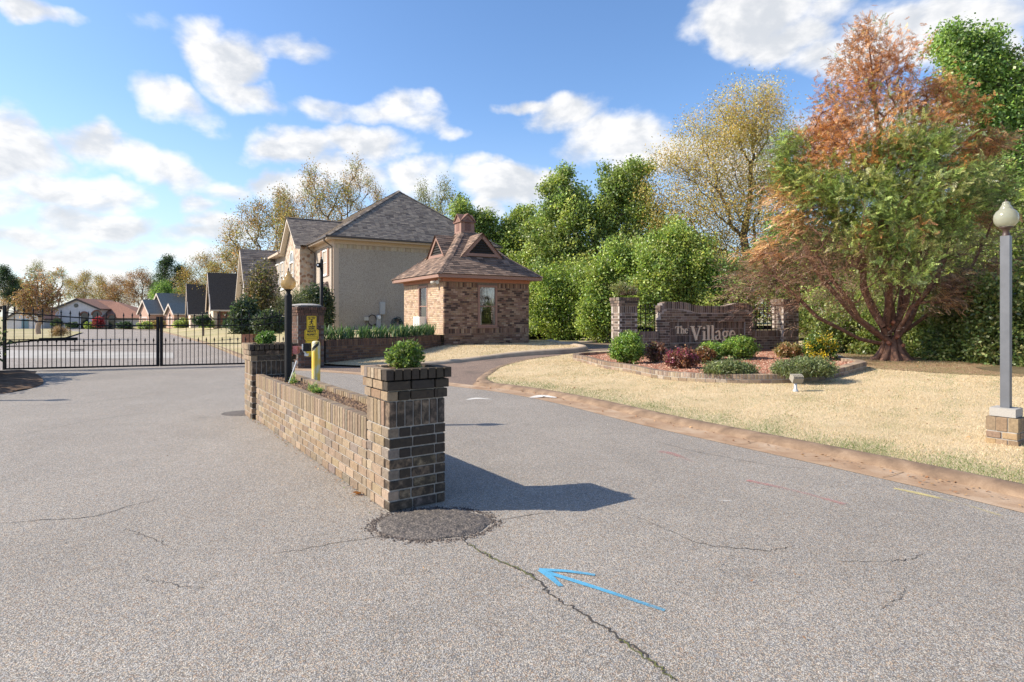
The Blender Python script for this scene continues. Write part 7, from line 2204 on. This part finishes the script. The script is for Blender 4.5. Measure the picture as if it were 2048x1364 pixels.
mb = MB(); c_ = Vector((lx + .10, ly - .05, .655)); mb.tube([c_ + Vector((-.03, -.12, 0)), c_ + Vector((.04, .0, .32))], .010, 6); mb.build('conduit', M_greybox, lamp1)
# right lamp: square grey pole on a brick base
rx, ry = 5.92, 7.07; rz0 = zi(rx, ry)
lamp2 = thing('lamp_post', 'square grey lamp post with a frosted globe on a small brick base in the lawn', 'lamp post', (rx, ry, rz0), 'garden lamp posts')
M8 = Masonry([(.26, .185, .12, 3), (.21, .145, .095, 2), (.30, .205, .12, 2)], 21)
bd = v; bu = u
bp = (rx - bd[0] * .155 - bu[0] * .155, ry - bd[1] * .155 - bu[1] * .155)
M8.pillar(bp, bd, bu, .31, .31, rz0 - .03, [(.085, 'r', 0), (.085, 'r', 0), (.175, 's', 0)], .22, sw=.11)
M8.finish(lamp2, 300)
mb = MB(); quad_prism(mb, bp, bd, bu, .012, .298, .012, .298, rz0 - .05, rz0 + .305); mb.build('mortar', M_mortar, lamp2)
mb = MB(); quad_prism(mb, bp, bd, bu, .03, .28, .03, .28, rz0 + .316, rz0 + .415); mb.build('plinth', M_pale, lamp2)
zt = zat(462, ry)
mb = MB(); quad_prism(mb, (rx, ry), bd, bu, -.045, .045, -.045, .045, rz0 + .416, zt - .06); mb.build('post', M_steel, lamp2)
mb = MB(); mb.lathe((rx, ry, zt - .06), [(.045, 0), (.035, .02), (.032, .06), (.05, .085), (.072, .10), (.072, .108), (0, .108)], 14); mb.build('fitter', M_bronze, lamp2, smooth=True)
zb_ = zt + .045
lamp_globe(lamp2, (rx, ry, zb_), 1.02, M_globe_w)
mb = MB(); z_ = zb_ + 1.02 * .303; mb.lathe((rx, ry, z_), [(.012, -.004), (.014, .004), (.006, .012), (.009, .02), (.0, .032)], 8); mb.build('finial', M_bronze, lamp2, smooth=True)
# a third lamp stands just left of the view; its shadow lies across the road
lamp3 = thing('lamp_post', 'lamp post of the left verge seen only by the shadow it throws on the road', 'lamp post', (-11.9, 11.25, 0), 'garden lamp posts')
mb = MB(); mb.lathe((-11.9, 11.25, 0), [(.06, 0), (.06, 2.0), (.03, 2.05), (.06, 2.1)], 10); mb.build('post', M_black, lamp3)
lamp_globe(lamp3, (-11.9, 11.25, 2.1), 1.0, M_globe_w)

# ================================================================ bollard, keypad, camera, signs and small things
by = 9.0; bx_ = (632 - CX) * by / F
bol = thing('bollard', 'yellow steel bollard with peeling paint and a black stripe beside the planter', 'bollard', (bx_, by, 0))
r_ = 8.2 * by / F; zt = zat(682, by)
mb = MB(); mb.lathe((bx_, by, 0), [(r_, -.05), (r_, zt - .04), (r_ * .9, zt - .012), (r_ * .55, zt), (0, zt + .004)], 20); mb.build('pipe', M_yellow, bol, smooth=True)
mb = MB()
for k in range(9):
    t0, t1 = -2.35 + k * .2, -2.15 + k * .2
    z0, z1 = zt - .155 + k * .0105, zt - .155 + (k + 1) * .0105
    P = lambda t, z: (bx_ + (r_ + .002) * math.cos(t), by + (r_ + .002) * math.sin(t), z)
    mb.poly([P(t0, z0), P(t1, z1), P(t1, z1 + .05), P(t0, z0 + .05)])
mb.build('stripe', M_signblk, bol, fix=False)

# call box on a bent stand behind the lamp
ky = 9.6
kp = thing('call_box', 'faded red and black gate call box on a bent stand at the far planter pillar', 'call box', ((590 - CX) * ky / F, ky, 0))
q = lambda px, py, dy=0: wp(px, py, ky + dy)
def pbox(mb, x0, y0, x1, y1, d0=-.08, d1=.08):
    a, b = q(x0, y1), q(x1, y0); mb.box(((a.x + b.x) / 2, ky + (d0 + d1) / 2, (a.z + b.z) / 2), (b.x - a.x, d1 - d0, b.z - a.z))
mb = MB(); pbox(mb, 578, 693, 585, 712); pbox(mb, 588, 692, 597, 707, -.06, .06); pbox(mb, 585.2, 698, 587.8, 706, -.03, .03); mb.build('red_box', M_redbox, kp)
mb = MB(); pbox(mb, 597.2, 693, 607, 698, -.03, .03); mb.build('arm', simple('copper_arm', (.34, .17, .11), .5), kp)
mb = MB(); pbox(mb, 610, 686.5, 621, 702, -.09, .05); mb.build('reader', M_black, kp)
mb = MB(); pbox(mb, 606.5, 688, 609.8, 699, -.07, .04); mb.bar(q(606, 700), q(614, 710), .03, .02); pbox(mb, 610, 707, 616, 712, -.03, .03); mb.build('bracket', M_white, kp)
mb = MB(); mb.tube([q(583, 740), q(583, 716), q(578, 710), q(576, 720)], .018, 6); mb.tube([q(583, 790), q(583, 738)], .03, 6); mb.build('stand', M_black, kp)
mb = MB(); pbox(mb, 575, 724, 587, 740, -.06, .06); mb.build('junction_box', M_beige, kp)
# camera on a black pole behind the gate pillar
cy_ = 19.6; cx_ = (643 - CX) * cy_ / F
cp = thing('camera_pole', 'black pole with a small security camera rising behind the gate pillar', 'camera pole', (cx_, cy_, .4))
mb = MB(); mb.tube([(cx_, cy_, .3), (cx_, cy_, zat(522, cy_))], .058, 10); mb.build('pole', M_black, cp, smooth=True)
mb = MB(); mb.lathe((cx_, cy_, zat(522, cy_)), [(.05, 0), (.045, .05), (.02, .07), (.02, .14), (0, .14)], 8); mb.build('cap', M_black, cp)
mb = MB(); zc = zat(531, cy_); mb.box((cx_ - .02, cy_ - .11, zc), (.16, .12, .15)); mb.tube([(cx_ - .05, cy_ - .17, zc), (cx_ - .05, cy_ - .22, zc)], .055, 12); mb.build('camera', M_black, cp)
mb = MB(); mb.tube([(cx_ - .05, cy_ - .221, zc), (cx_ - .05, cy_ - .226, zc)], .033, 12); mb.build('lens', M_white, cp)

# yellow signs on the shaded face of the gate pillar
def text_mesh(body, size, font_bold=0.0):
    cu = bpy.data.curves.new('print', 'FONT'); cu.body = body; cu.size = size; cu.align_x = 'CENTER'; cu.align_y = 'CENTER'; cu.offset = font_bold; cu.extrude = .001
    ob = bpy.data.objects.new('print', cu); COL.objects.link(ob)
    dg = bpy.context.evaluated_depsgraph_get(); dg.update()
    me = bpy.data.meshes.new_from_object(ob.evaluated_get(dg))
    bpy.data.objects.remove(ob)
    return me
FACE_N = Vector((-gu[0], -gu[1], 0)); FACE_X = Vector((gv[0], gv[1], 0))
def face_pt(px, py):
    k = (px - CX) / F
    a = (k * GP[1] - GP[0]) / (gv[0] - k * gv[1]); Y = GP[1] + gv[1] * a
    return a, zat(py, Y)
def plate(name, label, x0, y0, x1, y1, off, rows, rad=.03):
    a0, z1 = face_pt(x0, y0); a1, z0 = face_pt(x1, y1)
    base = Vector((GP[0], GP[1], 0)) + FACE_X * ((a0 + a1) / 2) + Vector((0, 0, z0))
    s = thing(name, label, 'sign', base, 'yellow signs on the gate pillar')
    o3 = lambda a, z, q: Vector((GP[0], GP[1], 0)) + FACE_X * a + FACE_N * q + Vector((0, 0, z))
    mb = MB()
    out = []
    for (cx, cz, t0) in ((a1 - rad, z1 - rad, 0), (a0 + rad, z1 - rad, 90), (a0 + rad, z0 + rad, 180), (a1 - rad, z0 + rad, 270)):
        for k in range(5):
            t = math.radians(t0 + 22.5 * k); out.append((cx + rad * math.cos(t), cz + rad * math.sin(t)))
    mb.prism([o3(a, z, off) for a, z in out], FACE_N * .006)
    mb.build('plate', M_signyel, s)
    mb = MB()
    n = len(out); cxm, czm = (a0 + a1) / 2, (z0 + z1) / 2
    inn = [(cxm + (a - cxm) * .90, czm + (z - czm) * .90) for a, z in out]; in2 = [(cxm + (a - cxm) * .86, czm + (z - czm) * .86) for a, z in out]
    for i in range(n):
        j = (i + 1) % n
        mb.poly([o3(*inn[i], off + .0075), o3(*inn[j], off + .0075), o3(*in2[j], off + .0075), o3(*in2[i], off + .0075)])
    mb.build('border', M_signblk, s, fix=False)
    for body, fz, size, wid in rows:
        me = text_mesh(body, size, .004)
        xs = [v_.co.x for v_ in me.vertices]; w_ = max(xs) - min(xs); k = min(1.0, (a1 - a0) * wid / w_)
        o = link('lettering', me, s); me.materials.append(M_signblk)
        c = o3(cxm, z0 + (z1 - z0) * fz, off + .0085) - base
        M = Matrix((( FACE_X.x * k, 0, FACE_N.x, c.x), (FACE_X.y * k, 0, FACE_N.y, c.y), (0, 1, 0, c.z), (0, 0, 0, 1)))
        me.transform(M)
    return s, o3, (a0, a1, z0, z1)
s1, o3, (a0, a1, z0, z1) = plate('warning_sign', 'yellow SLOW CHILDREN PLAYING sign with a running figure, uppermost on the gate pillar', 613, 632, 632.5, 660.5, .012,
    [('SLOW', .84, .125, .72), ('CHILDREN', .255, .062, .70), ('PLAYING', .125, .062, .60)])
mb = MB(); mx, mz = (a0 + a1) / 2, z0 + (z1 - z0) * .54; off = .021       # running child: head, body, arms, legs
def limb(p, q, w):
    p = Vector((p[0], 0, p[1])); q_ = Vector((q[0], 0, q[1])); d = (q_ - p).normalized(); n = Vector((-d.z, 0, d.x)) * w / 2
    mb.poly([o3(mx + t.x, mz + t.z, off) for t in (p + n, q_ + n, q_ - n, p - n)])
mb.poly([o3(mx + .01 + .026 * math.cos(t), mz + .085 + .026 * math.sin(t), off) for t in np.linspace(0, 2 * math.pi, 12, endpoint=False)])
limb((.0, .06), (-.012, -.02), .045); limb((-.01, -.015), (.045, -.05), .022); limb((.045, -.045), (.03, -.105), .02); limb((-.012, -.015), (-.04, -.06), .022); limb((-.04, -.055), (-.085, -.065), .02); limb((.0, .045), (.055, .02), .018); limb((.0, .045), (-.055, .03), .018); limb((-.055, .03), (-.06, -.01), .016)
mb.build('pictogram', M_signblk, s1, fix=False)
s2, o3b, (b0_, b1_, y0_, y1_) = plate('property_sign', 'yellow PRIVATE PROPERTY sign, middle one of the signs on the gate pillar', 608.5, 659.5, 636.5, 679, .020, [('PRIVATE', .80, .088, .62), ('PROPERTY', .50, .088, .72)], .04)
mb = MB(); cm_, zm_ = (b0_ + b1_) / 2, y0_ + (y1_ - y0_) * .23; hw_, hh_ = (b1_ - b0_) * .36, (y1_ - y0_) * .085
ol = [(cm_ + sx * hw_ + hh_ * math.cos(t), zm_ + hh_ * math.sin(t)) for sx, ts in ((1, np.linspace(-1.57, 1.57, 7)), (-1, np.linspace(1.57, 4.71, 7))) for t in ts]
il = [(cm_ + (a - cm_) * .965, zm_ + (z - zm_) * .62) for a, z in ol]
for i in range(len(ol)):
    j = (i + 1) % len(ol); mb.poly([o3b(*ol[i], .0285), o3b(*ol[j], .0285), o3b(*il[j], .0285), o3b(*il[i], .0285)])
mb.build('outline', M_signblk, s2, fix=False)
plate('notice_sign', 'lowest yellow sign on the gate pillar, mostly behind the bollard', 611, 679.5, 634, 712, .012, [], .03)
# white pipe leaning at the foot of the bank
p0 = gp(782, 713, .12); py_ = p0[1]
pp = thing('pipe', 'short white plastic pipe leaning out of the grass bank behind the planter bush', 'pipe', (p0[0], py_, .1))
mb = MB(); mb.tube([(p0[0] + .03, py_, .02), wp(776, 692, py_)], .062, 12); mb.build('tube', M_white, pp, smooth=True)
mb = MB(); a = wp(776.5, 695, py_); b = wp(775, 687, py_); mb.tube([a, b], .074, 12); mb.build('collar', M_white, pp, smooth=True)
# ground spotlight aimed at the sign
sx_, sy_ = gp(1591, 788, .12); sz_ = zi(sx_, sy_)
sl_ = thing('spotlight', 'grey ground spotlight on a short stem in front of the brick edging', 'spotlight', (sx_, sy_, sz_))
mb = MB(); mb.lathe((sx_, sy_, sz_ - .02), [(.05, 0), (.05, .05), (.03, .07), (.028, .20), (.02, .21), (.02, .27), (0, .27)], 10); mb.build('stem', M_greybox, sl_, smooth=True)
mb = MB(); c_ = wp(1593, 757, sy_)
def rbox(cx, cy, cz, w, d, h, tilt):
    cs_, sn_ = math.cos(tilt), math.sin(tilt)
    vs = []
    for zz in (-h / 2, h / 2):
        for xx, yy in ((-w / 2, -d / 2), (w / 2, -d / 2), (w / 2, d / 2), (-w / 2, d / 2)):
            vs.append((cx + xx, cy + yy * cs_ - zz * sn_, cz + yy * sn_ + zz * cs_))
    return vs
M_spot = simple('tan_grey_housing', (.27, .245, .20), .6); mb.hexa(rbox(c_.x, sy_, c_.z, .20, .16, .11, .5)); mb.build('housing', M_spot, sl_)
mb = MB()
for k in range(7): mb.hexa(rbox(c_.x - .09 + k * .03, sy_ - .05, c_.z + .048, .008, .10, .04, .5))
mb.build('cooling_fin', M_spot, sl_)

# ================================================================ greenery along the street
def zl(x, y): return float(h_rlawn(x, y))
def streetbush(name, label, px, Y, pyt, pyb, wpx, n, pal, leaf, seed, cat='bush', zb=None, lob=None):
    x = (px - CX) * Y / F; zt = zat(pyt, Y); z0 = zat(pyb, Y) if zb is None else zb
    W_, H_ = wpx * Y / F / 2, zt - z0
    lob = lob or [(0, .5, 1, 1), (.1, .75, .6, 1), (-.3, .4, .6, 1)]
    tot = sum(l[2] ** 2 for l in lob)
    return bush(name, label, (x, Y, z0), [((x + a * W_, Y + RNG.normal(0, .1), z0 + b * H_), (c * W_, c * W_, c * H_ * .5 * d), int(n * c * c / tot), pal) for a, b, c, d in lob], leaf, seed, cat)
SFT = [(.17, .20, .09, 3), (.21, .23, .11, 2), (.12, .15, .065, 2)]
OLV = [(.13, .115, .05, 3), (.17, .13, .06, 2), (.10, .11, .04, 2), (.22, .12, .10, .6)]
EVG = [(.045, .075, .035, 3), (.07, .105, .045, 3), (.03, .05, .025, 2), (.12, .15, .075, 1)]
streetbush('evergreen_bush', 'dark conical evergreen by the drive left of the lamp post', 492, 26, 600, 668, 56, 260, EVG, (34, .13, .13, .07, 0, .1), 101, lob=[(0, .35, .95, 1.0), (0, .6, .7, 1), (0, .82, .42, 1)])
streetbush('flowering_shrub', 'tall brownish flowering shrub left of the lamp globe', 520, 27.5, 535, 668, 56, 260, OLV, (22, .2, .12, .07, 0, .1), 102, 'shrub', lob=[(-.1, .3, .9, .9), (.2, .55, .9, .8), (.1, .8, .8, .7), (-.4, .55, .5, .7)])
streetbush('soft_shrub', 'feathery grey green shrub behind the lamp post', 585, 28.5, 575, 662, 84, 340, SFT, (34, .2, .15, .02, .25, -.4), 103, 'shrub', lob=[(-.35, .4, .7, 1.2), (.1, .55, .8, 1.1), (.5, .45, .6, 1.2)])
streetbush('evergreen_bush', 'dark glossy bush above the gate pillar beside the stucco corner', 628, 29.5, 572, 650, 62, 340, EVG, (36, .15, .13, .075, 0, .1), 104, lob=[(0, .5, .9, 1), (.3, .65, .7, .9), (-.4, .55, .6, .9)])
streetbush('creeper', 'dark creeper climbing the corner of the stucco house', 655, 33.5, 590, 660, 20, 120, EVG, (28, .14, .12, .07, 0, .1), 105, 'creeper', lob=[(0, .25, 1, .6), (0, .5, .9, .6), (0, .75, .6, .6)])
streetbush('evergreen_bush', 'low dark bush at the foot of the flowering shrub', 540, 25.5, 630, 668, 60, 200, EVG, (30, .13, .12, .07, 0, .1), 106)
# clipped tree on a thin trunk in the lawn
ty = 38.0; tx = (407 - CX) * ty / F; tz = zat(672, ty)
tree('topiary_tree', 'small dark clipped tree on a thin trunk in the lawn by the street curb', (tx, ty, tz), [np.array((tx, ty, tz + k * .3)) for k in range(4)],
     [((tx, ty, zat(640, ty)), (.42, .42, .24), 60, G_DARK), ((tx - .3, ty, zat(641, ty)), (.3, .3, .2), 40, G_DARK)], (40, .09, .11, .06, 0, 0), 108, rtip=.01, rbase=.05)
mx_, my_ = (500 - CX) * 29 / F, 29.0
mbx = thing('mailbox_pier', 'short brick mailbox pier on the lawn behind the gate', 'pier', (mx_, my_, zl(mx_, my_)))
mb = MB(); mb.box((mx_, my_, zl(mx_, my_) + .35), (.55, .55, .7)); mb.build('pier', M_redwall, mbx)
mb = MB(); mb.box((mx_ - .31, my_ - .0, zl(mx_, my_) + .4), (.06, .4, .6)); mb.build('face_slab', M_creamwall, mbx)
for px, Y, pt, pb, w, lab, pal, sd_ in ((365, 78, 641, 656, 26, 'round green bush in front of the smaller black roofed house', G_MID, 111), (315, 82, 642, 657, 26, 'yellow green bush at the corner of the grey roofed house', BUD_O, 112), (290, 80, 646, 658, 24, 'low green bush left of the grey roofed house', G_MID, 113),
        (115, 88, 641, 653, 14, 'clipped dark bush by the ranch house garage', G_DARK, 114), (180, 90, 647, 658, 14, 'light green bush between the ranch house arches', G_BRIGHT, 115), (145, 90, 647, 656, 22, 'dark hedge under the ranch house window', G_DARK, 116), (250, 90, 646, 657, 30, 'dark hedge along the right part of the ranch house', G_DARK, 117), (460, 60, 640, 656, 24, 'dark bush before the black roofed house', G_DARK, 118), (416, 62, 644, 656, 20, 'small bush at the sunlit gable end', G_MID, 119)):
    streetbush('far_bush', lab, px, Y, pt, pb, w, 90, pal, (24, .16, .22, .15, 0, .1), sd_)
streetbush('flowering_bush', 'red flowering bush in front of the ranch house arches', 196, 89, 636, 656, 20, 100, [(.40, .05, .07, 3), (.30, .06, .06, 2), (.12, .10, .04, 1)], (24, .16, .2, .14, 0, .1), 121)
streetbush('twiggy_bush', 'low twiggy tan bush on the left lawn corner', 120, 46, 655, 673, 34, 120, [(.30, .20, .12, 3), (.24, .18, .09, 2)], (22, .12, .14, .03, .2, -.2), 122)
# many stemmed small tree on the left lawn
ky_ = 44.0; kx_ = (77 - CX) * ky_ / F; kz_ = zat(668, ky_)
def lp(px, py): p = wp(px, py, ky_); return (p.x, p.y, p.z)
tree('crape_myrtle', 'small bronze leaved tree with several pale stems on the left lawn', (kx_, ky_, kz_), [np.array((kx_, ky_, kz_)), np.array((kx_ - .05, ky_, kz_ + .35)), np.array((kx_, ky_, kz_ + .7))],
     [(lp(77, 592), 1.1, 60, BUD_B), (lp(58, 605), .9, 50, BUD_B), (lp(97, 600), .9, 46, BUD_B), (lp(48, 590), .6, 22, BUD_B), (lp(108, 583), .6, 18, BUD_B), (lp(75, 565), .8, 24, BUD_B), (lp(90, 620), .6, 20, BUD_B), (lp(52, 620), .6, 20, BUD_B), (lp(112, 550), .4, 6, BUD_B)], (20, .2, .15, .08, 0, .1), 131, rtip=.012, rbase=.17, bark=simple('pale_smooth_bark', (.34, .25, .19), .8), bf=.25, bow=-.03)
